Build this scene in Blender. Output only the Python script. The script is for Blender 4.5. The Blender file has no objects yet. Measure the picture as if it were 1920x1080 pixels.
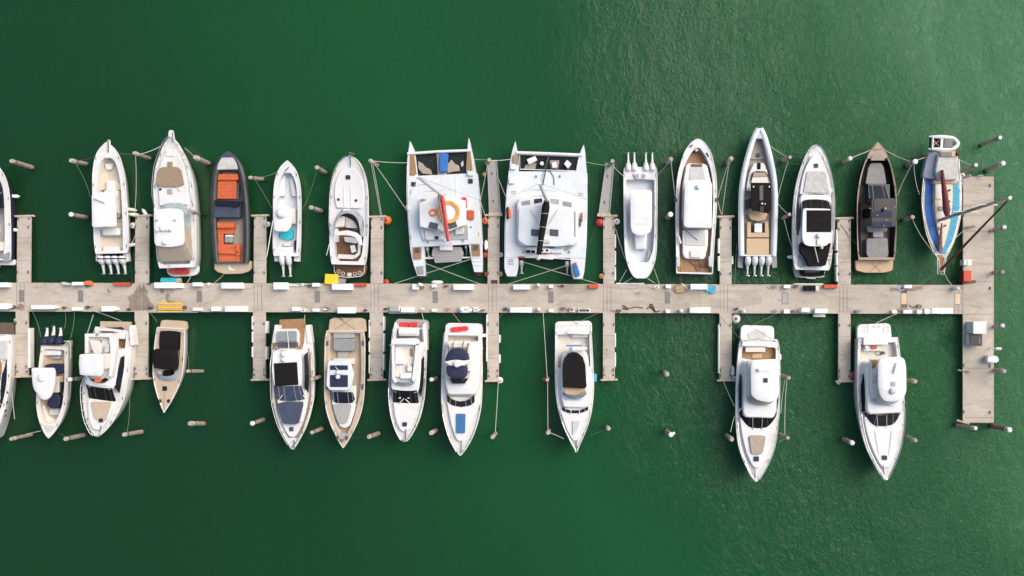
import bpy, bmesh, math, random
from mathutils import Vector
random.seed(7)
R = math.radians
SC = bpy.context.scene
COL = SC.collection
CAMH, K, NX, NY = 85.0, .05, 1100.0, 580.0      # camera height, metres per photo pixel on the water, nadir

def W(px, py, z):
    s = K*(CAMH-z)/CAMH
    return Vector(((px-NX)*s, -(py-NY)*s, z))

# ------------------------------------------------------------------ materials
MATS = {}
def nd(nt, t, **kw):
    n = nt.nodes.new(t)
    for k, v in kw.items():
        if k in n.inputs.keys(): n.inputs[k].default_value = v
        else: setattr(n, k, v)
    return n
def pm(name, col, rough=.45, var=.06, scale=1.2, metal=0, spec=.5, bump=0, bscale=30, stripes=None, coat=0):
    m = bpy.data.materials.new(name); m.use_nodes = True
    nt = m.node_tree; b = nt.nodes['Principled BSDF']
    b.inputs['Roughness'].default_value = rough; b.inputs['Metallic'].default_value = metal
    b.inputs['Specular IOR Level'].default_value = spec; b.inputs['Coat Weight'].default_value = coat
    tc = nd(nt, 'ShaderNodeTexCoord'); L = nt.links
    n = nd(nt, 'ShaderNodeTexNoise'); n.inputs['Scale'].default_value = scale; n.inputs['Detail'].default_value = 6
    n.inputs['Roughness'].default_value = .65
    L.new(tc.outputs['Object'], n.inputs['Vector'])
    r = nd(nt, 'ShaderNodeValToRGB')
    r.color_ramp.elements[0].position = .3; r.color_ramp.elements[1].position = .7
    r.color_ramp.elements[0].color = tuple(c*(1-var*1.6) for c in col)+(1,)
    r.color_ramp.elements[1].color = tuple(min(1, c*(1+var)) for c in col)+(1,)
    L.new(n.outputs['Fac'], r.inputs['Fac']); out = r.outputs['Color']
    if stripes:
        pitch, w, dark, ax = stripes
        sx = nd(nt, 'ShaderNodeSeparateXYZ'); L.new(tc.outputs['Object'], sx.inputs[0])
        d = nd(nt, 'ShaderNodeMath', operation='DIVIDE'); L.new(sx.outputs[ax], d.inputs[0]); d.inputs[1].default_value = pitch
        f = nd(nt, 'ShaderNodeMath', operation='FRACT'); L.new(d.outputs[0], f.inputs[0])
        g = nd(nt, 'ShaderNodeMath', operation='LESS_THAN'); L.new(f.outputs[0], g.inputs[0]); g.inputs[1].default_value = w
        mx = nd(nt, 'ShaderNodeMix', data_type='RGBA'); L.new(g.outputs[0], mx.inputs['Factor'])
        L.new(out, mx.inputs[6]); mx.inputs[7].default_value = tuple(c*dark for c in col)+(1,)
        out = mx.outputs[2]
    L.new(out, b.inputs['Base Color'])
    if bump:
        n2 = nd(nt, 'ShaderNodeTexNoise'); n2.inputs['Scale'].default_value = bscale; n2.inputs['Detail'].default_value = 4
        L.new(tc.outputs['Object'], n2.inputs['Vector'])
        bp = nd(nt, 'ShaderNodeBump'); bp.inputs['Strength'].default_value = bump; bp.inputs['Distance'].default_value = .03
        L.new(n2.outputs['Fac'], bp.inputs['Height']); L.new(bp.outputs[0], b.inputs['Normal'])
    MATS[name] = m
    return m
pm('white', (.68, .68, .67), .3, .06, .7, coat=.2)
pm('roofwhite', (.69, .695, .69), .4, .07, .8)
pm('offwhite', (.66, .63, .58), .5, .07, 2)
pm('cream', (.62, .54, .43), .5, .07, 2)
pm('paleblue', (.61, .65, .675), .5, .06, .7, bump=.1)
pm('palegrey', (.50, .50, .49), .55, .07, 2)
pm('nonskid', (.66, .65, .62), .7, .06, 3, bump=.15, bscale=60)
pm('grey', (.25, .26, .27), .6, .1, 2, bump=.2)
pm('midgrey', (.34, .335, .33), .7, .08, 3, bump=.3, bscale=9)
pm('darkgrey', (.07, .073, .08), .5, .15, 2, bump=.2)
pm('teak', (.33, .185, .085), .6, .16, 4, stripes=(.14, .16, .55, 0))
pm('darkteak', (.17, .075, .035), .5, .2, 4, stripes=(.14, .16, .5, 0))
pm('tandeck', (.47, .375, .27), .6, .07, 2, stripes=(.16, .1, .8, 0))
pm('taupe', (.30, .26, .215), .65, .09, 3, stripes=(.14, .12, .75, 0))
pm('tan', (.52, .37, .23), .6, .06, 3, bump=.2, bscale=10)
pm('canvas', (.29, .21, .14), .85, .1, 5, bump=.4, bscale=7)
pm('canvaslight', (.36, .30, .235), .85, .1, 3, bump=.4, bscale=5)
pm('black', (.010, .009, .009), .8, .25, 3, spec=.15, bump=.35, bscale=6)
pm('blackgloss', (.015, .015, .018), .22, .2, 3)
pm('navy', (.012, .016, .05), .7, .2, 4, bump=.4, bscale=9)
pm('glass', (.014, .017, .026), .08, .3, .8, spec=.3)
pm('glassbrown', (.022, .019, .017), .1, .35, .8, spec=.3)
pm('clearglass', (.30, .36, .40), .15, .25, 1.2, spec=.7)
pm('hatch', (.03, .035, .05), .2, .2, 3)
pm('steel', (.55, .55, .55), .25, .1, 4, metal=.9)
pm('steelwhite', (.7, .7, .7), .3, .06, 4)
pm('tanrim', (.36, .275, .195), .55, .1, 3)
pm('orangeseat', (.56, .115, .035), .6, .14, 4, bump=.5, bscale=5, stripes=(.33, .07, .5, 1))
pm('orange', (.75, .16, .05), .5, .12, 4)
pm('ringorange', (.75, .38, .12), .6, .12, 5)
pm('red', (.62, .03, .04), .5, .14, 5, bump=.3, bscale=6)
pm('redcover', (.55, .07, .03), .6, .18, 3, bump=.4, bscale=6)
pm('maroon', (.12, .012, .015), .7, .2, 4, bump=.4, bscale=5)
pm('yellow', (.80, .55, .02), .6, .08, 4, bump=.3, bscale=4)
pm('plankyellow', (.65, .36, .08), .6, .2, 5)
pm('teal', (.04, .42, .50), .5, .15, 5)
pm('cyantowel', (.03, .50, .62), .8, .2, 6, bump=.3)
pm('blue', (.02, .14, .46), .6, .18, 4, bump=.3, bscale=5)
pm('skyblue', (.05, .33, .50), .6, .25, 6, bump=.3)
pm('solar', (.06, .068, .085), .25, .12, 3, stripes=(.16, .08, 2.2, 1))
pm('bluesolar', (.045, .15, .33), .3, .12, 3, stripes=(.16, .08, .6, 1))
pm('bluecanvas', (.17, .20, .27), .85, .15, 2.5, bump=.9, bscale=2.2)
pm('greycanvas', (.48, .48, .46), .85, .12, 2.5, bump=.9, bscale=2.5)
pm('net', (.018, .022, .022), .95, .3, 6, spec=.1, stripes=(.12, .3, 1.9, 1))
pm('covergrey', (.26, .25, .24), .85, .12, 2.5, bump=.9, bscale=2.5)
pm('darktaupe', (.115, .09, .072), .65, .12, 2, stripes=(.14, .12, .75, 0))
pm('slatecover', (.045, .058, .10), .8, .15, 2.5, bump=.7, bscale=3)
pm('oldteak', (.13, .09, .065), .7, .2, 3, stripes=(.14, .16, .5, 1))
pm('tube', (.032, .034, .038), .45, .15, 1, spec=.5)
pm('bluetube', (.62, .66, .70), .5, .05, 1)
pm('antifoul', (.16, .03, .03), .7, .2, 3)
pm('rope', (.62, .60, .53), .9, .12, 9)
pm('greenrope', (.22, .28, .2), .9, .15, 9)
pm('brownrope', (.20, .12, .08), .9, .15, 9)
pm('darkrope', (.045, .042, .04), .9, .2, 9)
pm('pilewood', (.36, .29, .235), .9, .3, 3.5, bump=.8, bscale=8)
pm('pilered', (.24, .10, .07), .9, .35, 3.5, bump=.8, bscale=8)
pm('plastic', (.80, .80, .79), .45, .03, 2)
pm('bumperwhite', (.70, .70, .69), .55, .1, 2)
pm('grating', (.22, .21, .195), .8, .12, 3, stripes=(.16, .35, .6, 1))
pm('joint', (.14, .13, .115), .9, .2, 2)
pm('mud', (.25, .205, .16), .9, .2, 1.5, bump=.5)
pm('woodbeam', (.50, .41, .31), .8, .2, 3, bump=.4)
pm('beigepanel', (.62, .47, .32), .7, .08, 3)
pm('gangway', (.33, .32, .31), .6, .1, 2, stripes=(.2, .3, .75, 1))
pm('kioskblue', (.62, .64, .66), .5, .05, 2)
pm('piletop', (.42, .36, .31), .9, .25, 5, bump=.6)
pm('barnacle_undershade', (.05, .045, .035), .95, .3, 6, bump=.8)  # growth on the piles, and the painted shade beneath the docks

def concrete(name, wet=None):
    m = bpy.data.materials.new(name); m.use_nodes = True
    nt = m.node_tree; L = nt.links; b = nt.nodes['Principled BSDF']
    b.inputs['Roughness'].default_value = .85
    tc = nd(nt, 'ShaderNodeTexCoord')
    def noise(s, det, sc=(1, 1, 1), dist=0):
        mp = nd(nt, 'ShaderNodeMapping'); mp.inputs['Scale'].default_value = sc
        L.new(tc.outputs['Object'], mp.inputs['Vector'])
        n = nd(nt, 'ShaderNodeTexNoise'); n.inputs['Scale'].default_value = s; n.inputs['Detail'].default_value = det
        n.inputs['Distortion'].default_value = dist; n.inputs['Roughness'].default_value = .62
        L.new(mp.outputs[0], n.inputs['Vector']); return n
    def ramp(n, p0, p1, c0, c1):
        r = nd(nt, 'ShaderNodeValToRGB'); e = r.color_ramp.elements
        e[0].position = p0; e[1].position = p1; e[0].color = c0+(1,); e[1].color = c1+(1,)
        L.new(n.outputs['Fac'], r.inputs['Fac']); return r.outputs['Color']
    def mul(a, c):
        mx = nd(nt, 'ShaderNodeMix', data_type='RGBA', blend_type='MULTIPLY'); mx.inputs['Factor'].default_value = 1
        L.new(a, mx.inputs[6]); L.new(c, mx.inputs[7]); return mx.outputs[2]
    c = ramp(noise(.35, 8), .35, .65, (.405, .357, .30), (.495, .445, .38))
    c = mul(c, ramp(noise(6, 5), .3, .7, (.88, .88, .88), (1.04, 1.04, 1.04)))
    c = mul(c, ramp(noise(.9, 9, (.25, 1, 1), 1.2), .38, .5, (.84, .82, .79), (1, 1, 1)))
    c = mul(c, ramp(noise(.45, 10, (1, 1, 1), 2.0), .30, .36, (.72, .68, .62), (1, 1, 1)))
    c = mul(c, ramp(noise(14, 3), .25, .31, (.65, .62, .57), (1, 1, 1)))
    c = mul(c, ramp(noise(1.1, 12, (1, .5, 1), 3), .58, .72, (1, 1, 1), (.88, .86, .83)))
    c = mul(c, ramp(noise(3.0, 6, (.06, 1, 1)), .3, .5, (.93, .925, .91), (1, 1, 1)))
    L.new(c, b.inputs['Base Color'])
    n = noise(25, 4); bp = nd(nt, 'ShaderNodeBump'); bp.inputs['Strength'].default_value = .3; bp.inputs['Distance'].default_value = .02
    L.new(n.outputs['Fac'], bp.inputs['Height']); L.new(bp.outputs[0], b.inputs['Normal'])
    MATS[name] = m
concrete('concrete')

# ------------------------------------------------------------------ mesh helpers
def mesh(name, vs, fs, mat, par=None, bev=0, loc=None, ang=38, kind=None, seg=2):
    me = bpy.data.meshes.new(name); me.from_pydata([tuple(v) for v in vs], [], fs)
    bm = bmesh.new(); bm.from_mesh(me)
    bmesh.ops.remove_doubles(bm, verts=bm.verts, dist=1e-4)
    bmesh.ops.recalc_face_normals(bm, faces=bm.faces); bm.to_mesh(me); bm.free()
    me.shade_smooth(); me.set_sharp_from_angle(angle=R(ang))
    me.materials.append(MATS[mat])
    o = bpy.data.objects.new(name, me); COL.objects.link(o)
    if par is not None: o.parent = par
    if loc is not None: o.location = loc
    if bev:
        md = o.modifiers.new('b', 'BEVEL'); md.width = bev; md.segments = seg; md.limit_method = 'ANGLE'
        md.angle_limit = R(35); md.harden_normals = True
    return o
def tag(o, label, cat, group=None, kind=None):
    o['label'] = label; o['category'] = cat
    if group: o['group'] = group
    if kind: o['kind'] = kind
    return o
def empty(name, loc, rz=0, par=None):
    o = bpy.data.objects.new(name, None); COL.objects.link(o); o.location = loc; o.rotation_euler[2] = rz
    o.empty_display_size = .3
    if par is not None: o.parent = par
    return o
def area(p): return sum(p[i][0]*p[(i+1) % len(p)][1]-p[(i+1) % len(p)][0]*p[i][1] for i in range(len(p)))/2
def fillet(p, r, n=4):
    if r <= 0: return list(p)
    out = []; N = len(p)
    for i in range(N):
        a, b, c = Vector(p[i-1]), Vector(p[i]), Vector(p[(i+1) % N])
        u, v = a-b, c-b
        if u.length < 1e-4 or v.length < 1e-4: continue
        t = min(r, .45*u.length, .45*v.length)
        s, e = b+u.normalized()*t, b+v.normalized()*t
        for k in range(n+1):
            q = k/n; out.append(tuple(s*(1-q)**2+b*2*q*(1-q)+e*q*q))
    return out
def crom(pts, n=5):
    if len(pts) < 3: return list(pts)
    P = [tuple(2*a-b for a, b in zip(pts[0], pts[1]))]+list(pts)+[tuple(2*a-b for a, b in zip(pts[-1], pts[-2]))]
    out = []
    for i in range(1, len(P)-2):
        for k in range(n):
            t = k/n
            out.append(tuple(.5*(2*b+(c-a)*t+(2*a-5*b+4*c-d)*t*t+(3*b-a-3*c+d)*t**3) for a, b, c, d in zip(P[i-1], P[i], P[i+1], P[i+2])))
    out.append(pts[-1]); return out
def prism(polys, zs, cap=True):
    """polys: list of equal-length polygons, zs: matching heights (float or per-vertex list)"""
    vs, fs = [], []; n = len(polys[0])
    for p, z in zip(polys, zs):
        for i, q in enumerate(p): vs.append((q[0], q[1], z[i] if isinstance(z, (list, tuple)) else z))
    for k in range(len(polys)-1):
        for i in range(n):
            j = (i+1) % n; fs.append((k*n+i, k*n+j, (k+1)*n+j, (k+1)*n+i))
    fs.append(tuple(range(n))[::-1]); fs.append(tuple((len(polys)-1)*n+i for i in range(n)))
    return vs, fs
def tubegeo(pts, r, n=6, r2=None, closed=False):
    vs, fs = [], []; m = len(pts); pts = [Vector(p) for p in pts]
    for i, p in enumerate(pts):
        a = pts[(i-1) % m] if closed else pts[max(0, i-1)]; b = pts[(i+1) % m] if closed else pts[min(m-1, i+1)]
        t = (b-a).normalized(); u = t.cross(Vector((0, 0, 1)))
        if u.length < .05: u = t.cross(Vector((1, 0, 0)))
        u.normalize(); w = u.cross(t)
        rr = r[i] if isinstance(r, (list, tuple)) else (r if r2 is None else r+(r2-r)*i/(m-1))
        for k in range(n):
            an = 2*math.pi*k/n; vs.append(p+(u*math.cos(an)+w*math.sin(an))*rr)
    for i in range(m if closed else m-1):
        i2 = (i+1) % m
        for k in range(n):
            k2 = (k+1) % n; fs.append((i*n+k, i*n+k2, i2*n+k2, i2*n+k))
    if not closed: fs.append(tuple(range(n))[::-1]); fs.append(tuple((m-1)*n+k for k in range(n)))
    return vs, fs
def join(*geos):
    vs, fs = [], []
    for v, f in geos:
        o = len(vs); vs += list(v); fs += [tuple(i+o for i in q) for q in f]
    return vs, fs
def boxgeo(x0, y0, x1, y1, z0, z1): return prism([[(x0, y0), (x1, y0), (x1, y1), (x0, y1)]]*2, [z0, z1])
def circle(cx, cy, rx, ry=None, n=24):
    ry = ry or rx; return [(cx+rx*math.cos(2*math.pi*i/n), cy+ry*math.sin(2*math.pi*i/n)) for i in range(n)]
def lathe(prof, n=16):
    """prof [(r,z)] around the z axis"""
    return prism([circle(0, 0, max(r, .002), n=n) for r, z in prof], [z for r, z in prof])
def torusgeo(c, Rr, r, n=28, m=8):
    return tubegeo([(c[0]+Rr*math.cos(2*math.pi*i/n), c[1]+Rr*math.sin(2*math.pi*i/n), c[2]) for i in range(n)], r, m, closed=True)
def sag(a, b, s, n=14):
    a, b = Vector(a), Vector(b); out = []
    for i in range(n+1):
        t = i/n; p = a.lerp(b, t); p.z = max(.03, p.z-4*s*t*(1-t)); out.append(p)
    return out

class Fr:
    def __init__(s, x0, y0, k): s.x0, s.y0, s.k = x0, y0, k
    def px(s, x, y): return s.x0+x/s.k, s.y0+y/s.k
    def W(s, x, y, z): return W(*s.px(x, y), z)
PX = Fr(0, 0, 1)
k1 = 3.484
F1, F2, F3, F4, F5, F6, F7, F8 = [Fr(x, 230, k1) for x in (0, 250, 490, 740, 920, 1120, 1340, 1570)]
G1, G2, G8 = [Fr(x, 510, 3.273) for x in (0, 240, 1720)]
G3, G4, G5 = [Fr(x, 510, 3.0) for x in (470, 700, 940)]
G6, G7 = Fr(1180, 510, 2.634), Fr(1480, 510, 2.634)
D1, D2, D3 = [Fr(x, 520, 4.0) for x in (0, 480, 960)]
D4 = Fr(1440, 520, 5.053)

class S(list):                      # symmetric half profile [(y, halfwidth)]
    pass
def Q(x0, y0, x1, y1): return [(x0, y0), (x1, y0), (x1, y1), (x0, y1)]

class Boat:
    def __init__(b, kind, label, cat, fr, s, n, z, group='boats moored along the dock', zb=None):
        b.f = fr; b.z = z; b.zs = z; b.zb = zb if zb else z+.35
        A, B = fr.W(*s, z), fr.W(*n, z); A.z = B.z = 0
        b.A = A; b.d = (B-A).normalized(); b.L = (B-A).length
        b.rz = math.atan2(b.d.y, b.d.x)-math.pi/2
        b.o = empty(kind, A, b.rz); tag(b.o, label, cat, group)
        b.prof = None; b.crown = .03; b.kind = kind
    def loc(b, w):
        r = w-b.A; return (r.x*b.d.y-r.y*b.d.x, r.x*b.d.x+r.y*b.d.y)
    def P(b, x, y, z): return b.loc(b.f.W(x, y, z))
    def P3(b, x, y, z): return (*b.P(x, y, z), z)
    def V(b, y, z): return (b.f.W(0, y, z).y-b.A.y)/b.d.y
    def H(b, hw, z): return hw/b.f.k*K*(CAMH-z)/CAMH
    def half(b, prof, z, sm=False):
        h = [(b.V(y, z), b.H(w, z)) for y, w in prof]
        return crom(h) if sm else h
    def poly(b, p, z, r=.1, sm=False):
        if isinstance(p, S):
            h = b.half(p, z, sm)
            q = [(w, v) for v, w in h]+[(-w, v) for v, w in reversed(h) if w > .001]
            if h[0][1] <= .001: q = [x for x in q if not (x[0] <= 0 and x is q[-1] and False)]
        else:
            q = [b.P(x, y, z) for x, y in p]
        if len(q) > 2 and area(q) < 0: q = q[::-1]
        return q if sm else fillet(q, r)
    def zd(b, v):
        t = max(0, min(1, v/b.L)); return b.zs+(b.zb-b.zs)*t*t
    def hwat(b, v):
        h = b.hp
        if v <= h[0][0]: return h[0][1]
        for (v0, w0), (v1, w1) in zip(h, h[1:]):
            if v0 <= v <= v1: return w0+(w1-w0)*(v-v0)/max(1e-6, v1-v0)
        return h[-1][1]
    def dz(b, u, v):
        w = b.hwat(v); t = min(1, abs(u)/max(w, .05)); return b.zd(v)+b.crown*(1-t*t)
    def hull(b, prof, mat='white', wl=.80, rake=.9, deck='white', op=None, floor=.5, fmat='nonskid', wmat=None, rim=.05, rmat=None, side=None, hn='hull'):
        h = b.half(prof, b.z, True); h = [(v, max(w, .02)) for v, w in h]; b.hp = h
        L = h[-1][0]-h[0][0]
        vs, fs = [], []
        for v, w in h:
            t = (v-h[0][0])/L; g = b.zd(v); f = wl*(1-.30*t**3); rk = rake*t**3
            sec = [(0, v-rk*1.25, -.55), (w*f*.7, v-rk*1.1, -.3), (w*f, v-rk, 0), (w*(f+1.5)/2.5, v-rk*.5, g*.55), (w*.995, v-rk*.1, g*.88), (w, v, g-.02)]
            vs += [(x, y, z) for x, y, z in sec]+[(-x, y, z) for x, y, z in sec[1:]]
        n = 11
        for i in range(len(h)-1):
            a, c = i*n, (i+1)*n
            for k in range(5): fs.append((a+k, a+k+1, c+k+1, c+k))
            fs.append((a, c, c+6, a+6))
            for k in range(6, 10): fs.append((a+k, c+k, c+k+1, a+k+1))
        fs.append(tuple([0]+list(range(1, 6))+list(range(10, 5, -1))))
        e = (len(h)-1)*n; fs.append(tuple([e]+list(range(e+1, e+6))+list(range(e+10, e+5, -1))))
        hu = mesh(hn, vs, fs, mat, b.o, ang=50)
        # deck with optional opening
        if op: oh = b.half(op, b.z, True); v0, v1 = oh[0][0], oh[-1][0]
        def oin(v):
            for (a0, w0), (a1, w1) in zip(oh, oh[1:]):
                if a0-1e-6 <= v <= a1+1e-6: return w0+(w1-w0)*(v-a0)/max(1e-6, a1-a0)
            return .01
        sv = sorted(set([round(v, 4) for v, w in h]+([round(v, 4) for v, w in oh] if op else [])))
        dv, df, wv, wf, fv, ff = [], [], [], [], [], []
        def quad(V_, F_, *p):
            i = len(V_); V_ += list(p); F_.append((i, i+1, i+2, i+3))
        for a, c in zip(sv, sv[1:]):
            wa, wc = b.hwat(a), b.hwat(c); za, zc = b.zd(a), b.zd(c)
            mid = (a+c)/2
            if op and v0 < mid < v1:
                ia, ic = min(oin(a), wa-.02), min(oin(c), wc-.02)
                ia, ic = max(ia, .005), max(ic, .005)
                for s in (1, -1):
                    quad(dv, df, (s*wa, a, za), (s*ia, a, za), (s*ic, c, zc), (s*wc, c, zc))
                    quad(wv, wf, (s*ia, a, za), (s*ia, a, floor), (s*ic, c, floor), (s*ic, c, zc))
                quad(fv, ff, (-ia, a, floor), (ia, a, floor), (ic, c, floor), (-ic, c, floor))
            else:
                N = 4
                for k in range(-N, N):
                    q = [(wa*k/N, a), (wa*(k+1)/N, a), (wc*(k+1)/N, c), (wc*k/N, c)]
                    tt = [k/N, (k+1)/N, (k+1)/N, k/N]
                    quad(dv, df, *[(x, y, b.zd(y)+b.crown*(1-t*t)) for (x, y), t in zip(q, tt)])
        if op:
            for v in (v0, v1):
                w = oin(v)
                if w > .03: quad(wv, wf, (-w, v, b.zd(v)+.02), (w, v, b.zd(v)+.02), (w, v, floor), (-w, v, floor))
        mesh('deck', dv, df, deck, b.o, ang=30)
        if op:
            mesh('cockpit_wall', wv, wf, wmat or deck, b.o); mesh('cockpit_floor', fv, ff, fmat, b.o)
        if rim:
            pts = [(w-.02, v, b.zd(v)+.01) for v, w in h]+[(-w+.02, v, b.zd(v)+.01) for v, w in reversed(h)]
            mesh('gunwale', *tubegeo(pts, rim, 6, closed=True), rmat or mat, b.o)
        # non-skid side deck panels and cleats
        Lh = h[-1][0]; w0 = max(w for v, w in h)
        wide = (not op) or (b.kind == 'motor_yacht')
        if deck == 'white' and wide:
            for s in (1, -1):
                k = 0; v = h[0][0]+.5
                while v < Lh*.93:
                    v2 = min(v+1.7, Lh*.95); st = [v+(v2-v)*i/4 for i in range(5)]
                    o_ = [(max(b.hwat(t)-.16, .05), t) for t in st]; i_ = [(max(b.hwat(t)-.48, .02), t) for t in st]
                    p = o_+i_[::-1]; q = [(s*x, y) for x, y in p]
                    if op and oh[0][0]-.2 < v2 and v < oh[-1][0]+.2: v = v2+.12; continue
                    zt = [b.dz(x, y)+.015 for x, y in q]; zb_ = [z-.06 for z in zt]
                    mesh('nonskid_panel', *prism([q, q], [zb_, zt]), 'nonskid', b.o); v = v2+.12
        g = []
        for f in (.06, .36, .62, .86):
            v = h[0][0]+(Lh-h[0][0])*f
            for s in (1, -1):
                x = s*(b.hwat(v)-.09); z = b.dz(x, v)
                mesh('cleat', *join(tubegeo([(x, v-.15, z+.07), (x, v+.15, z+.07)], .028, 6), boxgeo(x-.03, v-.05, x+.03, v+.05, z-.01, z+.07)), 'steel' if deck != 'tanrim' else 'darkgrey', b.o)
        return hu
    def sl(b, name, p, z0, z1, mat, r=.1, bev=.04, tp=0, sm=False, par=None, rel=False, base=None, dome=0):
        """slab; outline read at its top; rel: heights above the deck"""
        zr = b.z+z1 if rel else z1
        q = b.poly(p, zr, r, sm)
        cx = sum(x for x, y in q)/len(q); cy = sum(y for x, y in q)/len(q)
        if base is not None: q0 = b.poly(base, z0, r, sm)
        else:
            ex = max(abs(x-cx) for x, y in q); ey = max(abs(y-cy) for x, y in q)
            q0 = [(cx+(x-cx)*(1+tp/max(ex, .1)), cy+(y-cy)*(1+tp/max(ey, .1))) for x, y in q]
        if rel:
            Z0 = [b.dz(x, y)+z0 for x, y in q0]; Z1 = [b.dz(x, y)+z1 for x, y in q]
        else: Z0, Z1 = z0, z1
        polys, zs = [q0, q], [Z0, Z1]
        if dome:
            for f, g in ((.93, .45), (.7, .85), (.35, 1)):
                polys.append([(cx+(x-cx)*f, cy+(y-cy)*f) for x, y in q])
                zs.append([z+dome*g for z in Z1] if rel else z1+dome*g)
        o = mesh(name, *prism(polys, zs), mat, par or b.o, bev=bev, ang=40)
        if dome: o.modifiers.clear()
        return o
    def pad(b, name, p, mat, h=.05, r=.08, par=None, sm=False, bev=.02):      # thin thing lying on the deck
        return b.sl(name, p, -.06, h, mat, r, bev, rel=True, par=par, sm=sm)
    def on(b, name, p, z, mat, h=.03, r=.05, par=None, bev=.01):
        return b.sl(name, p, z-.02, z+h, mat, r, bev, par=par)
    def band(b, name, low, up, mat, par=None, th=.03, sides=False, sm=True):
        def cv(l):
            c = [(b.V(y, z), b.H(w, z), z) for y, w, z in l]; return crom(c) if sm else c
        lo, hi = cv(low), cv(up)
        def strip(A, B):
            n = len(A); vs = []
            for P_ in (A, B): vs += [Vector((w, v, z)) for v, w, z in P_]
            nrm = []
            for i in range(n):
                j = min(i+1, n-1); k = max(i-1, 0)
                t = vs[j]-vs[k]; u = vs[n+i]-vs[i]; c = t.cross(u).normalized()
                if c.z < 0: c = -c
                nrm.append(c)
            V2 = vs+[v+nrm[i % n]*th for i, v in enumerate(vs)]
            fs = []
            for i in range(n-1):
                fs += [(i, i+1, n+i+1, n+i), (2*n+i, 2*n+i+1, 3*n+i+1, 3*n+i), (i, i+1, 2*n+i+1, 2*n+i), (n+i, n+i+1, 3*n+i+1, 3*n+i)]
            fs += [(0, n, 3*n, 2*n), (n-1, 2*n-1, 4*n-1, 3*n-1)]
            return mesh(name, V2, fs, mat, par or b.o, ang=40)
        mir = lambda l: [(v, -w, z) for v, w, z in l]
        if name == 'windscreen' and not sides:
            for f in (.3, .72):
                i = min(len(lo)-1, int(f*len(lo))); v0, w0, z0 = lo[i]; v1, w1, z1 = hi[min(i, len(hi)-1)]
                for s in (1, -1): mesh('mullion', *tubegeo([(s*w0, v0, z0+.05), (s*w1, v1, z1+.05)], .022, 4), 'midgrey' if mat != 'black' else 'darkgrey', par or b.o)
        if sides: return [strip(lo, hi), strip(mir(lo), mir(hi))]
        return strip(mir(lo)[::-1][:-1]+lo, mir(hi)[::-1][:-1]+hi)
    def tube(b, name, pts, r, mat, par=None, n=6, sm=False, closed=False):
        p = [b.P3(*q) for q in pts]
        if sm: p = crom(p, 4)
        return mesh(name, *tubegeo(p, r, n, closed=closed), mat, par or b.o)
    def bowrail(b, ya, h=.55, r=.028, inset=.1, n=7, mat='steel'):
        va = b.V(ya, b.z)
        side = [(w, v) for v, w in b.hp if v >= va]
        L = [(max(w-inset, .02), v-(.12 if w < .3 else 0), b.zd(v)+h*min(1, (v-va)/1.2+.15)) for w, v in side]
        pts = L+[(-x, y, z) for x, y, z in reversed(L)]
        g = [tubegeo(pts, r, 5)]
        g.append(tubegeo([(x, y, z-.5*(z-b.zd(y))) for x, y, z in pts], r*.6, 4))
        st = max(1, len(L)//n)
        for x, y, z in L[::st]:
            for s in (1, -1): g.append(tubegeo([(s*x, y, b.zd(y)-.02), (s*x, y, z)], r*.9, 4))
        return mesh('bow_rail', *join(*g), mat, b.o)
    def motor(b, x1, y1, x2, y2, mat='white', trim=None, z=1.25, w=.3):
        A, B = Vector(b.P3(x1, y1, z)), Vector(b.P3(x2, y2, .55))
        d = B-A; L = Vector((d.x, d.y, 0)).length; rz = math.atan2(d.y, d.x)-math.pi/2
        e = empty('outboard_motor', A, rz, b.o); sl = (B.z-A.z)/L
        def sec(data, m, nm, n=14, flat=1.0):
            vs, fs = [], []
            for t, wx, wz, dzz in data:
                for k in range(n):
                    a = 2*math.pi*k/n; c, s_ = math.cos(a), math.sin(a)
                    vs.append((wx*abs(c)**.8*(1 if c > 0 else -1), t*L, sl*t*L+dzz+wz*abs(s_)**.8*(1 if s_ > 0 else -1)))
            for i in range(len(data)-1):
                for k in range(n): fs.append((i*n+k, i*n+(k+1) % n, (i+1)*n+(k+1) % n, (i+1)*n+k))
            fs += [tuple(range(n)), tuple((len(data)-1)*n+k for k in range(n))]
            return mesh(nm, vs, fs, m, e, ang=60)
        sec([(0, w*.5, .1, 0), (.03, w*.85, .22, .03), (.12, w, .32, .05), (.3, w*.98, .34, .05), (.42, w*.8, .28, 0), (.5, w*.5, .2, -.05)], mat, 'cowling')
        if trim: sec([(.13, w*1.03, .34, .05), (.2, w*1.04, .355, .05)], trim, 'cowling_band'); sec([(.44, w*.72, .24, -.02), (.48, w*.62, .2, -.03)], trim, 'cowling_band')
        sec([(.46, w*.52, .18, -.1), (.55, w*.45, .16, -.1), (.75, w*.3, .16, -.1), (.88, w*.3, .1, -.05), (1.0, w*.24, .09, -.02)], mat if mat == 'white' else 'white', 'motor_leg')
        g = []
        for k in range(3):
            a = k*2.094+.5; g.append(tubegeo([(0, L*1.0, sl*L), (.13*math.cos(a), L*1.03, sl*L+.13*math.sin(a)), (.2*math.cos(a+.2), L*1.02, sl*L+.2*math.sin(a+.2))], [.04, .07, .03], 5))
        g.append(tubegeo([(0, L*.95, sl*L-.02), (0, L*1.06, sl*L)], [.07, .03], 8))
        mesh('propeller', *join(*g), 'steel', e)
        return e
    def radar(b, x, y, z, r=.3, h=.25, mat='roofwhite', name='radar_dome'):
        z += .06; c = b.P(x, y, z); q = lathe([(r*.8, -.16), (r, 0), (r, h*.5), (r*.75, h*.85), (r*.3, h), (.01, h)])
        return mesh(name, [(v[0]+c[0], v[1]+c[1], v[2]+z) for v in q[0]], q[1], mat, b.o, ang=60)
    def line(b, *pts): return [b.P3(*p) for p in pts]

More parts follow.
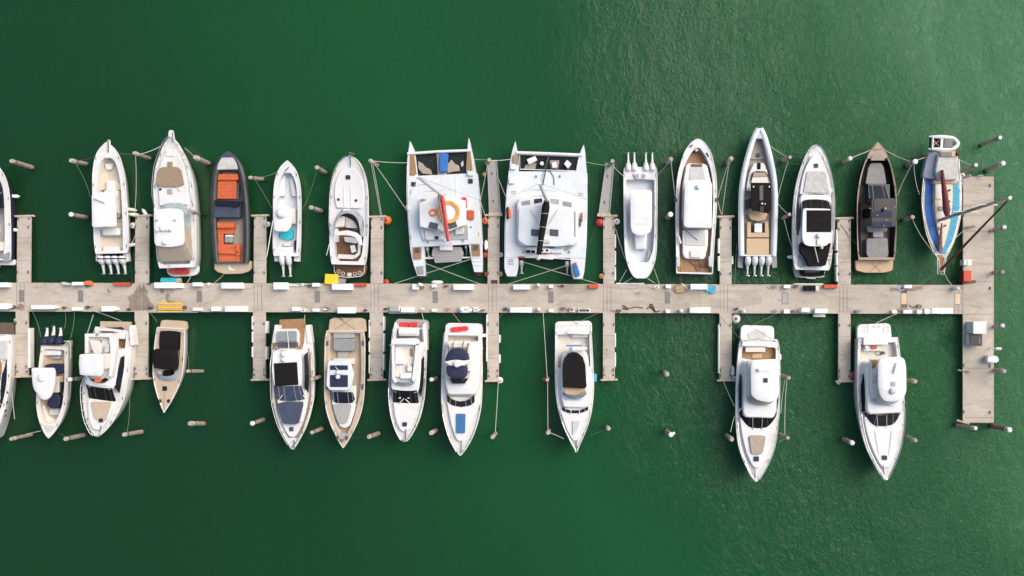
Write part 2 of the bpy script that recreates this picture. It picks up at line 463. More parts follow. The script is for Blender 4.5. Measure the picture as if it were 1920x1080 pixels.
def thing(name, label, cat, geo, mat, bev=0, group=None, loc=(0, 0, 0), ang=40):
    o = mesh(name, *geo, mat, None, bev=bev, loc=loc, ang=ang); tag(o, label, cat, group); return o
EXPO = 0.52
# ================================================================== BOATS, upper row
TOP = 'boats moored above the main dock'; BOT = 'boats moored below the main dock'
# --- T0 cut off by the frame
b = Boat('motor_boat', 'white boat with navy hull sides cut off by the upper left edge of the photo', 'boat', Fr(0, 300, 4.696), (-75, 880), (-70, 5), 1.4, TOP)
b.hull([(880, 165), (800, 172), (500, 170), (330, 166), (210, 150), (130, 122), (60, 76), (25, 38), (5, 0)], mat='navy', op=[(870, 100), (640, 118), (250, 100), (110, 30)], floor=.9, fmat='midgrey', rmat='white')
b.band('windscreen', [(130, 0, 1.75), (150, 70, 1.75), (250, 112, 1.7), (420, 124, 1.65)], [(210, 0, 2.3), (230, 60, 2.3), (300, 95, 2.3), (430, 108, 2.2)], 'glass')
b.sl('hardtop', S([(640, 70), (500, 92), (320, 90), (260, 60)]), 2.35, 2.5, 'white', r=.3, dome=.06)
b.sl('helm_seat', Q(-130, 560, -20, 640), .9, 1.35, 'offwhite'); b.sl('stern_seat', Q(-180, 720, 30, 800), .9, 1.3, 'offwhite')
for s in (-1, 1): b.pad('step_pad', [(-75+s*85, 835), (-75+s*160, 810), (-75+s*172, 880), (-75+s*115, 905)], 'grey')
b.sl('swim_platform', S([(925, 170), (875, 172)]), .3, .8, 'white', r=.3)
for x in (-110, -30): b.motor(x, 890, x+8, 1000)
# --- T1 long open boat
b = Boat('center_console_boat', 'white open fishing boat with four navy trimmed outboards and white square hardtop', 'boat', F1, (729, 852), (709, 132), 1.15, TOP)
b.hull([(852, 104), (780, 111), (700, 112), (600, 112), (450, 109), (350, 104), (300, 97), (244, 85), (209, 71), (180, 53), (157, 31), (140, 12), (132, 0)], wl=.8, op=[(838, 74), (600, 78), (400, 74), (300, 60), (250, 40), (232, 14)], floor=.45, deck='white', fmat='cream', wmat='offwhite')
for sx in (-1, 1): b.sl('transom_step', [(729+sx*70, 845), (729+sx*104, 845), (732+sx*108, 905), (735+sx*85, 912)], .2, .7, 'white', r=.06)
b.on('sole_hatch', [(683, 268), (740, 268), (728, 306), (695, 306)], .45, 'white', h=.35)
b.sl('console_seat', Q(693, 378, 752, 452), .45, 1.0, 'white', dome=.05); b.sl('console', Q(680, 440, 760, 590), .45, 1.5, 'offwhite')
b.sl('bow_seat', [(640, 395), (690, 380), (690, 440), (640, 440)], .45, .75, 'cream'); b.sl('bow_seat', [(756, 380), (790, 400), (792, 440), (756, 440)], .45, .75, 'cream')
b.sl('leaning_post', Q(668, 690, 780, 735), .45, 1.15, 'white', dome=.06); b.sl('transom_bench', Q(672, 810, 780, 845), .45, .95, 'white')
b.sl('hardtop', S([(680, 70), (674, 78), (475, 76), (455, 66)]), 2.15, 2.32, 'roofwhite', r=.16, dome=.04)
for x, y in ((690, 480), (690, 640), (775, 480), (775, 640)): b.tube('hardtop_leg', [(x, y, .5), (x, y, 2.2)], .035, 'steelwhite')
b.tube('radar_bar', [(615, 490, 2.5), (685, 520, 2.5)], .09, 'white')
b.tube('bow_roller', [(708, 190, 1.6), (708, 108, 1.6)], .07, 'steel'); b.sl('pulpit', Q(698, 112, 718, 150), 1.4, 1.55, 'white')
b.sl('seat', Q(748, 590, 778, 620), .45, 1.1, 'grey')
for x1, x2 in ((657, 679), (703, 727), (748, 775), (794, 820)): b.motor(x1, 870, x2, 985, 'white', 'navy')
# --- T2 big express cruiser
b = Boat('motor_yacht', 'large white cruiser with brown bow sun pad and brown canvas behind its white roof', 'boat', F2, (283, 945), (257, 95), 1.8, TOP)
b.hull([(945, 112), (900, 122), (850, 128), (700, 132), (550, 132), (400, 126), (300, 111), (250, 94), (200, 74), (150, 50), (118, 26), (95, 12)], wl=.86, op=[(925, 85), (840, 100), (640, 95), (560, 78), (530, 40)], floor=1.2, fmat='offwhite')
b.sl('bow_pulpit', S([(130, 24), (70, 17), (48, 13)]), 1.95, 2.15, 'white', r=.3)
b.tube('anchor', [(258, 130, 2.25), (258, 62, 2.25)], .05, 'steel')
b.bowrail(560, .6)
b.pad('raised_foredeck', S([(540, 92), (400, 90), (300, 80), (240, 60), (195, 36), (180, 18)]), 'white', h=.22, sm=True, bev=.08)
b.pad('sun_pad', [(150, 408), (165, 312), (190, 292), (296, 290), (318, 312), (335, 408), (290, 422), (190, 422)], 'canvas', h=.36, r=.2, bev=.05)
b.pad('sun_pad_tab', Q(230, 258, 263, 291), 'canvas', h=.3)
for q, m in ((Q(172, 429, 188, 444), 'hatch'), (Q(226, 434, 258, 466), 'midgrey'), (Q(296, 427, 316, 447), 'offwhite'), (Q(222, 180, 275, 222), 'white')): b.pad('deck_hatch', q, m, h=.3)
b.band('windscreen', [(524, 0, 2.1), (532, 55, 2.1), (570, 92, 2.1), (640, 105, 2.0), (705, 106, 1.95)], [(560, 0, 2.85), (565, 45, 2.85), (600, 76, 2.85), (650, 88, 2.85), (700, 92, 2.8)], 'clearglass')
b.sl('dashboard', S([(640, 70), (580, 80), (560, 60), (548, 30)]), 1.3, 2.25, 'palegrey', sm=False, r=.2)
b.sl('hardtop', S([(812, 30), (800, 88), (780, 97), (590, 96), (568, 78), (560, 30)]), 2.95, 3.12, 'roofwhite', r=.35, dome=.08)
for x in (150, 268): b.on('roof_hatch', Q(x-10, 632, x+10, 648), 3.17, 'midgrey')
b.radar(193, 690, 3.2, .3); b.radar(160, 703, 3.2, .14); b.radar(245, 700, 3.2, .16); b.radar(222, 700, 3.2, .12); b.radar(207, 783, 3.2, .2)
b.band('cockpit_canvas', [(905, 0, 2.05), (903, 90, 2.05), (893, 110, 2.05)], [(800, 0, 2.95), (800, 70, 2.95), (795, 92, 2.95)], 'canvaslight')
b.band('canvas_side', [(893, 111, 2.05), (860, 112, 2.0), (745, 106, 2.0), (705, 103, 2.0)], [(795, 93, 2.95), (780, 96, 2.95), (700, 96, 2.95), (660, 94, 2.95)], 'canvaslight', sides=True)
b.sl('swim_platform', S([(1004, 60), (995, 88), (975, 103), (935, 104)]), .25, .6, 'white', r=.2)
# --- T3 grey RIB
b = Boat('rigid_inflatable_boat', 'charcoal inflatable tender boat with orange seats and tan swim platform', 'boat', F2, (639, 915), (624, 196), 1.0, TOP)
T3h = [(915, 112), (860, 118), (700, 124), (550, 124), (400, 114), (320, 100), (270, 84), (232, 58), (207, 30), (195, 8)]
b.hull([(y, max(0, w-16)) for y, w in T3h], mat='darkgrey', wl=.8, op=[(905, 84), (700, 92), (500, 88), (350, 76), (312, 62)], floor=.45, fmat='taupe', wmat='darkgrey', deck='darkgrey', rim=.04)
h = b.half(T3h, 1.0, True); pts = [(max(w-.26, .01), v, b.zd(v)-.12) for v, w in h]
b_t = pts+[(-x, y, z) for x, y, z in reversed(pts)]
mesh('inflatable_tube', *tubegeo(b_t, [.17+.13*min(1, (b.L-p[1])/1.5) for p in b_t], 14), 'tube', b.o, ang=60)
b.pad('bow_locker', S([(308, 76), (270, 60), (232, 38)]), 'greycanvas', h=.12, bev=.05); b.pad('bow_cap', S([(234, 50), (212, 30), (193, 4)]), 'slatecover', h=.1)
b.sl('bow_sun_pad', Q(543, 372, 672, 500), .45, .95, 'orangeseat', bev=.08); b.sl('bow_backrest', [(540, 375), (545, 335), (680, 335), (687, 375)], .45, 1.15, 'orangeseat', bev=.08)
b.sl('console', Q(527, 505, 690, 620), .45, 1.35, 'slatecover', bev=.1); b.sl('windscreen', [(527, 505), (690, 510), (682, 552), (600, 540), (540, 545)], 1.2, 1.6, 'glass', bev=.05)
b.sl('helm_backrest', Q(543, 650, 652, 690), .45, 1.25, 'orangeseat', bev=.08); b.sl('helm_bench', Q(538, 690, 652, 728), .45, .95, 'orangeseat', bev=.06)
b.sl('side_bench', Q(540, 690, 588, 800), .45, .92, 'orangeseat', bev=.06); b.sl('stern_sofa', Q(545, 795, 690, 912), .45, 1.0, 'orangeseat', bev=.08)
b.sl('stern_backrest', Q(555, 838, 688, 858), .9, 1.2, 'orangeseat', bev=.06); b.sl('sofa_arm', Q(668, 795, 690, 870), .5, 1.2, 'orangeseat', bev=.06)
tb = b.sl('cool_box', Q(596, 742, 646, 784), .45, 1.0, 'grey', bev=.05); b.sl('cool_box_lid', Q(600, 733, 650, 745), .8, 1.05, 'white', bev=.02, par=tb)
b.sl('swim_platform', S([(988, 50), (975, 100), (955, 122), (905, 122)]), .2, .62, 'tandeck', r=.12)
b.sl('towel', [(610, 950), (625, 932), (640, 955), (662, 958), (650, 968), (628, 965)], .6, .66, 'white')
b.sl('bow_seat_side', Q(527, 400, 541, 505), .45, .9, 'darkgrey'); b.sl('bow_seat_side', Q(674, 400, 690, 505), .45, .9, 'darkgrey')
# --- T4 small white centre console
b = Boat('center_console_boat', 'small white open boat with turquoise towel and two outboards', 'boat', F3, (165, 870), (177, 253), 1.1, TOP)
b.hull([(870, 84), (800, 90), (600, 91), (480, 90), (400, 83), (340, 68), (300, 48), (270, 22), (253, 0)], op=[(850, 62), (600, 68), (450, 62), (370, 46), (330, 22)], floor=.4, fmat='paleblue', wmat='paleblue')
for sx in (-1, 1): b.sl('transom_step', [(165+sx*50, 862), (165+sx*84, 862), (166+sx*80, 908), (166+sx*45, 905)], .2, .7, 'white', r=.06)
b.sl('transom_bench', Q(100, 812, 208, 858), .4, .95, 'white', dome=.05); b.sl('cooler_seat', Q(145, 784, 188, 808), .4, .85, 'offwhite')
b.sl('bow_bench', [(115, 370), (150, 330), (158, 350), (150, 480), (110, 480)], .4, .8, 'white'); b.sl('bow_bench', [(185, 365), (205, 350), (232, 480), (200, 480)], .4, .8, 'white')
b.sl('console', Q(130, 560, 215, 660), .4, 1.4, 'offwhite')
b.on('towel', [(118, 720), (190, 690), (207, 700), (207, 755), (180, 768), (125, 755)], .4, 'cyantowel', h=.3, r=.15)
b.sl('hardtop', [(76, 590), (95, 545), (140, 530), (185, 555), (206, 600), (192, 680), (170, 712), (84, 708)], 2.0, 2.2, 'roofwhite', r=.3, dome=.05)
b.radar(133, 590, 2.3, .45, .22)
for x, y in ((110, 600), (185, 600), (105, 690), (175, 690)): b.tube('hardtop_leg', [(x, y, .5), (x, y, 2.05)], .03, 'steelwhite')
b.sl('storage_bag', Q(90, 750, 110, 768), .4, .6, 'grey'); b.sl('storage_bag', [(213, 770), (236, 765), (236, 825), (215, 830)], .4, .8, 'navy')
b.tube('bow_cleat', [(155, 315, 1.5), (180, 290, 1.5)], .06, 'steel'); b.tube('outrigger', [(75, 640, 2.1), (35, 878, 2.8)], .035, 'steelwhite')
for x1, x2 in ((134, 145), (177, 190)): b.motor(x1, 870, x2, 1000, 'white', None, w=.26)
# --- T5 cruiser with teak cockpit
b = Boat('motor_yacht', 'white cruiser with dark teak swim platform and open reddish teak cockpit', 'boat', F3, (568, 925), (584, 222), 1.6, TOP)
b.hull([(925, 108), (850, 120), (700, 126), (500, 124), (400, 115), (330, 98), (280, 76), (250, 52), (235, 32), (222, 4)], wl=.84, op=[(905, 62), (850, 88), (700, 96), (640, 92), (590, 62), (565, 25)], floor=.95, fmat='darkteak', wmat='white')
b.bowrail(760, .6)
b.pad('raised_foredeck', S([(560, 80), (480, 96), (400, 90), (340, 68), (310, 45), (298, 18)]), 'white', h=.18, sm=True, bev=.08)
for q in (Q(555, 345, 585, 373), Q(497, 495, 514, 511), Q(612, 501, 629, 517)): b.pad('deck_hatch', q, 'hatch', h=.24)
b.pad('foredeck_rib', Q(540, 410, 546, 550), 'offwhite', h=.21); b.pad('foredeck_rib', Q(585, 410, 591, 550), 'offwhite', h=.21)
b.band('windscreen', [(560, 0, 1.75), (568, 38, 1.75), (595, 68, 1.75), (640, 88, 1.75), (700, 95, 1.75), (745, 97, 1.75)], [(592, 0, 2.25), (600, 32, 2.25), (622, 58, 2.25), (655, 74, 2.25), (705, 82, 2.2), (745, 86, 2.15)], 'clearglass')
b.sl('dashboard', [(470, 640), (500, 612), (545, 610), (540, 680), (475, 685)], .95, 1.7, 'offwhite', bev=.06); b.sl('dashboard', [(548, 612), (600, 640), (630, 690), (550, 685)], .95, 1.6, 'palegrey', bev=.06)
b.sl('companion_hatch', Q(530, 562, 580, 578), 1.7, 2.0, 'offwhite')
b.sl('helm_seat', [(585, 660), (632, 665), (632, 705), (595, 705)], .95, 1.5, 'darkgrey'); b.sl('side_seat', Q(472, 690, 500, 780), .95, 1.5, 'white')
b.sl('radar_arch', [(478, 735), (498, 712), (560, 702), (620, 716), (650, 745), (660, 800), (640, 800), (615, 748), (560, 735), (510, 735)], 2.4, 2.62, 'white', r=.12)
b.sl('seat', [(540, 745), (625, 752), (622, 790), (545, 778)], .95, 1.4, 'white', bev=.06); b.sl('seat', [(500, 858), (625, 865), (600, 892), (500, 888)], .95, 1.4, 'offwhite', bev=.06)
b.sl('seat', [(632, 780), (650, 785), (645, 860), (615, 888), (605, 866), (628, 850)], .95, 1.35, 'offwhite', bev=.05)
b.sl('table', [(578, 803), (608, 797), (620, 842), (590, 852)], 1.5, 1.6, 'white', bev=.02)
b.sl('swim_platform', S([(1008, 60), (995, 90), (965, 101), (925, 101)]), .2, .62, 'darkteak', r=.12)
b.tube('platform_rim', [(475, 930, .66), (478, 975, .66), (500, 1003, .66), (570, 1012, .66), (650, 1003, .66), (672, 975, .66), (676, 930, .66)], .04, 'white')
for x, y in ((505, 972), (534, 986), (611, 988), (643, 980)):
    c = b.P3(x, y, .66); mesh('platform_fitting', *torusgeo(c, .15, .03, 16, 6), 'offwhite', b.o)
b.sl('platform_locker', Q(560, 980, 588, 1006), .6, .7, 'offwhite')
b.tube('boarding_pole', [(445, 790, 1.8), (425, 868, 1.5)], .035, 'steelwhite'); b.tube('anchor', [(582, 290, 2.1), (583, 205, 2.1)], .05, 'steel'); b.tube('anchor_fluke', [(572, 198, 2.1), (605, 205, 2.1)], .07, 'brownrope')
# --- T6 catamaran with orange ring
def cathull(b, prof_l, deckz, mat='paleblue', af='antifoul'):
    """prof_l: [(y, xleft, xright)] stern to bow in zoom pixels at deck height"""
    rows = []
    for y, xl, xr in prof_l:
        a, c = b.P(xl, y, deckz), b.P(xr, y, deckz); rows.append((a, c))
    rows = [(tuple(a), tuple(c)) for a, c in zip(crom([r[0] for r in rows], 3), crom([r[1] for r in rows], 3))]
    vs, fs = [], []; N = len(rows)
    for i, (a, c) in enumerate(rows):
        t = i/(N-1); m = ((a[0]+c[0])/2, (a[1]+c[1])/2); rk = .7*t**4; z = deckz+.15*t*t
        f = .62
        L_ = lambda p, g, dy: (m[0]+(p[0]-m[0])*g, p[1]-dy)
        sec = [(*L_(a, 1, 0), z), (*L_(a, .9, rk*.4), .7), (*L_(a, f, rk), 0), (m[0], m[1]-rk-.1, -.6), (*L_(c, f, rk), 0), (*L_(c, .9, rk*.4), .7), (*L_(c, 1, 0), z)]
        vs += sec
    for i in range(N-1):
        for k in range(6): fs.append((i*7+k, i*7+k+1, i*7+7+k+1, i*7+7+k))
        fs.append((i*7+6, i*7, i*7+7, i*7+13))
    fs += [tuple(range(7)), tuple(range((N-1)*7, N*7))]
    return mesh('hull', vs, fs, mat, b.o, ang=50)
b = Boat('catamaran', 'white catamaran with orange ring on the roof and red striped sail cover', 'catamaran', F4, (357, 990), (294, 112), 1.7, TOP)
b.hp = [(0, 4), (20, 4)]
cathull(b, [(1000, 148, 196), (900, 116, 196), (800, 100, 192), (600, 84, 165), (450, 78, 158), (330, 80, 150), (240, 84, 140), (170, 94, 124), (122, 101, 104)], 1.65)
cathull(b, [(975, 520, 572), (900, 502, 574), (800, 486, 572), (640, 470, 566), (500, 466, 552), (330, 468, 532), (230, 472, 514), (160, 478, 498), (103, 484, 487)], 1.65)
b.sl('bridge_deck', [(82, 350), (538, 328), (556, 500), (572, 790), (108, 815), (84, 600)], .9, 1.72, 'paleblue', r=.05)
for q in ([(150, 1004), (192, 996), (188, 1018), (160, 1020)], [(520, 975), (570, 972), (562, 998), (535, 1000)]): b.sl('transom', q, .05, .5, 'antifoul')
b.tube('crossbeam', [(84, 203, 1.75), (270, 190, 1.85), (500, 181, 1.75)], .13, 'steelwhite', n=10)
b.sl('trampoline_net', [(136, 208), (275, 196), (280, 340), (148, 345)], 1.5, 1.52, 'net', bev=0, r=0); b.sl('trampoline_net', [(340, 192), (472, 188), (470, 332), (338, 338)], 1.5, 1.52, 'net', bev=0, r=0)
b.sl('walkway', [(272, 190), (342, 186), (340, 340), (280, 344)], 1.5, 1.68, 'midgrey')
b.sl('folded_sail', [(152, 250), (185, 268), (200, 290), (235, 305), (245, 340), (180, 332), (155, 300)], 1.53, 1.68, 'canvaslight', r=.1, bev=.05); b.sl('folded_sail', [(345, 270), (370, 240), (395, 270), (420, 280), (425, 315), (380, 320), (345, 330)], 1.53, 1.68, 'canvaslight', r=.1, bev=.05)
b.sl('folded_sail', [(430, 265), (447, 245), (450, 280), (436, 290)], 1.53, 1.62, 'palegrey')
b.sl('bow_deck', [(97, 205), (128, 205), (145, 346), (97, 346)], 1.6, 1.76, 'teak'); b.sl('bow_deck', [(472, 188), (497, 188), (510, 322), (470, 332)], 1.6, 1.76, 'teak')
b.sl('locker', [(474, 312), (516, 318), (514, 348), (474, 344)], 1.7, 2.0, 'white')
for q in (Q(108, 387, 138, 416), Q(480, 367, 510, 397)): b.on('deck_hatch', q, 1.74, 'navy', h=.05)
for x in (158, 310, 397): b.on('deck_seam', [(x, 348), (x+3, 348), (x+5, 480), (x+2, 480)], 1.72, 'white', h=.03)
for q in (Q(100, 436, 106, 468), Q(102, 735, 110, 765), Q(545, 715, 553, 745)): b.on('step_pad', q, 1.72, 'tan', h=.03)
# cockpit well, shown as recessed walls with a lower grey floor set on top of the bridge deck
b.sl('coaming', [(160, 498), (482, 484), (484, 758), (186, 770), (160, 690)], 1.7, 1.95, 'paleblue', r=.1)
b.sl('cockpit_sole', [(190, 700), (310, 690), (312, 762), (192, 765)], 1.9, 2.0, 'kioskblue', bev=0); b.sl('cockpit_sole', [(360, 690), (476, 670), (480, 752), (362, 758)], 1.9, 2.0, 'midgrey', bev=0)
b.sl('bench', [(395, 690), (452, 680), (452, 728), (395, 732)], 1.98, 2.2, 'palegrey'); b.sl('bench', [(195, 705), (215, 703), (218, 760), (198, 762)], 1.98, 2.2, 'palegrey')
b.sl('companionway', Q(168, 497, 202, 520), 1.9, 2.0, 'grey'); b.sl('bag', Q(262, 740, 285, 762), 2.0, 2.2, 'navy'); b.sl('bag', Q(255, 700, 300, 725), 2.0, 2.15, 'white')
b.sl('red_cushion', Q(440, 486, 468, 505), 1.95, 2.15, 'red'); b.sl('red_cushion', [(458, 505), (470, 505), (472, 555), (462, 555)], 1.95, 2.15, 'red')
b.sl('coach_roof', [(161, 525), (270, 483), (320, 480), (462, 508), (468, 662), (345, 712), (300, 708), (166, 678)], 2.6, 2.82, 'roofwhite', r=.1, dome=.05)
for x, y in ((190, 540), (445, 530), (190, 660), (445, 650)): b.tube('roof_leg', [(x, y, 1.9), (x, y, 2.7)], .06, 'white')
for q in ([(230, 647), (285, 660), (275, 700), (218, 685)], [(346, 662), (398, 645), (410, 680), (356, 697)]): b.on('solar_panel', q, 2.87, 'solar', h=.05)
c = b.P3(353, 585, 2.93); mesh('floating_hose_coil', *join(*[torusgeo((c[0], c[1], 2.93+.03*i), r_, .075, 40, 8) for i, r_ in enumerate((.76, .86, .96))]), 'ringorange', b.o)
c = b.P3(251, 587, 2.95); mesh('lifebuoy', *torusgeo(c, .27, .08, 24, 8), 'orange', b.o)
b.sl('roof_box', Q(283, 680, 300, 700), 2.87, 3.1, 'kioskblue'); b.radar(292, 690, 3.0, .12)
b.sl('engine_hatch', Q(474, 571, 516, 630), 1.7, 2.15, 'redcover')
b.sl('boarding_step', [(72, 540), (95, 540), (100, 572), (80, 570)], 1.6, 1.9, 'white')
for q, m in (([(118, 815), (175, 812), (172, 890), (122, 892)], 'teak'), ([(502, 792), (556, 795), (558, 872), (507, 870)], 'teak'), ([(140, 940), (186, 935), (190, 990), (152, 992)], 'grey')): b.on('stern_deck', q, 1.72 if m == 'teak' else 1.69, m, h=.06)
for q in (Q(132, 818, 162, 848), Q(514, 800, 545, 832)): b.on('deck_hatch', q, 1.8, 'darkgrey', h=.06)
for y in (880, 900, 925): b.on('stern_step', [(508, y), (570, y-2), (570, y+5), (510, y+7)], 1.66, 'white', h=.06)
mast = b.tube('mast', [(318, 478, 2.8), (313, 476, 3.4)], .13, 'white')
A = b.P3(316, 477, 2.8); mesh('mast', *tubegeo([A, (A[0], A[1]-.1, 15.6)], [.19, .13], 10), 'white', b.o); bpy.data.objects.remove(mast)
for hz in (7, 11): mesh('spreader', *tubegeo([(A[0]-1.0, A[1]-.1, hz), (A[0]+1.0, A[1]-.1, hz)], .035, 6), 'steelwhite', b.o)
for P_ in ((82, 520, 1.75), (558, 510, 1.75), (290, 190, 1.95)): mesh('stay', *tubegeo([b.P3(*P_), (A[0], A[1]-.1, 15.3)], .014, 4), 'steel', b.o)
for L1 in (((84, 400), (84, 560), (98, 760)), ((546, 400), (558, 560), (572, 760))):
    b.tube('lifeline', [(x, y, 2.35) for x, y in L1], .018, 'steel')
    for x, y in L1: b.tube('stanchion', [(x, y, 1.7), (x, y, 2.38)], .022, 'steel')
for x, y in ((172, 600), (500, 680), (330, 470), (220, 780), (450, 770)): b.radar(x, y, 1.75, .09, .12, 'midgrey', 'winch')
A2 = b.P3(350, 775, 3.6); mesh('boom', *tubegeo([(A[0], A[1], 3.5), A2], .1, 8), 'white', b.o)
def sailcover(b, A, B, mat, r0, r1, nm='sail_cover', sag_=0):
    pts = [tuple(A[k]+(B[k]-A[k])*t/8 for k in range(3)) for t in range(9)]
    rr = [r0*(.55 if i == 0 else 1)*(1-i/8)+r1*i/8 for i in range(9)]
    vs, fs = tubegeo(pts, rr, 10); return mesh(nm, vs, fs, mat, b.o, ang=60)
sailcover(b, (A[0]+.05, A[1], 3.75), (A2[0]+.05, A2[1], 3.75), 'red', .2, .1); sailcover(b, (A[0]-.28, A[1], 3.7), (A2[0]-.12, A2[1], 3.7), 'canvas', .13, .07, 'sail_bundle')
mesh('boom_crutch', *tubegeo([A2, (A2[0], A2[1], 1.8)], .05, 6), 'steelwhite', b.o); b.radar(330, 770, 2.4, .2, .3)
b.tube('davit_beam', [(190, 885, 1.4), (250, 885, 1.4)], .08, 'white'); b.tube('davit_beam', [(440, 882, 1.4), (500, 880, 1.4)], .08, 'white'); b.tube('aft_rail', [(190, 806, 2.1), (330, 800, 2.1), (488, 792, 2.1)], .04, 'steelwhite')
b.motor(215, 812, 220, 872, 'white', None, .9, .13); b.motor(467, 800, 470, 860, 'white', None, .9, .13)
# --- T7 second catamaran
b = Boat('catamaran', 'pale blue white catamaran with black sail cover and chevron row of cabin windows', 'catamaran', F5, (352, 1000), (385, 136), 1.7, TOP)
b.hp = [(0, 4), (20, 4)]
cathull(b, [(1003, 108, 165), (960, 92, 178), (880, 90, 182), (700, 92, 172), (500, 100, 180), (350, 115, 185), (240, 130, 182), (180, 144, 174), (125, 161, 164)], 1.65)
cathull(b, [(1020, 540, 600), (970, 527, 612), (880, 522, 620), (700, 530, 630), (500, 548, 634), (350, 555, 630), (250, 570, 622), (190, 588, 617), (147, 607, 609)], 1.65)
b.sl('bridge_deck', [(118, 318), (560, 318), (632, 330), (634, 500), (620, 885), (92, 880), (102, 500)], .9, 1.72, 'paleblue', r=.05)
b.tube('crossbeam', [(165, 196, 1.8), (380, 203, 1.9), (600, 212, 1.8)], .15, 'white', n=10)
b.sl('trampoline_net', [(190, 210), (578, 222), (565, 314), (195, 302)], 1.5, 1.53, 'net', bev=0, r=0)
b.tube('net_rim', [(188, 208, 1.6), (578, 222, 1.6), (565, 316, 1.6), (192, 304, 1.6), (188, 208, 1.6)], .05, 'white')
for q, m in (([(234, 240), (290, 216), (304, 245), (250, 274)], 'white'), (circle(334, 266, 13), 'white'), ([(398, 260), (428, 255), (433, 292), (402, 296)], 'white'), ([(478, 268), (500, 242), (527, 268), (505, 300)], 'white')): b.sl('net_locker', q, 1.53, 1.9, m, r=.06)
b.sl('net_mat', [(230, 270), (300, 262), (290, 305), (215, 305)], 1.5, 1.6, 'taupe'); b.sl('net_mat', [(385, 245), (450, 245), (440, 302), (390, 300)], 1.5, 1.6, 'taupe')
b.sl('anchor_winch', [(142, 210), (180, 210), (180, 275), (145, 262)], 1.6, 1.9, 'canvas'); b.sl('deck_box', Q(128, 268, 165, 305), 1.7, 2.0, 'white'); b.sl('deck_box', Q(118, 355, 155, 398), 1.7, 2.0, 'white')
b.tube('bowsprit', [(380, 205, 1.9), (340, 410, 1.9)], .05, 'darkrope'); b.tube('coiled_line', [(380, 310, 1.8), (410, 350, 1.8), (415, 405, 1.8)], .03, 'darkrope', sm=True)
for q in (Q(133, 446, 167, 452), Q(133, 457, 167, 463), Q(571, 458, 605, 464), Q(571, 470, 605, 476)): b.on('step_pad', q, 1.72, 'tan', h=.04)
b.sl('deckhouse', [(172, 520), (190, 498), (365, 478), (548, 512), (570, 530), (566, 780), (540, 800), (200, 800), (172, 770)], 1.7, 2.45, 'white', r=.2, tp=.12, bev=.12)
b.sl('cabin_roof', [(186, 552), (338, 536), (362, 528), (385, 536), (532, 558), (532, 770), (505, 800), (440, 808), (230, 802), (180, 765)], 2.4, 2.75, 'paleblue', r=.25, bev=.08, dome=.04)
for q, m in (([(202, 515), (257, 505), (260, 533), (205, 542)], 'grey'), ([(282, 500), (335, 493), (338, 518), (285, 530)], 'navy'), ([(392, 495), (448, 502), (446, 535), (392, 526)], 'midgrey'), ([(473, 512), (530, 522), (527, 552), (470, 542)], 'grey')): b.on('cabin_window', q, 2.45, m, h=.04, r=.03)
b.on('side_window', Q(545, 580, 555, 745), 2.45, 'grey', h=.04)
for x0 in (265, 388): b.on('solar_panel', [(x0, 695), (x0+55, 699), (x0+55, 742), (x0, 737)], 2.82, 'solar', h=.05)
b.sl('life_jacket_rack', [(98, 560), (112, 548), (118, 552), (118, 625), (104, 628)], 1.7, 2.0, 'black'); b.sl('orange_horseshoe', [(116, 556), (130, 570), (132, 615), (118, 625)], 1.7, 2.15, 'orange', r=.1)
b.sl('rolled_flag', [(588, 600), (600, 580), (600, 645), (590, 650)], 1.7, 2.0, 'pilered'); b.sl('side_locker', Q(570, 628, 590, 678), 1.7, 1.95, 'darkgrey')
b.sl('cockpit_bench', [(232, 812), (305, 812), (305, 850), (232, 850)], 1.7, 2.1, 'white'); b.sl('cushion', Q(232, 832, 260, 850), 2.0, 2.2, 'black'); b.sl('cushion', Q(264, 834, 290, 852), 2.0, 2.2, 'black')
b.sl('helm_station', Q(325, 822, 390, 850), 1.7, 2.4, 'white'); b.radar(338, 836, 2.4, .1, .05, 'black', 'winch'); b.radar(370, 834, 2.4, .1, .05, 'black', 'winch')
b.sl('cockpit_bench', [(390, 820), (472, 824), (470, 852), (392, 850)], 1.7, 2.1, 'white'); b.sl('bag', Q(392, 798, 418, 820), 1.8, 2.2, 'blue'); b.sl('red_cushion', [(315, 850), (365, 850), (365, 858), (315, 856)], 1.9, 2.1, 'redcover')
b.sl('liferaft', [(320, 858), (410, 864), (408, 895), (325, 888)], 1.5, 2.0, 'white', bev=.08); b.tube('aft_rail', [(232, 880, 1.8), (410, 885, 1.9), (540, 895, 1.9)], .05, 'steelwhite')
b.on('roof_panel', Q(355, 695, 384, 722), 2.8, 'palegrey'); b.sl('roof_rack', Q(335, 762, 388, 786), 2.75, 2.95, 'palegrey')
for i in range(3): b.tube('cockpit_step', [(475+i*10, 830-i*2, 2.0), (500+i*10, 825, 2.0), (510+i*10, 805, 2.0)], .03, 'midgrey', sm=True)
A = b.P3(370, 515, 2.7); mesh('mast', *tubegeo([A, (A[0]-.05, A[1]-.1, 15.6)], [.19, .13], 10), 'white', b.o)
for hz in (7.4, 11.4): mesh('spreader', *tubegeo([(A[0]-1.1, A[1]-.1, hz), (A[0]+1.1, A[1]-.1, hz)], .035, 6), 'steelwhite', b.o)
B_ = b.P3(314, 862, 3.6); sailcover(b, (A[0], A[1], 3.7), (B_[0], B_[1], 3.7), 'black', .38, .22); mesh('boom', *tubegeo([(A[0], A[1], 3.3), (B_[0], B_[1]-.2, 3.3)], .09, 8), 'steelwhite', b.o)
for t in (.25, .5, .75): mesh('sail_tie', *tubegeo([(A[0]+(B_[0]-A[0])*t-.36, A[1]+(B_[1]-A[1])*t, 3.9), (A[0]+(B_[0]-A[0])*t, A[1]+(B_[1]-A[1])*t, 4.12), (A[0]+(B_[0]-A[0])*t+.36, A[1]+(B_[1]-A[1])*t, 3.9)], .018, 5), 'rope', b.o)
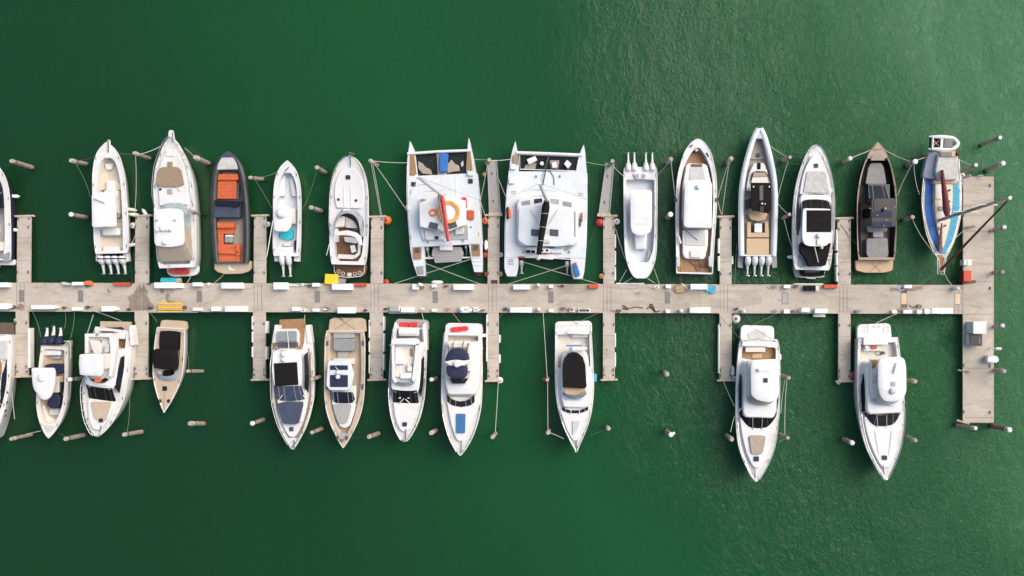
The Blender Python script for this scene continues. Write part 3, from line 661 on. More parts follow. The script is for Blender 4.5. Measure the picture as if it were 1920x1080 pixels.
for P_ in ((98, 500, 1.75), (630, 500, 1.75), (380, 215, 1.9)): mesh('stay', *tubegeo([b.P3(*P_), (A[0]-.05, A[1]-.1, 15.3)], .014, 4), 'steel', b.o)
for s in (0, 1):
    L1 = [((108, 560), (96, 700), (95, 840)), ((632, 400), (632, 600), (626, 820))][s]
    b.tube('lifeline', [(x, y, 2.35) for x, y in L1], .018, 'steel')
    for x, y in L1: b.tube('stanchion', [(x, y, 1.7), (x, y, 2.38)], .022, 'steel')
for x, y in ((215, 845), (515, 845), (300, 350), (455, 350)): b.radar(x, y, 1.75, .1, .12, 'midgrey', 'winch')
for y in (340, 440): b.on('deck_seam', [(190, y), (560, y+4), (560, y+6), (190, y+2)], 1.72, 'white', h=.012, bev=0)
c = b.P3(312, 880, 3.2); b.radar(311, 882, 2.4, .24, .2, 'cream')
for x, y in ((262, 570), (438, 570)): b.tube('rigging_line', [(x, y, 2.9), (x+(350-x)*.7, y+100, 3.0)], .025, 'steel')
b.motor(202, 898, 202, 982, 'palegrey', None, 1.2, .2); b.motor(500, 905, 500, 992, 'palegrey', None, 1.2, .2)
for y in (892, 905, 920): b.on('stern_step', Q(115, y, 150, y+4), 1.72, 'grey', h=.03)
b.sl('rolled_mat', [(538, 925), (565, 925), (585, 990), (575, 1005), (555, 1005)], 1.7, 2.2, 'blue', bev=.1); b.sl('mat_end', Q(540, 912, 562, 926), 1.75, 2.2, 'redcover', bev=.04)
b.sl('motor_bracket', Q(178, 872, 222, 882), 1.6, 1.85, 'redcover')
# --- T8 stern-out centre console
b = Boat('center_console_boat', 'white open boat lying stern outwards with four white outboards', 'boat', F6, (281, 300), (283, 1014), 1.2, TOP)
b.hull([(300, 108), (400, 110), (600, 108), (750, 106), (850, 101), (910, 90), (960, 73), (995, 54), (1009, 40), (1015, 28)], op=[(368, 92), (600, 92), (800, 84), (880, 64), (915, 46)], floor=.45, fmat='paleblue', wmat='paleblue', wl=.86, rake=.5)
b.sl('motor_bracket', Q(178, 288, 386, 322), .3, 1.0, 'white'); b.pad('live_well', [(236, 332), (250, 326), (310, 326), (326, 345), (310, 366), (250, 366)], 'white', h=.2)
for x in (259, 302): b.pad('well_lid', circle(x, 347, 14, n=14), 'midgrey', h=.26, r=0)
b.sl('console', Q(240, 560, 335, 690), .45, 1.4, 'offwhite'); b.sl('leaning_post', Q(245, 470, 330, 520), .45, 1.2, 'white')
b.sl('front_seat', [(240, 725), (325, 725), (318, 826), (250, 826)], .45, 1.0, 'white', dome=.06); b.sl('bow_seat', [(322, 890), (336, 828), (358, 828), (350, 900), (330, 918)], .45, .85, 'white')
b.sl('hardtop', S([(440, 60), (450, 70), (680, 69), (715, 60), (735, 25)]), 2.1, 2.3, 'roofwhite', r=.25, dome=.05)
for x in (240, 260, 285, 310, 330): b.on('roof_rib', [(x, 455), (x+2, 455), (x+2, 640), (x, 640)], 2.33, 'offwhite', h=.03, bev=0)
b.on('roof_panel', Q(244, 650, 325, 665), 2.33, 'offwhite', h=.04)
for x, y in ((235, 500), (340, 500), (235, 690), (340, 690)): b.tube('hardtop_leg', [(x, y, .5), (x, y, 2.15)], .035, 'steelwhite')
for x, y in ((203, 318), (243, 318), (318, 318), (360, 318)): b.motor(x, y, x-1, 202, 'white', w=.27)
# --- T9 downeast / teak side decks
b = Boat('motor_boat', 'white cabin boat with teak side decks all round and wide white bulwark', 'boat', F6, (634, 985), (655, 113), 1.6, TOP)
b.hull([(985, 118), (940, 120), (800, 124), (600, 132), (450, 132), (350, 125), (270, 108), (200, 86), (155, 59), (130, 36), (117, 16), (113, 5)], op=[(978, 112), (942, 114), (940, 98), (800, 104), (600, 110), (450, 110), (350, 98), (280, 80), (220, 52), (180, 24), (168, 8)], floor=1.05, fmat='teak', wmat='white', wl=.84)
b.sl('trunk_cabin', [(580, 275), (600, 264), (700, 268), (718, 280), (745, 400), (748, 690), (565, 690), (555, 600), (560, 400)], 1.05, 1.85, 'white', r=.25, tp=.08, bev=.1)
b.on('skylight', Q(612, 270, 686, 288), 1.86, 'darkteak', h=.05); b.on('foredeck_panel', [(608, 292), (690, 292), (705, 375), (600, 375)], 1.86, 'palegrey', h=.04)
b.sl('aft_cabin', [(556, 698), (725, 698), (722, 800), (705, 880), (690, 892), (575, 888), (558, 860)], 1.05, 1.7, 'white', r=.2, bev=.08); b.on('cockpit_sole', Q(574, 702, 706, 802), 1.71, 'palegrey', h=.05, r=.08); b.sl('seat', Q(608, 836, 676, 880), 1.6, 1.85, 'offwhite')
b.sl('hardtop', S([(685, 60), (676, 90), (400, 90), (385, 78), (374, 40)]), 2.95, 3.12, 'roofwhite', r=.35, dome=.08)
b.sl('wheelhouse_glass', S([(670, 74), (420, 74), (405, 60)]), 1.8, 2.96, 'clearglass', r=.2, tp=.1)
b.radar(659, 420, 3.2, .22); b.sl('anchor_winch', circle(648, 178, 12), 1.1, 1.7, 'steel', r=0); b.sl('coiled_line', circle(622, 188, 10), 1.1, 1.3, 'darkrope', r=0)
for q in (Q(516, 875, 540, 940), Q(727, 872, 750, 938)): b.sl('stern_locker', q, 1.5, 1.9, 'palegrey')
for q in ([(598, 158), (620, 145), (624, 152), (604, 166)], [(708, 200), (714, 196), (730, 222), (724, 228)]): b.pad('fairlead', q, 'darkgrey', h=.1)
for x in (512, 776): b.pad('side_gate', Q(x-8, 492, x+8, 520), 'darkgrey', h=.08)
b.tube('outrigger_base', [(530, 740, 1.9), (545, 790, 1.9)], .1, 'white'); b.tube('crew_line', [(565, 690, 2.0), (655, 768, 1.8)], .025, 'darkrope')
b.tube('coiled_line_aft', [(600, 905, 1.15), (650, 935, 1.15), (665, 915, 1.15), (680, 940, 1.15), (655, 965, 1.15), (650, 940, 1.15), (720, 940, 1.15)], .04, 'brownrope', sm=True)
# --- T10 long narrow tender with four outboards
b = Boat('rigid_inflatable_boat', 'long pale blue sided boat with black hardtop, tan sun pad and four white outboards', 'boat', F7, (280, 870), (288, 44), 1.35, TOP)
b.hull([(870, 122), (700, 126), (500, 127), (400, 121), (300, 106), (200, 82), (120, 58), (70, 38), (44, 24)], mat='bluetube', wl=.84, rake=.7, op=[(862, 86), (600, 92), (400, 88), (300, 74), (200, 52), (120, 32), (100, 26)], floor=.85, fmat='taupe', wmat='bluetube', deck='bluetube')
h = b.hp; pts = [(max(w-.24, .04), v, b.zd(v)-.05) for v, w in h]
for s in (1, -1): mesh('side_tube', *tubegeo([(s*x, y, z) for x, y, z in pts], .25, 14), 'bluetube', b.o, ang=60)
b.sl('bow_plate', S([(104, 30), (50, 22)]), 1.3, 1.75, 'palegrey'); b.sl('bow_step', S([(240, 62), (200, 50), (110, 30)]), .8, 1.0, 'taupe', r=.05); b.on('deck_hatch', circle(284, 213, 15), 1.0, 'hatch', h=.08, r=0)
b.sl('console', [(210, 445), (208, 420), (225, 330), (258, 262), (322, 262), (345, 320), (362, 400), (362, 445)], .85, 1.5, 'white', r=.15, bev=.08)
b.on('console_stripe', Q(277, 262, 301, 305), 1.5, 'black', h=.04); b.on('windscreen', [(236, 385), (245, 325), (275, 315), (335, 318), (352, 345), (356, 395)], 1.55, 'glass', h=.18, r=.15, bev=.04); b.on('dashboard', [(255, 325), (330, 325), (345, 352), (248, 355)], 1.75, 'canvaslight', h=.04); b.on('dashboard', [(246, 358), (346, 354), (352, 395), (240, 392)], 1.75, 'offwhite', h=.04)
b.sl('hardtop', [(236, 392), (362, 392), (370, 420), (370, 570), (355, 592), (250, 575), (236, 560)], 2.3, 2.45, 'black', r=.12, bev=.04)
b.on('roof_hatch', Q(293, 410, 317, 508), 2.46, 'darkgrey', h=.05); b.on('roof_hatch', Q(295, 545, 320, 585), 2.46, 'blackgloss', h=.07)
for q in (Q(250, 412, 258, 424), Q(354, 412, 362, 424)): b.on('roof_light', q, 2.46, 'white', h=.08)
b.radar(308, 530, 2.5, .1, .2); b.radar(328, 532, 2.5, .07, .15)
for x, y in ((225, 430), (345, 430), (225, 560), (345, 560)): b.tube('hardtop_leg', [(x, y, .9), (x, y, 2.35)], .05, 'blackgloss')
b.sl('helm_seat', [(212, 500), (238, 488), (240, 560), (215, 555)], .85, 1.5, 'darkgrey')
b.sl('aft_seat', [(220, 598), (232, 592), (338, 590), (345, 600), (330, 632), (285, 646), (235, 632)], .85, 1.4, 'tan', r=.1, bev=.06)
b.sl('sofa', [(212, 650), (236, 648), (238, 720), (212, 722)], .85, 1.35, 'tan', bev=.05); b.sl('sofa', [(328, 650), (350, 642), (355, 722), (328, 720)], .85, 1.35, 'tan', bev=.05); b.sl('sofa', Q(212, 718, 355, 750), .85, 1.37, 'tan', bev=.05)
b.sl('sofa_well', Q(238, 656, 327, 720), .85, .95, 'darkgrey'); b.sl('table', Q(260, 658, 310, 718), 1.3, 1.45, 'white'); b.sl('sun_pad', Q(208, 756, 355, 866), .85, 1.4, 'tan', bev=.06)
for sx in (-1, 1): b.sl('stern_wing', [(280+sx*88, 870), (280+sx*126, 860), (280+sx*128, 945), (280+sx*98, 950)], .2, .7, 'midgrey', r=.05)
for x1, x2 in ((217, 214), (263, 260), (309, 303), (354, 348)): b.motor(x1, 874, x2, 998, 'white', None, w=.28)
# --- T11 yacht with black roof
b = Boat('motor_yacht', 'white yacht with black roof panel, black stern canvas and black jet tender', 'boat', F7, (637, 960), (655, 153), 1.8, TOP)
b.hull([(960, 110), (900, 122), (700, 136), (550, 135), (450, 127), (350, 108), (280, 88), (220, 65), (180, 42), (162, 25), (153, 8)], wl=.84)
b.bowrail(860, .6)
for s in (-1, 1): b.pad('side_deck', [(655+s*105, 450), (655+s*118, 450), (652+s*124, 700), (648+s*112, 700), (651+s*106, 600)], 'midgrey', r=.04); b.pad('side_deck', [(655+s*68, 280), (655+s*45, 215), (655+s*38, 235), (655+s*92, 350), (655+s*105, 430), (655+s*115, 430), (655+s*88, 320)], 'midgrey', r=.04)
b.pad('raised_foredeck', S([(470, 100), (400, 92), (330, 78), (270, 55), (230, 30), (215, 15)]), 'white', h=.3, sm=True, bev=.1)
b.pad('sun_pad', [(578, 455), (600, 325), (612, 318), (710, 320), (722, 330), (750, 462)], 'greycanvas', h=.42, bev=.05); b.pad('deck_hatch', Q(644, 270, 672, 297), 'hatch', h=.36)
b.sl('deckhouse', S([(790, 100), (600, 104), (500, 102), (470, 92)]), 1.7, 2.55, 'white', r=.3, tp=.1, bev=.08)
b.band('windscreen', [(456, 0, 2.15), (462, 60, 2.15), (475, 92, 2.1)], [(560, 0, 3.0), (562, 60, 3.0), (566, 86, 3.0)], 'black')
for s in (-1, 1): b.tube('wiper', [(661+s*58, 468, 2.35), (661+s*82, 505, 2.6)], .035, 'steelwhite')
b.sl('hardtop', S([(808, 50), (795, 78), (760, 92), (700, 94), (580, 92), (560, 86)]), 2.85, 3.05, 'roofwhite', r=.3, bev=.05); b.on('roof_panel', Q(602, 572, 762, 714), 3.06, 'black', h=.05)
b.band('side_window', [(470, 97, 2.0), (540, 108, 1.95), (640, 110, 1.95), (740, 106, 2.0)], [(500, 95, 2.45), (560, 98, 2.7), (650, 99, 2.7), (735, 100, 2.4)], 'glass', sides=True)
b.radar(680, 740, 3.1, .22); b.on('roof_box', Q(670, 760, 702, 797), 3.05, 'white', h=.15); b.radar(699, 818, 3.1, .13, .2, 'cream')
b.sl('stern_canvas', [(562, 770), (585, 800), (745, 805), (762, 780), (745, 860), (725, 935), (620, 938), (595, 880), (565, 850)], 1.8, 2.6, 'black', r=.15, bev=.15); b.tube('flag_pole', [(653, 810, 3.0), (677, 912, 2.75)], .035, 'steelwhite')
for y in (840, 865, 890): b.pad('stern_step', Q(738, y, 762, y+10), 'midgrey', h=.08)
b.pad('stern_deck', [(545, 860), (590, 890), (610, 935), (560, 950), (540, 930)], 'grey')
b.sl('swim_platform', S([(1012, 84), (1000, 92), (945, 106)]), .25, .65, 'midgrey', r=.1)
b.tube('platform_rim', [(548, 965, .7), (556, 1008, .7), (636, 1012, .7), (716, 1005, .7)], .05, 'white')
# --- T12 dark open boat
b = Boat('motor_boat', 'dark open boat with tan gunwales, grey seat covers and dark glass hardtop', 'boat', F8, (256, 895), (257, 131), 1.3, TOP)
b.hull([(895, 118), (800, 126), (600, 130), (480, 128), (380, 116), (300, 96), (230, 70), (180, 42), (150, 18), (131, 0)], mat='black', deck='tanrim', rmat='tanrim', op=[(880, 112), (700, 123), (520, 123), (400, 109), (300, 88), (250, 68), (235, 54)], floor=.5, fmat='darktaupe', wmat='black', wl=.8, rim=.03)
b.pad('bow_step', S([(250, 48), (212, 34)]), 'taupe', h=.07); b.pad('bow_cap', S([(180, 32), (150, 14)]), 'tanrim', h=.09)
for s in (-1, 1):
    b.sl('side_pocket', [(257+s*102, 520), (257+s*121, 520), (256+s*121, 700), (256+s*111, 870), (256+s*98, 870), (256+s*104, 700)], .5, 1.1, 'black'); b.sl('bow_coaming', [(257+s*72, 395), (257+s*106, 400), (257+s*86, 300), (257+s*64, 250), (257+s*40, 250), (257+s*56, 300)], .5, .95, 'black')
b.sl('bow_lounge', S([(400, 76), (300, 62), (252, 44)]), .5, .8, 'black'); b.sl('lounge_cover', S([(402, 66), (385, 68), (290, 52), (262, 34)]), .75, 1.15, 'covergrey', r=.2, bev=.08)
b.sl('console', Q(200, 400, 345, 520), .5, 1.3, 'darkgrey', bev=.1); b.band('windscreen', [(412, 0, 1.4), (416, 48, 1.4), (440, 62, 1.4)], [(495, 0, 2.0), (495, 56, 2.0), (500, 64, 2.0)], 'glass')
b.sl('hardtop', [(222, 495), (372, 492), (385, 515), (392, 600), (382, 680), (240, 688), (222, 670)], 2.15, 2.3, 'glass', r=.15, bev=.04)
b.on('roof_frame', Q(232, 580, 360, 620), 2.31, 'navy', h=.04); b.on('roof_frame', Q(232, 648, 360, 682), 2.31, 'navy', h=.04)
b.on('roof_window', [(238, 500), (355, 500), (355, 575), (238, 575)], 2.31, 'glassbrown', h=.05)
b.radar(303, 568, 2.4, .16, .2, 'darkgrey'); b.radar(312, 562, 2.6, .09, .2, 'steelwhite')
for x, y in ((215, 560), (262, 605), (318, 635), (302, 673), (375, 550)): b.radar(x, y, 2.35, .045, .06, 'white', 'roof_light')
for x, y in ((240, 520), (355, 520), (245, 660), (350, 660)): b.tube('hardtop_leg', [(x, y, .6), (x, y, 2.2)], .05, 'black')
b.sl('helm_seat', Q(182, 560, 215, 620), .5, 1.2, 'black'); b.sl('aft_seat', [(192, 680), (205, 672), (330, 690), (325, 712), (200, 715)], .5, 1.2, 'covergrey', bev=.08); b.sl('table', Q(234, 706, 302, 750), .5, 1.15, 'midgrey'); b.sl('sun_pad_cover', [(190, 756), (330, 750), (336, 860), (322, 885), (205, 888), (190, 860)], .5, 1.2, 'covergrey', r=.25, bev=.1)
b.sl('swim_platform', S([(980, 62), (966, 116), (950, 122), (898, 124)]), .2, .68, 'tan', r=.15, bev=.04)
b.tube('platform_strap', [(210, 975, .72), (290, 908, .72)], .015, 'brownrope'); b.tube('platform_strap', [(285, 975, .72), (222, 910, .72)], .015, 'brownrope')
# --- T13 sailboat
b = Boat('sailboat', 'old sailboat with blue side decks, dark red furled sails and grey canvas over its stern', 'sailboat', F8, (688, 197), (675, 880), 1.5, TOP)
b.hull([(197, 88), (240, 100), (300, 110), (400, 122), (520, 127), (600, 122), (700, 102), (780, 76), (840, 48), (880, 24)], mat='offwhite', wl=.8, rake=1.2, rim=.06, rmat='cream', deck='offwhite')
for s, m, nm in ((-1, 'blue', 'side_deck_cover'), (1, 'skyblue', 'side_deck_cover')):
    lo = [(y, w-13) for y, w in ((380, 120), (520, 126), (600, 121), (700, 100), (780, 74), (840, 42), (858, 30))]; hi = [(y, w-60) for y, w in ((380, 118), (520, 124), (600, 118), (700, 98), (780, 76), (840, 52), (858, 44))]
    L0 = [(w*s if True else 0, v) for v, w in b.half(lo, 1.5, True)]; L1 = [(max(w, .03)*s, v) for v, w in b.half(hi, 1.5, True)]
    s_ = -1   # the boat points down the picture, so its own right is the picture's left
    L0 = [(x*s_, v) for x, v in L0]; L1 = [(x*s_, v) for x, v in L1]; n_ = len(L0)
    vs = [(x, v, b.dz(x, v)+.05) for x, v in L0]+[(x, v, b.dz(x, v)+.05) for x, v in L1]
    vs += [(x, v, z-.09) for x, v, z in vs]
    fs = []
    for i in range(n_-1): fs += [(i, i+1, n_+i+1, n_+i), (i, i+1, 2*n_+i+1, 2*n_+i), (n_+i, n_+i+1, 3*n_+i+1, 3*n_+i)]
    mesh(nm, vs, fs, m, b.o)
b.sl('coach_roof', S([(395, 58), (520, 58), (640, 46), (740, 26), (800, 10), (815, 4)]), 1.5, 1.95, 'cream', sm=True, tp=.06, bev=.08)
b.sl('cabin_hatch', Q(660, 545, 690, 575), 1.95, 2.03, 'grey'); b.sl('cabin_hatch', Q(660, 680, 682, 702), 1.95, 2.03, 'grey'); b.sl('sliding_hatch', Q(640, 400, 690, 500), 1.95, 2.05, 'offwhite')
for x, y in ((622, 440), (622, 514), (732, 514), (640, 672), (705, 672), (733, 440)): b.radar(x, y, 2.0, .09, .12, 'darkgrey', 'winch')
for q in (Q(722, 445, 732, 455), Q(722, 465, 732, 475)): b.on('vent', q, 1.96, 'midgrey', h=.05)
b.sl('stern_canvas', [(592, 205), (650, 188), (665, 230), (650, 370), (570, 365), (555, 350), (575, 260)], 1.5, 2.2, 'bluecanvas', r=.15, bev=.12); b.sl('awning', [(662, 200), (780, 215), (792, 300), (785, 372), (665, 375), (640, 320)], 1.7, 2.6, 'greycanvas', r=.15, bev=.15)
b.sl('deck_beam', Q(628, 372, 782, 398), 1.5, 2.1, 'tan'); b.sl('stern_gallows', Q(672, 186, 775, 222), 2.6, 2.75, 'tan'); b.on('solar_panel', Q(677, 192, 750, 218), 2.76, 'solar', h=.05); b.radar(783, 205, 2.6, .2, .25, 'maroon', 'rolled_flag')
A = b.P3(668, 637, 1.95); TT = b.P3(1130, 490, 15.6); mesh('mast', *tubegeo([A, TT], [.17, .12], 10), 'steel', b.o)
for t, wd in ((.42, 1.1), (.72, .8)):
    m_ = [A[k]+(TT[k]-A[k])*t for k in range(3)]; mesh('spreader', *tubegeo([(m_[0]-wd, m_[1], m_[2]), (m_[0]+wd, m_[1], m_[2])], .045, 6), 'steelwhite', b.o)
Bm = b.P3(683, 310, 2.9); C0 = b.P3(718, 610, 3.0); mesh('boom', *tubegeo([(C0[0], C0[1], 2.75), (Bm[0], Bm[1], 2.75)], .08, 8), 'tan', b.o); sailcover(b, C0, Bm, 'maroon', .36, .14)
bs = b.P3(680, 958, 2.2); mesh('furled_headsail', *tubegeo([bs, (TT[0]*.96+bs[0]*.04, TT[1]*.96+bs[1]*.04, 15.1)], [.13, .07], 8), 'maroon', b.o)
sailcover(b, b.P3(668, 838, 2.1), b.P3(683, 655, 2.4), 'pilered', .24, .06, 'staysail_bundle')
b.sl('bowsprit', [(655, 862), (690, 862), (686, 985), (672, 985)], 1.85, 2.05, 'teak', bev=.02)
b.tube('pulpit_rail', [(620, 835, 2.0), (655, 880, 2.4), (655, 985, 2.4), (698, 992, 2.4), (710, 880, 2.4), (735, 835, 2.0)], .04, 'steelwhite'); b.tube('pulpit_rail', [(640, 850, 2.0), (665, 900, 2.1), (665, 970, 2.1), (690, 975, 2.1), (698, 890, 2.1), (715, 850, 2.0)], .035, 'steelwhite')
for s in (-1, 1): b.tube('lifeline', [(688+s*108, 240, 2.1), (682+s*122, 400, 2.1), (679+s*126, 520, 2.1), (678+s*104, 690, 2.15), (676+s*75, 780, 2.2), (675+s*48, 838, 2.3)], .025, 'steel', sm=True)
for x1, y1 in ((560, 600), (770, 600)): b.tube('shroud', [(x1, y1, 1.6), (1127, 492, 15.4)], .014, 'steel', n=4)
# ================================================================== BOATS, lower row
# --- B0
b = Boat('motor_yacht', 'white yacht with teak stern platform cut off by the lower left edge of the photo', 'boat', Fr(0, 590, 4.5), (-75, 170), (-85, 1120), 2.0, BOT)
b.hull([(170, 168), (300, 172), (500, 168), (680, 150), (800, 126), (920, 92), (1040, 46), (1120, 0)], wl=.66)
b.sl('swim_platform', S([(66, 104), (75, 116), (185, 122)]), .3, .9, 'oldteak', r=.1)
b.sl('deckhouse', S([(180, 150), (450, 145), (600, 130), (720, 110), (760, 90)]), 1.9, 2.9, 'white', r=.3, tp=.1, bev=.1)
b.band('side_window', [(290, 148, 2.3), (500, 150, 2.25), (640, 136, 2.25), (760, 108, 2.2)], [(330, 136, 2.9), (500, 134, 2.9), (620, 118, 2.9), (690, 100, 2.85)], 'glass', sides=True)
b.band('windscreen', [(860, 0, 2.25), (845, 60, 2.25), (770, 106, 2.2)], [(740, 0, 2.92), (730, 50, 2.92), (700, 98, 2.88)], 'glass')
b.sl('hardtop', S([(200, 110), (500, 118), (640, 90)]), 3.6, 3.8, 'roofwhite', r=.4, bev=.06)
b.sl('roof_well', Q(-60, 220, 58, 380), 2.9, 2.98, 'palegrey', r=.1); b.sl('cockpit_sole', Q(-60, 395, 14, 500), 2.9, 2.97, 'teak')
for y in (655, 740, 810, 850): b.pad('scupper', Q(60 if y < 800 else 50, y-12, 72 if y < 800 else 60, y+12), 'darkgrey', h=.06)
b.tube('outrigger', [(100, 660, 2.4), (123, 880, 1.0)], .035, 'palegrey')
# --- B1
b = Boat('center_console_boat', 'cream fishing boat with three navy outboards and an offset white hardtop', 'boat', G1, (334, 458), (312, 1015), 1.2, BOT)
b.hull([(458, 80), (560, 88), (700, 93), (800, 91), (870, 79), (930, 58), (985, 28), (1015, 2)], deck='offwhite', mat='offwhite', rmat='offwhite', op=[(475, 62), (600, 68), (700, 72), (800, 68), (870, 52), (930, 28)], floor=.5, fmat='tandeck', wmat='cream', rake=.8)
b.sl('motor_bracket', [(245, 452), (262, 446), (390, 446), (412, 418), (428, 422), (425, 462), (250, 470)], .3, .85, 'midgrey')
b.sl('transom_seat', Q(275, 480, 372, 512), .5, 1.0, 'white', dome=.05); b.sl('bait_well', Q(318, 514, 370, 535), .5, .8, 'midgrey'); b.sl('side_box', Q(262, 514, 276, 545), .5, .9, 'offwhite')
b.sl('seat_cover', [(272, 572), (300, 563), (388, 565), (386, 615), (350, 628), (290, 620)], .5, 1.25, 'navy', bev=.1, r=.15); b.sl('console', Q(290, 640, 360, 740), .5, 1.5, 'cream', bev=.06)
b.sl('console_cover', [(290, 790), (318, 738), (345, 735), (366, 775), (362, 815), (352, 838), (305, 838), (283, 815)], .5, 1.25, 'navy', bev=.12, r=.12); b.sl('bow_hatch', Q(303, 838, 362, 880), .5, .75, 'palegrey')
b.sl('bow_bench', [(258, 800), (275, 830), (290, 880), (335, 905), (358, 900), (352, 925), (320, 940), (275, 915), (250, 860)], .5, .95, 'offwhite', r=.1, bev=.05)
b.pad('bow_deck', S([(940, 40), (980, 14)]), 'palegrey', h=.05)
b.sl('side_locker', [(340, 675), (362, 672), (362, 745), (345, 740)], .5, .9, 'cream'); b.sl('glass_door', [(368, 672), (382, 690), (380, 738), (368, 742)], .6, 1.3, 'glass')
b.sl('hardtop', [(192, 588), (330, 588), (337, 620), (333, 700), (318, 745), (302, 775), (275, 787), (250, 778), (232, 748), (212, 728), (200, 690)], 2.2, 2.4, 'roofwhite', r=.2, dome=.06)
b.radar(255, 650, 2.48, .3, .18); b.on('roof_panel', Q(222, 606, 312, 716), 2.44, 'white', h=.03)
for x, y in ((250, 620), (315, 620), (270, 735), (305, 735)): b.tube('hardtop_leg', [(x+40, y, .6), (x, y, 2.25)], .04, 'steelwhite')
b.tube('swim_ladder', [(392, 425, 1.0), (420, 424, 1.1), (433, 440, 1.1), (433, 530, .9)], .04, 'white')
for x1, y1, x2, y2 in ((272, 445, 290, 345), (312, 443, 332, 335), (362, 443, 372, 345)): b.motor(x1, y1, x2, y2, 'navy', None, z=1.35, w=.34)
# --- B2
b = Boat('motor_yacht', 'white flybridge yacht with white canopy, rolled blue mat on its stern and tan bow pad', 'yacht', G1, (694, 352), (608, 1003), 1.9, BOT)
b.hull([(352, 110), (450, 124), (560, 131), (680, 132), (750, 127), (840, 106), (910, 80), (965, 46), (1003, 12)], wl=.88, op=[(365, 84), (500, 90)], floor=1.3, fmat='teak')
b.bowrail(640, .65, mat='steelwhite')
b.sl('swim_platform', [(613, 302), (798, 306), (800, 330), (775, 392), (612, 385)], .35, .8, 'tandeck', r=.08)
b.sl('stern_bench', Q(615, 374, 762, 412), 1.3, 2.1, 'white', bev=.08)
b.sl('deckhouse', S([(470, 90), (600, 96), (690, 92), (715, 70)]), 1.8, 3.0, 'white', r=.25, tp=.16, bev=.1)
b.band('windscreen', [(795, 0, 2.15), (792, 50, 2.15), (778, 84, 2.15)], [(708, 0, 3.0), (706, 50, 3.0), (700, 76, 3.0)], 'black')
b.band('side_window', [(500, 104, 2.3), (570, 108, 2.25), (650, 106, 2.25), (730, 100, 2.2)], [(510, 98, 2.7), (570, 98, 2.9), (640, 95, 2.9), (695, 88, 2.9)], 'glass', sides=True)
b.pad('foredeck', S([(785, 80), (850, 72), (910, 55), (950, 32), (965, 16)]), 'white', h=.3, sm=True, bev=.1)
b.pad('sun_pad', [(563, 802), (575, 795), (683, 797), (688, 805), (660, 905), (640, 918), (600, 905), (585, 890)], 'tandeck', h=.4, r=.1); b.pad('deck_hatch', Q(615, 897, 640, 920), 'navy', h=.46)
b.sl('flybridge', [(520, 378), (688, 378), (706, 392), (708, 480), (695, 570), (690, 660), (660, 700), (545, 698), (522, 640)], 2.9, 3.15, 'white', r=.12, bev=.05)
b.sl('flybridge_sole', [(540, 400), (665, 400), (668, 620), (640, 660), (560, 665), (538, 620)], 3.15, 3.2, 'offwhite', bev=0)
b.sl('flybridge_coaming', [(520, 378), (688, 378), (706, 392), (672, 400), (540, 398), (536, 500), (520, 500)], 3.1, 3.7, 'white', r=.06); b.sl('flybridge_coaming', [(668, 396), (708, 390), (710, 480), (696, 580), (682, 645), (665, 640), (672, 560), (675, 470)], 3.1, 3.7, 'white', r=.06)
b.sl('teak_panel', [(540, 450), (572, 495), (545, 498)], 3.2, 3.25, 'teak', bev=0); b.sl('teak_panel', [(575, 415), (625, 418), (622, 460), (605, 440)], 3.2, 3.25, 'teak', bev=0)
b.sl('sofa', [(545, 415), (600, 420), (625, 470), (620, 500), (575, 500)], 3.2, 3.6, 'offwhite', bev=.06); b.sl('helm_seat', Q(640, 440, 665, 495), 3.2, 3.7, 'palegrey', bev=.05)
b.sl('helm_console', [(630, 500), (672, 500), (670, 590), (630, 600)], 3.2, 3.7, 'offwhite'); b.band('windscreen_bridge', [(680, 0, 3.3), (672, 40, 3.3), (650, 62, 3.3)], [(662, 0, 3.7), (655, 34, 3.7), (640, 54, 3.7)], 'glassbrown'); b.sl('orange_vest', [(575, 655), (600, 650), (622, 660), (610, 678), (580, 678)], 3.6, 3.8, 'orange', bev=.05)
b.sl('canopy', [(488, 505), (625, 500), (632, 520), (630, 625), (615, 640), (490, 632), (484, 560)], 4.35, 4.5, 'roofwhite', r=.15, dome=.1)
for x, y in ((500, 515), (618, 515), (500, 620), (615, 620)): b.tube('canopy_leg', [(x+20, y, 3.2), (x, y, 4.4)], .04, 'steelwhite')
b.tube('fishing_rod', [(537, 372, 3.4), (572, 265, 5.0)], .035, 'steelwhite'); b.tube('anchor', [(622, 940, 2.5), (606, 1008, 2.5)], .06, 'steel')
b.radar(597, 383, 3.7, .12, .1, 'grey')
for s in (-1, 1): b.sl('stern_quarter', [(697+s*95, 352), (697+s*62, 330) if s < 0 else (697+s*100, 325), (697+s*112, 345), (697+s*124, 450), (697+s*104, 450)], 1.2, 2.15, 'white', r=.05)
# --- B3
b = Boat('motor_boat', 'small white boat with tan deck and black canvas over its cockpit', 'boat', G2, (262, 345), (232, 860), 1.15, BOT)
b.hull([(345, 84), (450, 92), (600, 92), (680, 78), (750, 54), (820, 22), (860, 0)], deck='tandeck', op=[(360, 66), (500, 66), (610, 64), (650, 48), (672, 22)], floor=.7, fmat='taupe', wmat='white', wl=.84)
b.sl('swim_platform', S([(297, 60), (302, 78), (350, 86)]), .25, .6, 'tandeck', r=.2)
b.sl('sun_pad_cover', [(192, 365), (300, 363), (305, 430), (302, 480), (195, 480), (188, 430)], .7, 1.35, 'black', r=.15, bev=.12)
b.sl('bimini', [(155, 480), (175, 470), (300, 475), (308, 560), (298, 605), (160, 590), (150, 550)], 1.9, 2.05, 'black', r=.12, dome=.08)
for x, y in ((175, 500), (290, 500), (175, 580), (285, 580)): b.tube('bimini_leg', [(x+10, y, .8), (x, y, 1.95)], .03, 'steel')
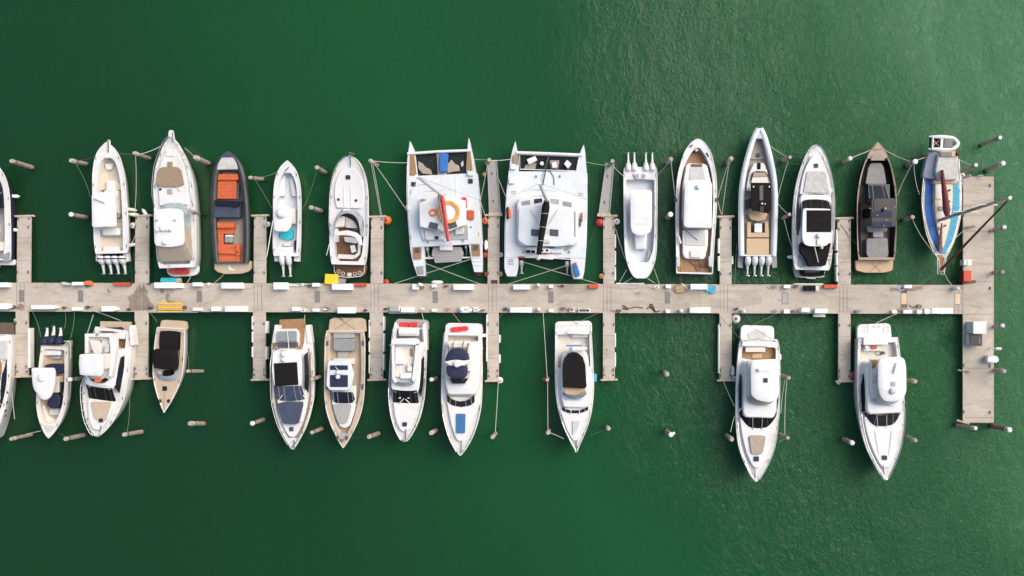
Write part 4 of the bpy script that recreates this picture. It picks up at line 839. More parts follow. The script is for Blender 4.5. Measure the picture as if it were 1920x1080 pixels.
b.band('windscreen', [(672, 0, 1.3), (660, 45, 1.3), (635, 64, 1.3), (590, 70, 1.3)], [(640, 0, 1.6), (632, 38, 1.6), (615, 54, 1.6), (590, 60, 1.6)], 'clearglass')
b.sl('dashboard', Q(215, 605, 262, 640), .7, 1.45, 'black'); b.sl('helm_seat', Q(165, 598, 210, 630), .7, 1.2, 'offwhite')
b.pad('deck_hatch', Q(217, 700, 245, 728), 'blackgloss', h=.06)
for x in (203, 257): b.pad('speaker', circle(x, 790, 11), 'blackgloss', h=.07, r=0)
b.pad('deck_joint', Q(230, 735, 232, 850), 'taupe', h=.045)
# --- B4
b = Boat('motor_yacht', 'white yacht with teak side decks, black roof and dark blue bow sun pad', 'yacht', G3, (232, 322), (245, 993), 1.8, BOT)
b.hull([(322, 100), (400, 112), (550, 119), (700, 117), (780, 103), (850, 82), (910, 55), (960, 26), (993, 4)], wl=.84)
b.bowrail(440, .6)
b.sl('swim_platform', [(162, 268), (300, 262), (305, 300), (300, 335), (158, 335)], .3, .75, 'teak', r=.08)
for s in (-1, 1): b.sl('stern_quarter', [(232+s*74, 300), (232+s*98, 296), (232+s*110, 400), (232+s*88, 400)], 1.0, 1.95, 'white', r=.1)
b.pad('cockpit_deck', [(262, 318), (305, 318), (300, 400), (275, 470), (262, 440)], 'teak', h=.05); b.pad('cockpit_deck', [(130, 345), (150, 345), (148, 410), (125, 440), (112, 430)], 'teak', h=.05)
for s in (-1, 1):
    pl = [(y, w) for y, w in ((430, 97), (560, 104), (700, 103), (780, 90), (850, 66), (900, 42), (930, 24))]; pi = [(930, 10), (900, 30), (885, 38), (850, 54), (780, 78), (700, 93), (560, 95), (430, 88)]
    ax = lambda y: 232+(245-232)*(y-322)/671
    b.pad('teak_side_deck', [(ax(y)+s*w, y) for y, w in pl+pi], 'teak', h=.07, r=.02)
b.sl('sofa_frame', [(148, 330), (262, 325), (270, 345), (268, 415), (250, 430), (150, 430)], 1.5, 2.25, 'white', r=.15, bev=.06); b.sl('sofa_cushion', Q(154, 334, 205, 390), 2.2, 2.4, 'grey', bev=.05); b.sl('sofa_cushion', Q(208, 332, 258, 390), 2.2, 2.4, 'grey', bev=.05); b.sl('sofa_back', Q(150, 394, 262, 424), 2.2, 2.55, 'darkgrey', bev=.06)
b.sl('deckhouse', S([(440, 88), (560, 92), (640, 90), (720, 80), (850, 62)]), 1.8, 2.4, 'white', r=.3, tp=.08, bev=.1)
b.band('windscreen', [(725, 0, 2.42), (722, 50, 2.42), (712, 80, 2.42)], [(640, 0, 2.98), (642, 45, 2.98), (645, 72, 2.98)], 'slatecover'); 
for s in (-1, 1): b.tube('wiper', [(236+s*76, 718, 2.6), (236+s*58, 692, 2.75)], .04, 'steelwhite')
b.pad('sun_pad', [(150, 740), (200, 728), (292, 730), (296, 745), (272, 845), (262, 855), (190, 852), (180, 840)], 'slatecover', h=.72, r=.15, bev=.05); b.pad('deck_hatch', Q(221, 870, 246, 894), 'slatecover', h=.3)
b.pad('raised_foredeck', S([(700, 88), (780, 78), (850, 58), (900, 34), (925, 16)]), 'white', h=.25, sm=True, bev=.1)
b.sl('hardtop', [(122, 450), (160, 430), (245, 432), (275, 455), (286, 500), (285, 640), (130, 645), (118, 560)], 2.85, 3.05, 'roofwhite', r=.25, bev=.06); b.on('roof_panel', [(130, 514), (260, 507), (268, 635), (136, 645)], 3.06, 'black', h=.05)
b.band('side_window', [(450, 92, 2.1), (560, 97, 2.1), (680, 94, 2.2)], [(470, 86, 2.8), (560, 88, 2.8), (650, 84, 2.8)], 'glass', sides=True)
b.radar(186, 462, 3.1, .24); b.radar(186, 492, 3.1, .2); b.tube('radar_bar', [(165, 435, 3.2), (205, 437, 3.2)], .06, 'white'); b.tube('awning_pole', [(204, 320, 2.4), (215, 430, 2.9)], .03, 'steelwhite'); b.tube('anchor', [(243, 945, 2.3), (246, 998, 2.3)], .06, 'steel')
# --- B5
b = Boat('motor_boat', 'white and tan day boat with blue framed dark roof and grey stern sun pad', 'boat', G3, (531, 332), (526, 985), 1.5, BOT)
b.hull([(332, 104), (400, 112), (600, 113), (700, 110), (780, 98), (850, 75), (910, 46), (955, 22), (985, 1)], op=[(342, 86), (500, 92), (620, 92), (700, 84), (780, 66), (850, 46), (905, 22)], floor=.95, fmat='tandeck', wmat='offwhite', rmat='offwhite', deck='tandeck', wl=.84)
b.sl('swim_platform', S([(258, 78), (268, 100), (335, 108)]), .25, .7, 'tandeck', r=.15, bev=.04)
b.tube('platform_strap', [(470, 325, .74), (570, 262, .74)], .015, 'brownrope'); b.tube('platform_strap', [(590, 325, .74), (500, 262, .74)], .015, 'brownrope')
b.sl('stern_sun_pad', [(464, 340), (582, 338), (585, 372), (464, 374)], .95, 1.4, 'midgrey', bev=.06); b.sl('stern_sun_pad', [(462, 374), (585, 376), (584, 445), (500, 448), (462, 440)], .95, 1.55, 'grey', r=.2, bev=.1); b.sl('table', Q(488, 448, 548, 486), .95, 1.3, 'midgrey'); b.sl('helm_bench', Q(464, 486, 582, 520), .95, 1.5, 'offwhite', bev=.06)
b.sl('console', Q(455, 640, 590, 735), .95, 1.6, 'white', bev=.1)
b.sl('trunk_cabin', [(455, 730), (590, 735), (585, 780), (558, 865), (530, 880), (500, 868), (470, 800)], .95, 1.75, 'white', r=.2, bev=.1); b.on('sun_pad', [(460, 746), (475, 742), (560, 742), (568, 752), (545, 842), (528, 856), (500, 855), (487, 840)], 1.76, 'midgrey', h=.08, r=.12, bev=.03)
b.pad('anchor_deck', S([(905, 36), (945, 16)]), 'midgrey', h=.06)
for x, y in ((490, 930), (543, 930)): b.pad('cleat', Q(x-7, y-10, x+7, y+10), 'darkgrey', h=.2)
b.sl('anchor_winch', Q(500, 940, 522, 955), 1.8, 2.0, 'brownrope')
b.band('windscreen', [(738, 0, 1.75), (735, 45, 1.75), (715, 62, 1.75)], [(675, 0, 2.2), (675, 45, 2.2), (678, 58, 2.2)], 'glass')
b.sl('hardtop', [(440, 498), (555, 498), (565, 520), (580, 575), (566, 640), (545, 665), (445, 665), (425, 640), (432, 520)], 2.35, 2.5, 'bluetube', r=.15, bev=.05)
b.on('roof_panel', Q(446, 525, 546, 551), 2.51, 'navy', h=.05); b.on('roof_panel', Q(446, 580, 546, 647), 2.51, 'navy', h=.05); b.on('roof_hatch', Q(446, 554, 546, 578), 2.51, 'paleblue', h=.04)
b.radar(491, 590, 2.6, .2); b.radar(491, 565, 2.6, .16); b.tube('mast_arm', [(478, 570, 2.7), (520, 570, 2.7)], .06, 'white'); b.tube('antenna', [(500, 560, 2.6), (478, 535, 2.9)], .03, 'white')
for x, y in ((450, 520), (545, 520), (450, 645), (540, 645)): b.tube('hardtop_leg', [(x, y, 1.0), (x, y, 2.4)], .05, 'white')
for y in (400, 645): 
    for s in (-1, 1): b.pad('cleat', Q(531+s*100-5, y-14, 531+s*100+5, y+14), 'darkgrey', h=.15)
# --- B6
b = Boat('motor_yacht', 'white open flybridge yacht with two red cushions on its grey stern deck', 'yacht', G4, (204, 314), (180, 948), 1.9, BOT)
b.hull([(314, 91), (350, 96), (450, 101), (600, 103), (700, 100), (790, 86), (860, 64), (910, 40), (940, 20), (948, 8)], wl=.86, op=[(318, 66), (430, 84)], floor=1.5, fmat='midgrey')
b.bowrail(600, .6)
b.sl('swim_platform', S([(266, 78), (278, 92), (322, 96)]), .4, 1.0, 'midgrey', r=.15)
b.sl('stern_seat', [(140, 315), (250, 315), (256, 330), (252, 362), (142, 360), (138, 335)], 1.5, 2.35, 'white', bev=.1); b.sl('seat_back', Q(142, 344, 250, 360), 2.2, 2.5, 'palegrey', bev=.04)
b.sl('deckhouse', S([(400, 80), (550, 84), (650, 80), (680, 66)]), 1.8, 2.9, 'white', r=.25, tp=.18, bev=.1)
b.band('windscreen', [(742, 0, 2.25), (740, 50, 2.25), (730, 72, 2.25)], [(668, 0, 2.95), (666, 45, 2.95), (662, 66, 2.95)], 'black')
for x in (150, 199): b.pad('wiper_motor', Q(x-6, 705, x+6, 711), 'white', h=.75)
b.tube('wiper', [(180, 715, 2.6), (205, 738, 2.45)], .04, 'steelwhite'); b.tube('wiper', [(172, 712, 2.6), (145, 740, 2.45)], .04, 'steelwhite')
b.band('side_window', [(470, 92, 2.3), (600, 93, 2.25), (700, 84, 2.25)], [(490, 84, 2.8), (600, 83, 2.85), (665, 76, 2.85)], 'glass', sides=True)
b.pad('foredeck', S([(735, 72), (800, 62), (850, 46), (885, 26), (895, 12)]), 'white', h=.3, sm=True, bev=.1); b.pad('deck_hatch', Q(167, 843, 192, 867), 'hatch', h=.38)
b.sl('flybridge', [(104, 375), (240, 372), (256, 385), (254, 440), (236, 560), (225, 625), (200, 640), (125, 636), (104, 600), (100, 470)], 2.85, 3.1, 'white', r=.12, bev=.05)
b.sl('flybridge_sole', [(125, 412), (234, 412), (234, 560), (222, 600), (200, 615), (130, 612), (118, 560)], 3.1, 3.15, 'offwhite', bev=0)
b.sl('flybridge_coaming', [(104, 375), (240, 372), (256, 385), (256, 412), (112, 408), (100, 420)], 3.1, 3.6, 'white', r=.05); b.sl('flybridge_coaming', [(238, 405), (256, 405), (238, 560), (228, 620), (216, 605), (230, 500)], 3.1, 3.6, 'white', r=.04); b.sl('flybridge_coaming', [(102, 405), (117, 405), (120, 590), (135, 620), (120, 625), (105, 600)], 3.1, 3.6, 'white', r=.04)
b.sl('stair_opening', Q(206, 430, 222, 475), 3.15, 3.2, 'teak', bev=0); b.sl('sofa', [(122, 425), (150, 425), (152, 490), (180, 495), (178, 520), (122, 518)], 3.15, 3.5, 'white', bev=.05); b.sl('helm_seat', Q(190, 520, 215, 560), 3.15, 3.6, 'white', bev=.05); b.sl('helm_console', [(150, 570), (215, 565), (212, 600), (150, 600)], 3.15, 3.6, 'white', bev=.05); b.sl('bench', Q(122, 530, 155, 590), 3.15, 3.5, 'offwhite', bev=.04); b.sl('steering_wheel', circle(214, 524, 7, 5), 3.5, 3.6, 'darkgrey', r=0)
b.band('bridge_windscreen', [(640, 0, 3.2), (632, 45, 3.2), (605, 60, 3.2)], [(622, 0, 3.5), (614, 42, 3.5), (595, 54, 3.5)], 'clearglass')
b.tube('arch_rail', [(92, 412, 3.6), (120, 404, 3.75), (170, 402, 3.8), (240, 408, 3.7)], .035, 'steelwhite'); b.tube('anchor', [(183, 882, 2.5), (180, 950, 2.4)], .06, 'steel')
for s in (-1, 1): b.sl('stern_quarter', [(205+s*70, 300), (205+s*86, 282), (205+s*94, 330), (205+s*98, 440), (205+s*84, 440)], 1.2, 2.1, 'white', r=.06)
# --- B7
b = Boat('motor_yacht', 'white flybridge yacht with navy bimini and blue mat on its bow', 'yacht', G4, (503, 345), (492, 1028), 2.0, BOT)
b.hull([(345, 105), (400, 109), (550, 114), (680, 114), (760, 110), (840, 95), (920, 69), (980, 38), (1010, 18), (1028, 2)], wl=.88, op=[(362, 86), (425, 92)], floor=1.6, fmat='cream')
b.bowrail(740, .6)
b.sl('swim_platform', S([(288, 85), (298, 101), (352, 106)]), .4, 1.5, 'white', r=.25, bev=.05)
b.sl('transom', S([(342, 92), (358, 90)]), 1.4, 2.3, 'white', bev=.1)
for s in (-1, 1): b.sl('stern_quarter', [(503+s*85, 345), (503+s*103, 345), (503+s*109, 440), (503+s*90, 440)], 1.5, 2.3, 'white', r=.06)
b.sl('deckhouse', [(410, 395), (590, 395), (600, 500), (590, 650), (572, 690), (420, 690), (402, 620), (398, 500)], 1.9, 3.0, 'white', r=.25, tp=.15, bev=.12)
b.band('windscreen', [(775, 0, 2.25), (765, 52, 2.25), (745, 76, 2.25)], [(728, 0, 2.75), (718, 42, 2.75), (686, 78, 2.8)], 'glassbrown')
for x in (452, 465, 512): pass
b.pad('foredeck', S([(700, 88), (780, 72), (860, 54), (920, 32), (950, 14)]), 'white', h=.3, sm=True, bev=.12); b.pad('bow_mat', [(468, 796), (520, 797), (518, 905), (468, 905)], 'bluesolar', h=.42, r=.1)
b.sl('flybridge_rim', [(412, 395), (430, 388), (530, 386), (556, 400), (560, 500), (550, 600), (520, 632), (440, 632), (412, 600), (404, 500)], 2.95, 3.25, 'white', r=.15, bev=.06)
b.sl('flybridge_sole', [(420, 402), (548, 400), (552, 500), (542, 590), (516, 618), (442, 618), (418, 590), (412, 500)], 3.25, 3.3, 'cream', r=.15, bev=0)
b.sl('sofa', [(420, 402), (545, 400), (545, 425), (420, 425)], 3.3, 3.6, 'offwhite', bev=.05); b.sl('sofa', [(530, 425), (550, 425), (545, 560), (525, 560)], 3.3, 3.6, 'offwhite', bev=.05); b.sl('windscreen_frame', [(425, 598), (535, 598), (515, 628), (445, 628)], 3.3, 3.5, 'glassbrown', bev=.05)
b.sl('bimini', [(403, 498), (418, 455), (440, 432), (480, 428), (515, 435), (535, 460), (542, 492), (525, 502), (475, 492), (425, 505)], 4.5, 4.62, 'navy', r=.1, dome=.1)
b.sl('bimini', [(408, 528), (530, 528), (530, 580), (510, 600), (450, 602), (415, 580)], 4.5, 4.62, 'navy', r=.2, dome=.1)
b.sl('radar_arch', [(400, 505), (440, 496), (470, 494), (510, 498), (543, 493), (525, 520), (480, 530), (430, 525)], 4.4, 4.8, 'white', r=.1, bev=.08); b.radar(470, 518, 4.85, .3, .25)
for y0, x0, y1, x1 in ((395, 450, 435, 445), (390, 508, 440, 498), (400, 538, 450, 520), (410, 420, 450, 425)): b.tube('bimini_pole', [(x0, y0, 3.6), (x1, y1, 4.5)], .045, 'darkgrey')
for x0, y0, x1, y1 in ((545, 560, 525, 560), (440, 612, 440, 590), (505, 612, 500, 595)): b.tube('bimini_pole', [(x0, y0, 3.5), (x1, y1, 4.5)], .045, 'darkgrey')
b.pad('side_vent', Q(575, 510, 581, 620), 'midgrey', h=.1); b.tube('anchor', [(496, 948, 2.5), (494, 1015, 2.5)], .05, 'steel')
# --- B8
b = Boat('motor_yacht', 'white yacht with long black canvas cover, moored alone in the middle berth', 'yacht', G5, (404, 300), (421, 1010), 2.0, BOT)
b.hull([(300, 100), (400, 103), (600, 108), (700, 104), (780, 92), (860, 70), (930, 40), (985, 14), (1010, 4)], wl=.88, op=[(350, 90), (430, 90), (560, 92)], floor=1.3, fmat='offwhite')
b.sl('swim_platform', S([(276, 88), (288, 103), (345, 106)]), .4, .9, 'white', r=.3, bev=.05)
b.sl('transom_seat', [(365, 340), (385, 322), (480, 330), (492, 352), (370, 348)], .9, 2.2, 'white', bev=.08); b.sl('transom_seat', Q(398, 350, 488, 368), 1.3, 1.8, 'offwhite', bev=.05)
b.bowrail(780, .65)
b.sl('deckhouse', [(345, 470), (370, 445), (465, 445), (485, 480), (495, 600), (490, 720), (470, 765), (350, 762), (335, 700), (332, 580)], 1.3, 2.7, 'white', r=.25, tp=.18, bev=.15)
b.band('windscreen', [(812, 0, 2.2), (808, 40, 2.2), (796, 72, 2.2)], [(778, 0, 2.65), (774, 40, 2.65), (756, 74, 2.65)], 'glass')
for s in (-1, 1): b.tube('windscreen_post', [(415+s*24, 813, 2.3), (415+s*24, 776, 2.75)], .05, 'white')
b.pad('foredeck', S([(760, 86), (820, 70), (880, 50), (930, 26), (945, 12)]), 'white', h=.28, sm=True, bev=.1); b.pad('foredeck_glass', [(402, 838), (446, 836), (425, 895), (402, 915)], 'palegrey', h=.4, bev=.01)
b.sl('flybridge', [(342, 640), (344, 600), (478, 600), (484, 660), (478, 700), (450, 718), (370, 718), (348, 700)], 2.65, 2.95, 'white', r=.15); b.sl('dashboard', [(352, 645), (474, 645), (472, 690), (440, 705), (380, 705), (356, 690)], 2.95, 3.1, 'tan', r=.15); b.band('bridge_windscreen', [(716, 0, 3.0), (708, 40, 3.0), (685, 68, 3.0)], [(692, 0, 3.4), (686, 38, 3.4), (668, 62, 3.4)], 'clearglass')
b.sl('canvas_cover', [(346, 650), (344, 520), (352, 490), (375, 460), (400, 451), (430, 455), (458, 480), (472, 520), (480, 645), (470, 655)], 2.9, 3.55, 'black', r=.08, bev=.12)
b.sl('radar_arch', [(362, 415), (382, 418), (480, 422), (485, 436), (435, 438), (405, 444), (360, 432)], 2.9, 3.2, 'white', r=.04); b.sl('solar_strip', Q(365, 411, 455, 418), 3.2, 3.25, 'blue'); b.radar(404, 432, 3.3, .2)
b.sl('fender_box', Q(520, 573, 537, 618), .6, 1.3, 'skyblue'); b.tube('anchor', [(421, 940, 2.5), (422, 1015, 2.5)], .07, 'steel')
for s in (-1, 1): b.tube('side_rail', [(410+s*98, 600, 2.5), (414+s*96, 720, 2.5), (416+s*82, 800, 2.6)], .03, 'steelwhite')
# --- B9
b = Boat('motor_yacht', 'white enclosed flybridge yacht with teak cockpit and tan bow pad', 'yacht', G6, (642, 332), (622, 1030), 2.0, BOT)
b.hull([(332, 90), (380, 100), (500, 107), (650, 108), (760, 104), (850, 92), (920, 69), (975, 43), (1008, 24), (1030, 3)], wl=.88, op=[(370, 78), (385, 84), (440, 84)], floor=1.5, fmat='teak')
b.bowrail(700, .6)
b.sl('swim_platform', S([(264, 68), (276, 82), (340, 84)]), .4, 1.0, 'white', r=.3, bev=.05); b.on('platform_mat', [(585, 305), (612, 290), (672, 295), (676, 326), (590, 326)], 1.0, 'palegrey', h=.06)
b.sl('transom_seat', Q(556, 328, 685, 368), 1.0, 2.25, 'white', bev=.1); b.sl('transom_step', Q(686, 336, 706, 366), 1.0, 1.3, 'teak'); b.sl('seat_cushion', Q(574, 370, 672, 396), 1.5, 2.0, 'offwhite', bev=.06); b.on('cockpit_hatch', Q(608, 402, 656, 424), 1.5, 'tan', h=.05)
b.sl('deckhouse', S([(450, 76), (600, 80), (690, 82), (720, 70)]), 1.9, 3.1, 'white', r=.3, tp=.2, bev=.15)
b.band('windscreen', [(780, 0, 2.35), (774, 40, 2.35), (750, 66, 2.35), (720, 84, 2.35), (695, 92, 2.35)], [(716, 0, 3.0), (714, 36, 3.0), (706, 58, 3.0), (690, 74, 3.0), (676, 82, 3.0)], 'black')
for s in (-1, 1): b.tube('windscreen_post', [(632+s*22, 778, 2.5), (633+s*24, 716, 3.1)], .035, 'midgrey')
b.band('side_window', [(500, 94, 2.4), (580, 98, 2.4), (680, 94, 2.4)], [(520, 88, 2.6), (580, 88, 2.75), (670, 86, 2.8)], 'glass', sides=True)
b.pad('foredeck', S([(720, 92), (800, 78), (880, 58), (940, 32), (965, 14)]), 'white', h=.32, sm=True, bev=.12); b.pad('sun_pad', [(590, 812), (600, 806), (668, 808), (672, 820), (658, 890), (640, 902), (602, 895)], 'canvaslight', h=.5, r=.12); b.pad('deck_hatch', Q(613, 909, 638, 933), 'hatch', h=.44)
b.sl('flybridge', [(585, 440), (738, 440), (740, 600), (728, 635), (700, 658), (640, 660), (600, 640), (585, 600)], 3.05, 3.5, 'white', r=.15); b.band('bridge_windscreen', [(658, 0, 3.55), (648, 46, 3.55), (625, 68, 3.55)], [(640, 0, 4.0), (632, 40, 4.0), (612, 60, 4.0)], 'canvaslight')
b.sl('flybridge_helm', S([(600, 50), (470, 60)]), 3.4, 3.9, 'offwhite', r=.2)
for x, y in ((612, 450), (726, 450), (612, 600), (724, 600)): b.tube('hardtop_leg', [(x-6, y, 3.5), (x, y, 4.35)], .05, 'white')
b.sl('hardtop', [(606, 435), (725, 430), (735, 450), (735, 600), (720, 632), (690, 645), (630, 632), (602, 608), (600, 470)], 4.3, 4.5, 'roofwhite', r=.25, dome=.1); b.on('roof_hatch', Q(661, 524, 684, 547), 4.55, 'hatch', h=.08); b.sl('roof_box', Q(625, 474, 700, 494), 4.45, 4.65, 'roofwhite', bev=.08); b.radar(640, 484, 4.6, .16)
b.sl('stern_rail', Q(552, 328, 565, 342), 2.0, 2.3, 'white'); b.tube('rail', [(548, 340, 2.3), (640, 330, 2.4), (722, 345, 2.3)], .03, 'steel'); b.tube('anchor', [(620, 960, 2.6), (621, 1020, 2.5)], .06, 'steel')
b.sl('side_bulge', [(736, 400), (750, 405), (752, 430), (740, 440)], 1.2, 1.9, 'white')
# --- B10
b = Boat('motor_yacht', 'white flybridge yacht with plain white stern platform and large white hardtop', 'yacht', G7, (438, 328), (468, 1022), 2.0, BOT)
b.hull([(328, 98), (400, 104), (500, 110), (600, 114), (700, 113), (790, 102), (860, 86), (920, 62), (980, 32), (1022, 6)], wl=.88, op=[(350, 84), (395, 90), (440, 92)], floor=1.4, fmat='offwhite')
b.bowrail(640, .6)
b.sl('swim_platform', S([(256, 66), (266, 82), (335, 86)]), .4, 1.0, 'white', r=.35, bev=.05)
for x, y in ((370, 272), (368, 292), (418, 270), (442, 270), (484, 272), (488, 294)):
    c = b.P3(x, y, 1.02); mesh('platform_fitting', *torusgeo(c, .11, .02, 14, 5), 'palegrey', b.o)
for x in (387, 466): b.on('platform_seam', Q(x, 257, x+2, 305), 1.0, 'midgrey', h=.02, bev=0)
b.sl('transom_seat', [(366, 324), (485, 322), (488, 360), (366, 362)], 1.0, 2.3, 'white', bev=.1); b.sl('transom_box', Q(368, 364, 450, 390), 1.4, 1.9, 'offwhite'); b.sl('red_bag', Q(408, 366, 434, 380), 1.9, 2.1, 'redcover', bev=.05); b.sl('white_bucket', circle(383, 372, 9), 1.9, 2.2, 'white', r=0); b.sl('deck_bag', circle(466, 400, 8), 1.4, 1.8, 'darkgrey', r=0)
b.tube('deck_hose', [(460, 398, 1.5), (440, 390, 1.5), (428, 400, 1.5), (440, 412, 1.5), (462, 405, 1.5)], .03, 'grey', sm=True)
b.sl('deckhouse', S([(450, 80), (600, 88), (680, 88), (700, 76)]), 1.9, 3.1, 'white', r=.3, tp=.2, bev=.15)
b.band('windscreen', [(770, 0, 2.35), (764, 40, 2.35), (742, 66, 2.35), (712, 82, 2.35), (690, 90, 2.35)], [(708, 0, 3.0), (706, 36, 3.0), (698, 58, 3.0), (684, 74, 3.0), (672, 80, 3.0)], 'glassbrown')
for s in (-1, 1): b.tube('windscreen_post', [(458+s*22, 768, 2.5), (457+s*24, 708, 3.1)], .035, 'palegrey')
b.band('side_window', [(495, 88, 2.4), (580, 101, 2.35), (690, 98, 2.35)], [(500, 84, 2.6), (590, 89, 2.8), (680, 86, 2.8)], 'black', sides=True)
b.pad('foredeck', S([(710, 96), (790, 84), (870, 62), (930, 38), (965, 16)]), 'white', h=.32, sm=True, bev=.12); b.pad('deck_hatch', Q(454, 904, 479, 926), 'hatch', h=.42)
for s in (-1, 1): b.pad('foredeck_rib', [(462+s*40, 785), (462+s*44, 785), (464+s*26, 900), (464+s*22, 900)], 'offwhite', h=.37, bev=.01)
b.sl('flybridge', [(400, 430), (570, 430), (572, 600), (560, 640), (520, 660), (450, 655), (412, 625), (400, 580)], 3.05, 3.45, 'white', r=.15); b.sl('flybridge_sole', Q(408, 440, 440, 610), 3.45, 3.5, 'offwhite', bev=0); b.sl('stair_opening', [(406, 433), (438, 432), (425, 470), (410, 480)], 3.5, 3.54, 'teak', bev=0)
b.sl('helm_seat', Q(425, 510, 438, 545), 3.5, 4.0, 'palegrey'); b.band('bridge_windscreen', [(658, 0, 3.5), (648, 46, 3.5), (628, 70, 3.5)], [(642, 0, 4.0), (634, 42, 4.0), (616, 64, 4.0)], 'clearglass')
b.sl('hardtop', [(450, 425), (540, 418), (568, 428), (577, 470), (578, 590), (565, 620), (520, 640), (470, 638), (448, 610), (438, 560), (438, 450)], 4.3, 4.5, 'roofwhite', r=.3, dome=.12); b.on('roof_hatch', Q(500, 542, 524, 566), 4.57, 'midgrey', h=.08)
b.sl('radar_bar', [(530, 446), (538, 446), (524, 500), (516, 498)], 4.7, 4.82, 'paleblue', r=.05); b.radar(527, 474, 4.6, .15, .15); b.radar(510, 588, 4.6, .28, .2, 'palegrey')
for x, y in ((450, 440), (560, 440), (455, 610), (555, 610)): b.tube('hardtop_leg', [(x, y, 3.5), (x, y, 4.35)], .05, 'white')
b.tube('anchor', [(463, 955, 2.6), (467, 1012, 2.5)], .06, 'brownrope')
for y in (510, 555, 632, 680): b.pad('side_cleat', Q(352, y, 358, y+7), 'navy', h=.1)
# ================================================================== things on the boats
F1w = F2
def floater(name, label, cat, fr, p, z0, z1, mat, bev=.05, group=None, r=.05, dome=0):
    q = [fr.W(x, y, z1) for x, y in p]; c = sum(q, Vector())/len(q); c.z = z0
    q = [(v.x-c.x, v.y-c.y) for v in q]
    if area(q) < 0: q = q[::-1]
    q = fillet(q, r)
    polys, zs = [q, q], [0, z1-z0]
    if dome: polys += [[(x*f, y*f) for x, y in q] for f in (.9, .6)]; zs += [z1-z0+dome*.6, z1-z0+dome]
    o = mesh(name, *prism(polys, zs), mat, None, bev=0 if dome else bev, loc=c); return tag(o, label, cat, group)
k = floater('kayak', 'red kayak with pink cover lying across the stern platform of the large white cruiser', 'kayak', F2, [(222, 970), (235, 955), (300, 952), (355, 952), (362, 985), (340, 992), (240, 988)], .62, .95, 'redcover', r=.12)
mesh('kayak_cover', *prism([[(-.25, -.28), (.6, -.05), (.75, .3), (.1, .25)]]*2, [.32, .42]), 'red', k, bev=.02)
k = floater('folded_mat', 'rolled blue sun mat on the catamaran front walkway', 'mat', F4, [(295, 215), (305, 195), (338, 197), (349, 205), (340, 315), (325, 322), (295, 318)], 1.7, 2.15, 'blue', bev=.12)
k = floater('rolled_mat', 'rolled navy mat on the stern platform of the yacht with white canopy', 'mat', G1, [(625, 342), (735, 338), (750, 350), (745, 372), (630, 372), (624, 358)], .82, 1.25, 'navy', bev=.12)
for i, q in enumerate(([(147, 284), (192, 282), (197, 308), (147, 309)], [(201, 283), (245, 282), (245, 310), (200, 310)])):
    floater('cushion', ('left' if i == 0 else 'right')+' of the two red cushions on the stern deck of the open flybridge yacht', 'cushion', G4, q, 1.02, 1.3, 'red', group='red stern cushions')
k = floater('rescue_board', 'red padded board across the stern of the yacht with navy bimini', 'board', G4, [(434, 312), (530, 304), (535, 328), (440, 338)], 1.52, 1.75, 'red', r=.1)
k = floater('jet_ski', 'black personal watercraft on the stern platform of the yacht with black roof', 'jet ski', F7, [(552, 965), (570, 940), (620, 945), (735, 950), (745, 970), (720, 998), (640, 1003), (570, 1000)], .68, 1.15, 'black', bev=.15, r=.15)
mesh('seat', *prism([[(-.9, -.2), (.6, -.15), (.6, .25), (-.9, .25)]]*2, [.4, .7]), 'blackgloss', k, bev=.1); mesh('handlebar', *tubegeo([(.9, -.4, .75), (1.0, 0, .85), (.9, .4, .75)], .04, 6), 'steel', k); mesh('trim_panel', *tubegeo([(-.6, -.62, .5), (.2, -.66, .5)], .05, 6), 'steelwhite', k)
def rib_dinghy(label, fr, c, half_l, half_w, ang, z, tubem, floorm, seat=True, group=None):
    o = empty('inflatable_dinghy', fr.W(*c, z), ang); o.location.z = z; tag(o, label, 'dinghy', group)
    pts = [(-half_l, -half_w), (half_l*.3, -half_w), (half_l*.75, -half_w*.75), (half_l, 0), (half_l*.75, half_w*.75), (half_l*.3, half_w), (-half_l, half_w)]
    pts = crom([(x, y, .25+max(0, x)*.08) for x, y in pts], 5); n = len(pts)
    rr = [.2*min(1, .35+.25*min(i, n-1-i)) for i in range(n)]
    mesh('inflatable_tube', *tubegeo(pts, rr, 12), tubem, o, ang=60)
    mesh('floor', *prism([fillet([(-half_l*.9, -half_w), (half_l*.4, -half_w), (half_l*.85, 0), (half_l*.4, half_w), (-half_l*.9, half_w)], .1)]*2, [.02, .1]), floorm, o)
    if seat:
        mesh('thwart', *boxgeo(-.25, -half_w, 0.0, half_w, .25, .38), 'white', o, bev=.02); mesh('transom', *boxgeo(-half_l*.8, -half_w, -half_l*.72, half_w, .05, .5), 'white', o)
    return o
d = rib_dinghy('small white inflatable dinghy hanging behind the sailboat stern', F8, (682, 139), 1.3, .56, R(-3), 1.8, 'white', 'net')
mesh('solar_panel', *boxgeo(.05, -.42, .85, .38, .42, .47), 'solar', d, bev=.01)
mesh('floor_board', *tubegeo([(-.95, -.35, .2), (-.3, .3, .22)], .03, 5), 'tan', d); mesh('floor_board', *tubegeo([(-.95, .35, .2), (-.3, -.3, .22)], .03, 5), 'tan', d)
o = empty('inflatable_dinghy', F4.W(345, 864, .9)); tag(o, 'flat grey dinghy slung between the sterns of the catamaran with the orange ring', 'dinghy')
q0 = [F4.W(x, y, 1.3) for x, y in ((250, 812), (438, 810), (452, 850), (450, 868), (437, 908), (262, 918), (252, 880), (240, 868), (242, 848))]
q0 = [(v.x-o.location.x, v.y-o.location.y) for v in q0]; q0 = q0 if area(q0) > 0 else q0[::-1]
mesh('dinghy_hull', *prism([fillet([(x*.85, y*.85) for x, y in q0], .1), fillet(q0, .1)], [0, .4]), 'midgrey', o, bev=.06)
mesh('deck_panel', *prism([fillet([(x*.82, y*.8) for x, y in q0], .1)]*2, [.38, .43]), 'gangway', o)
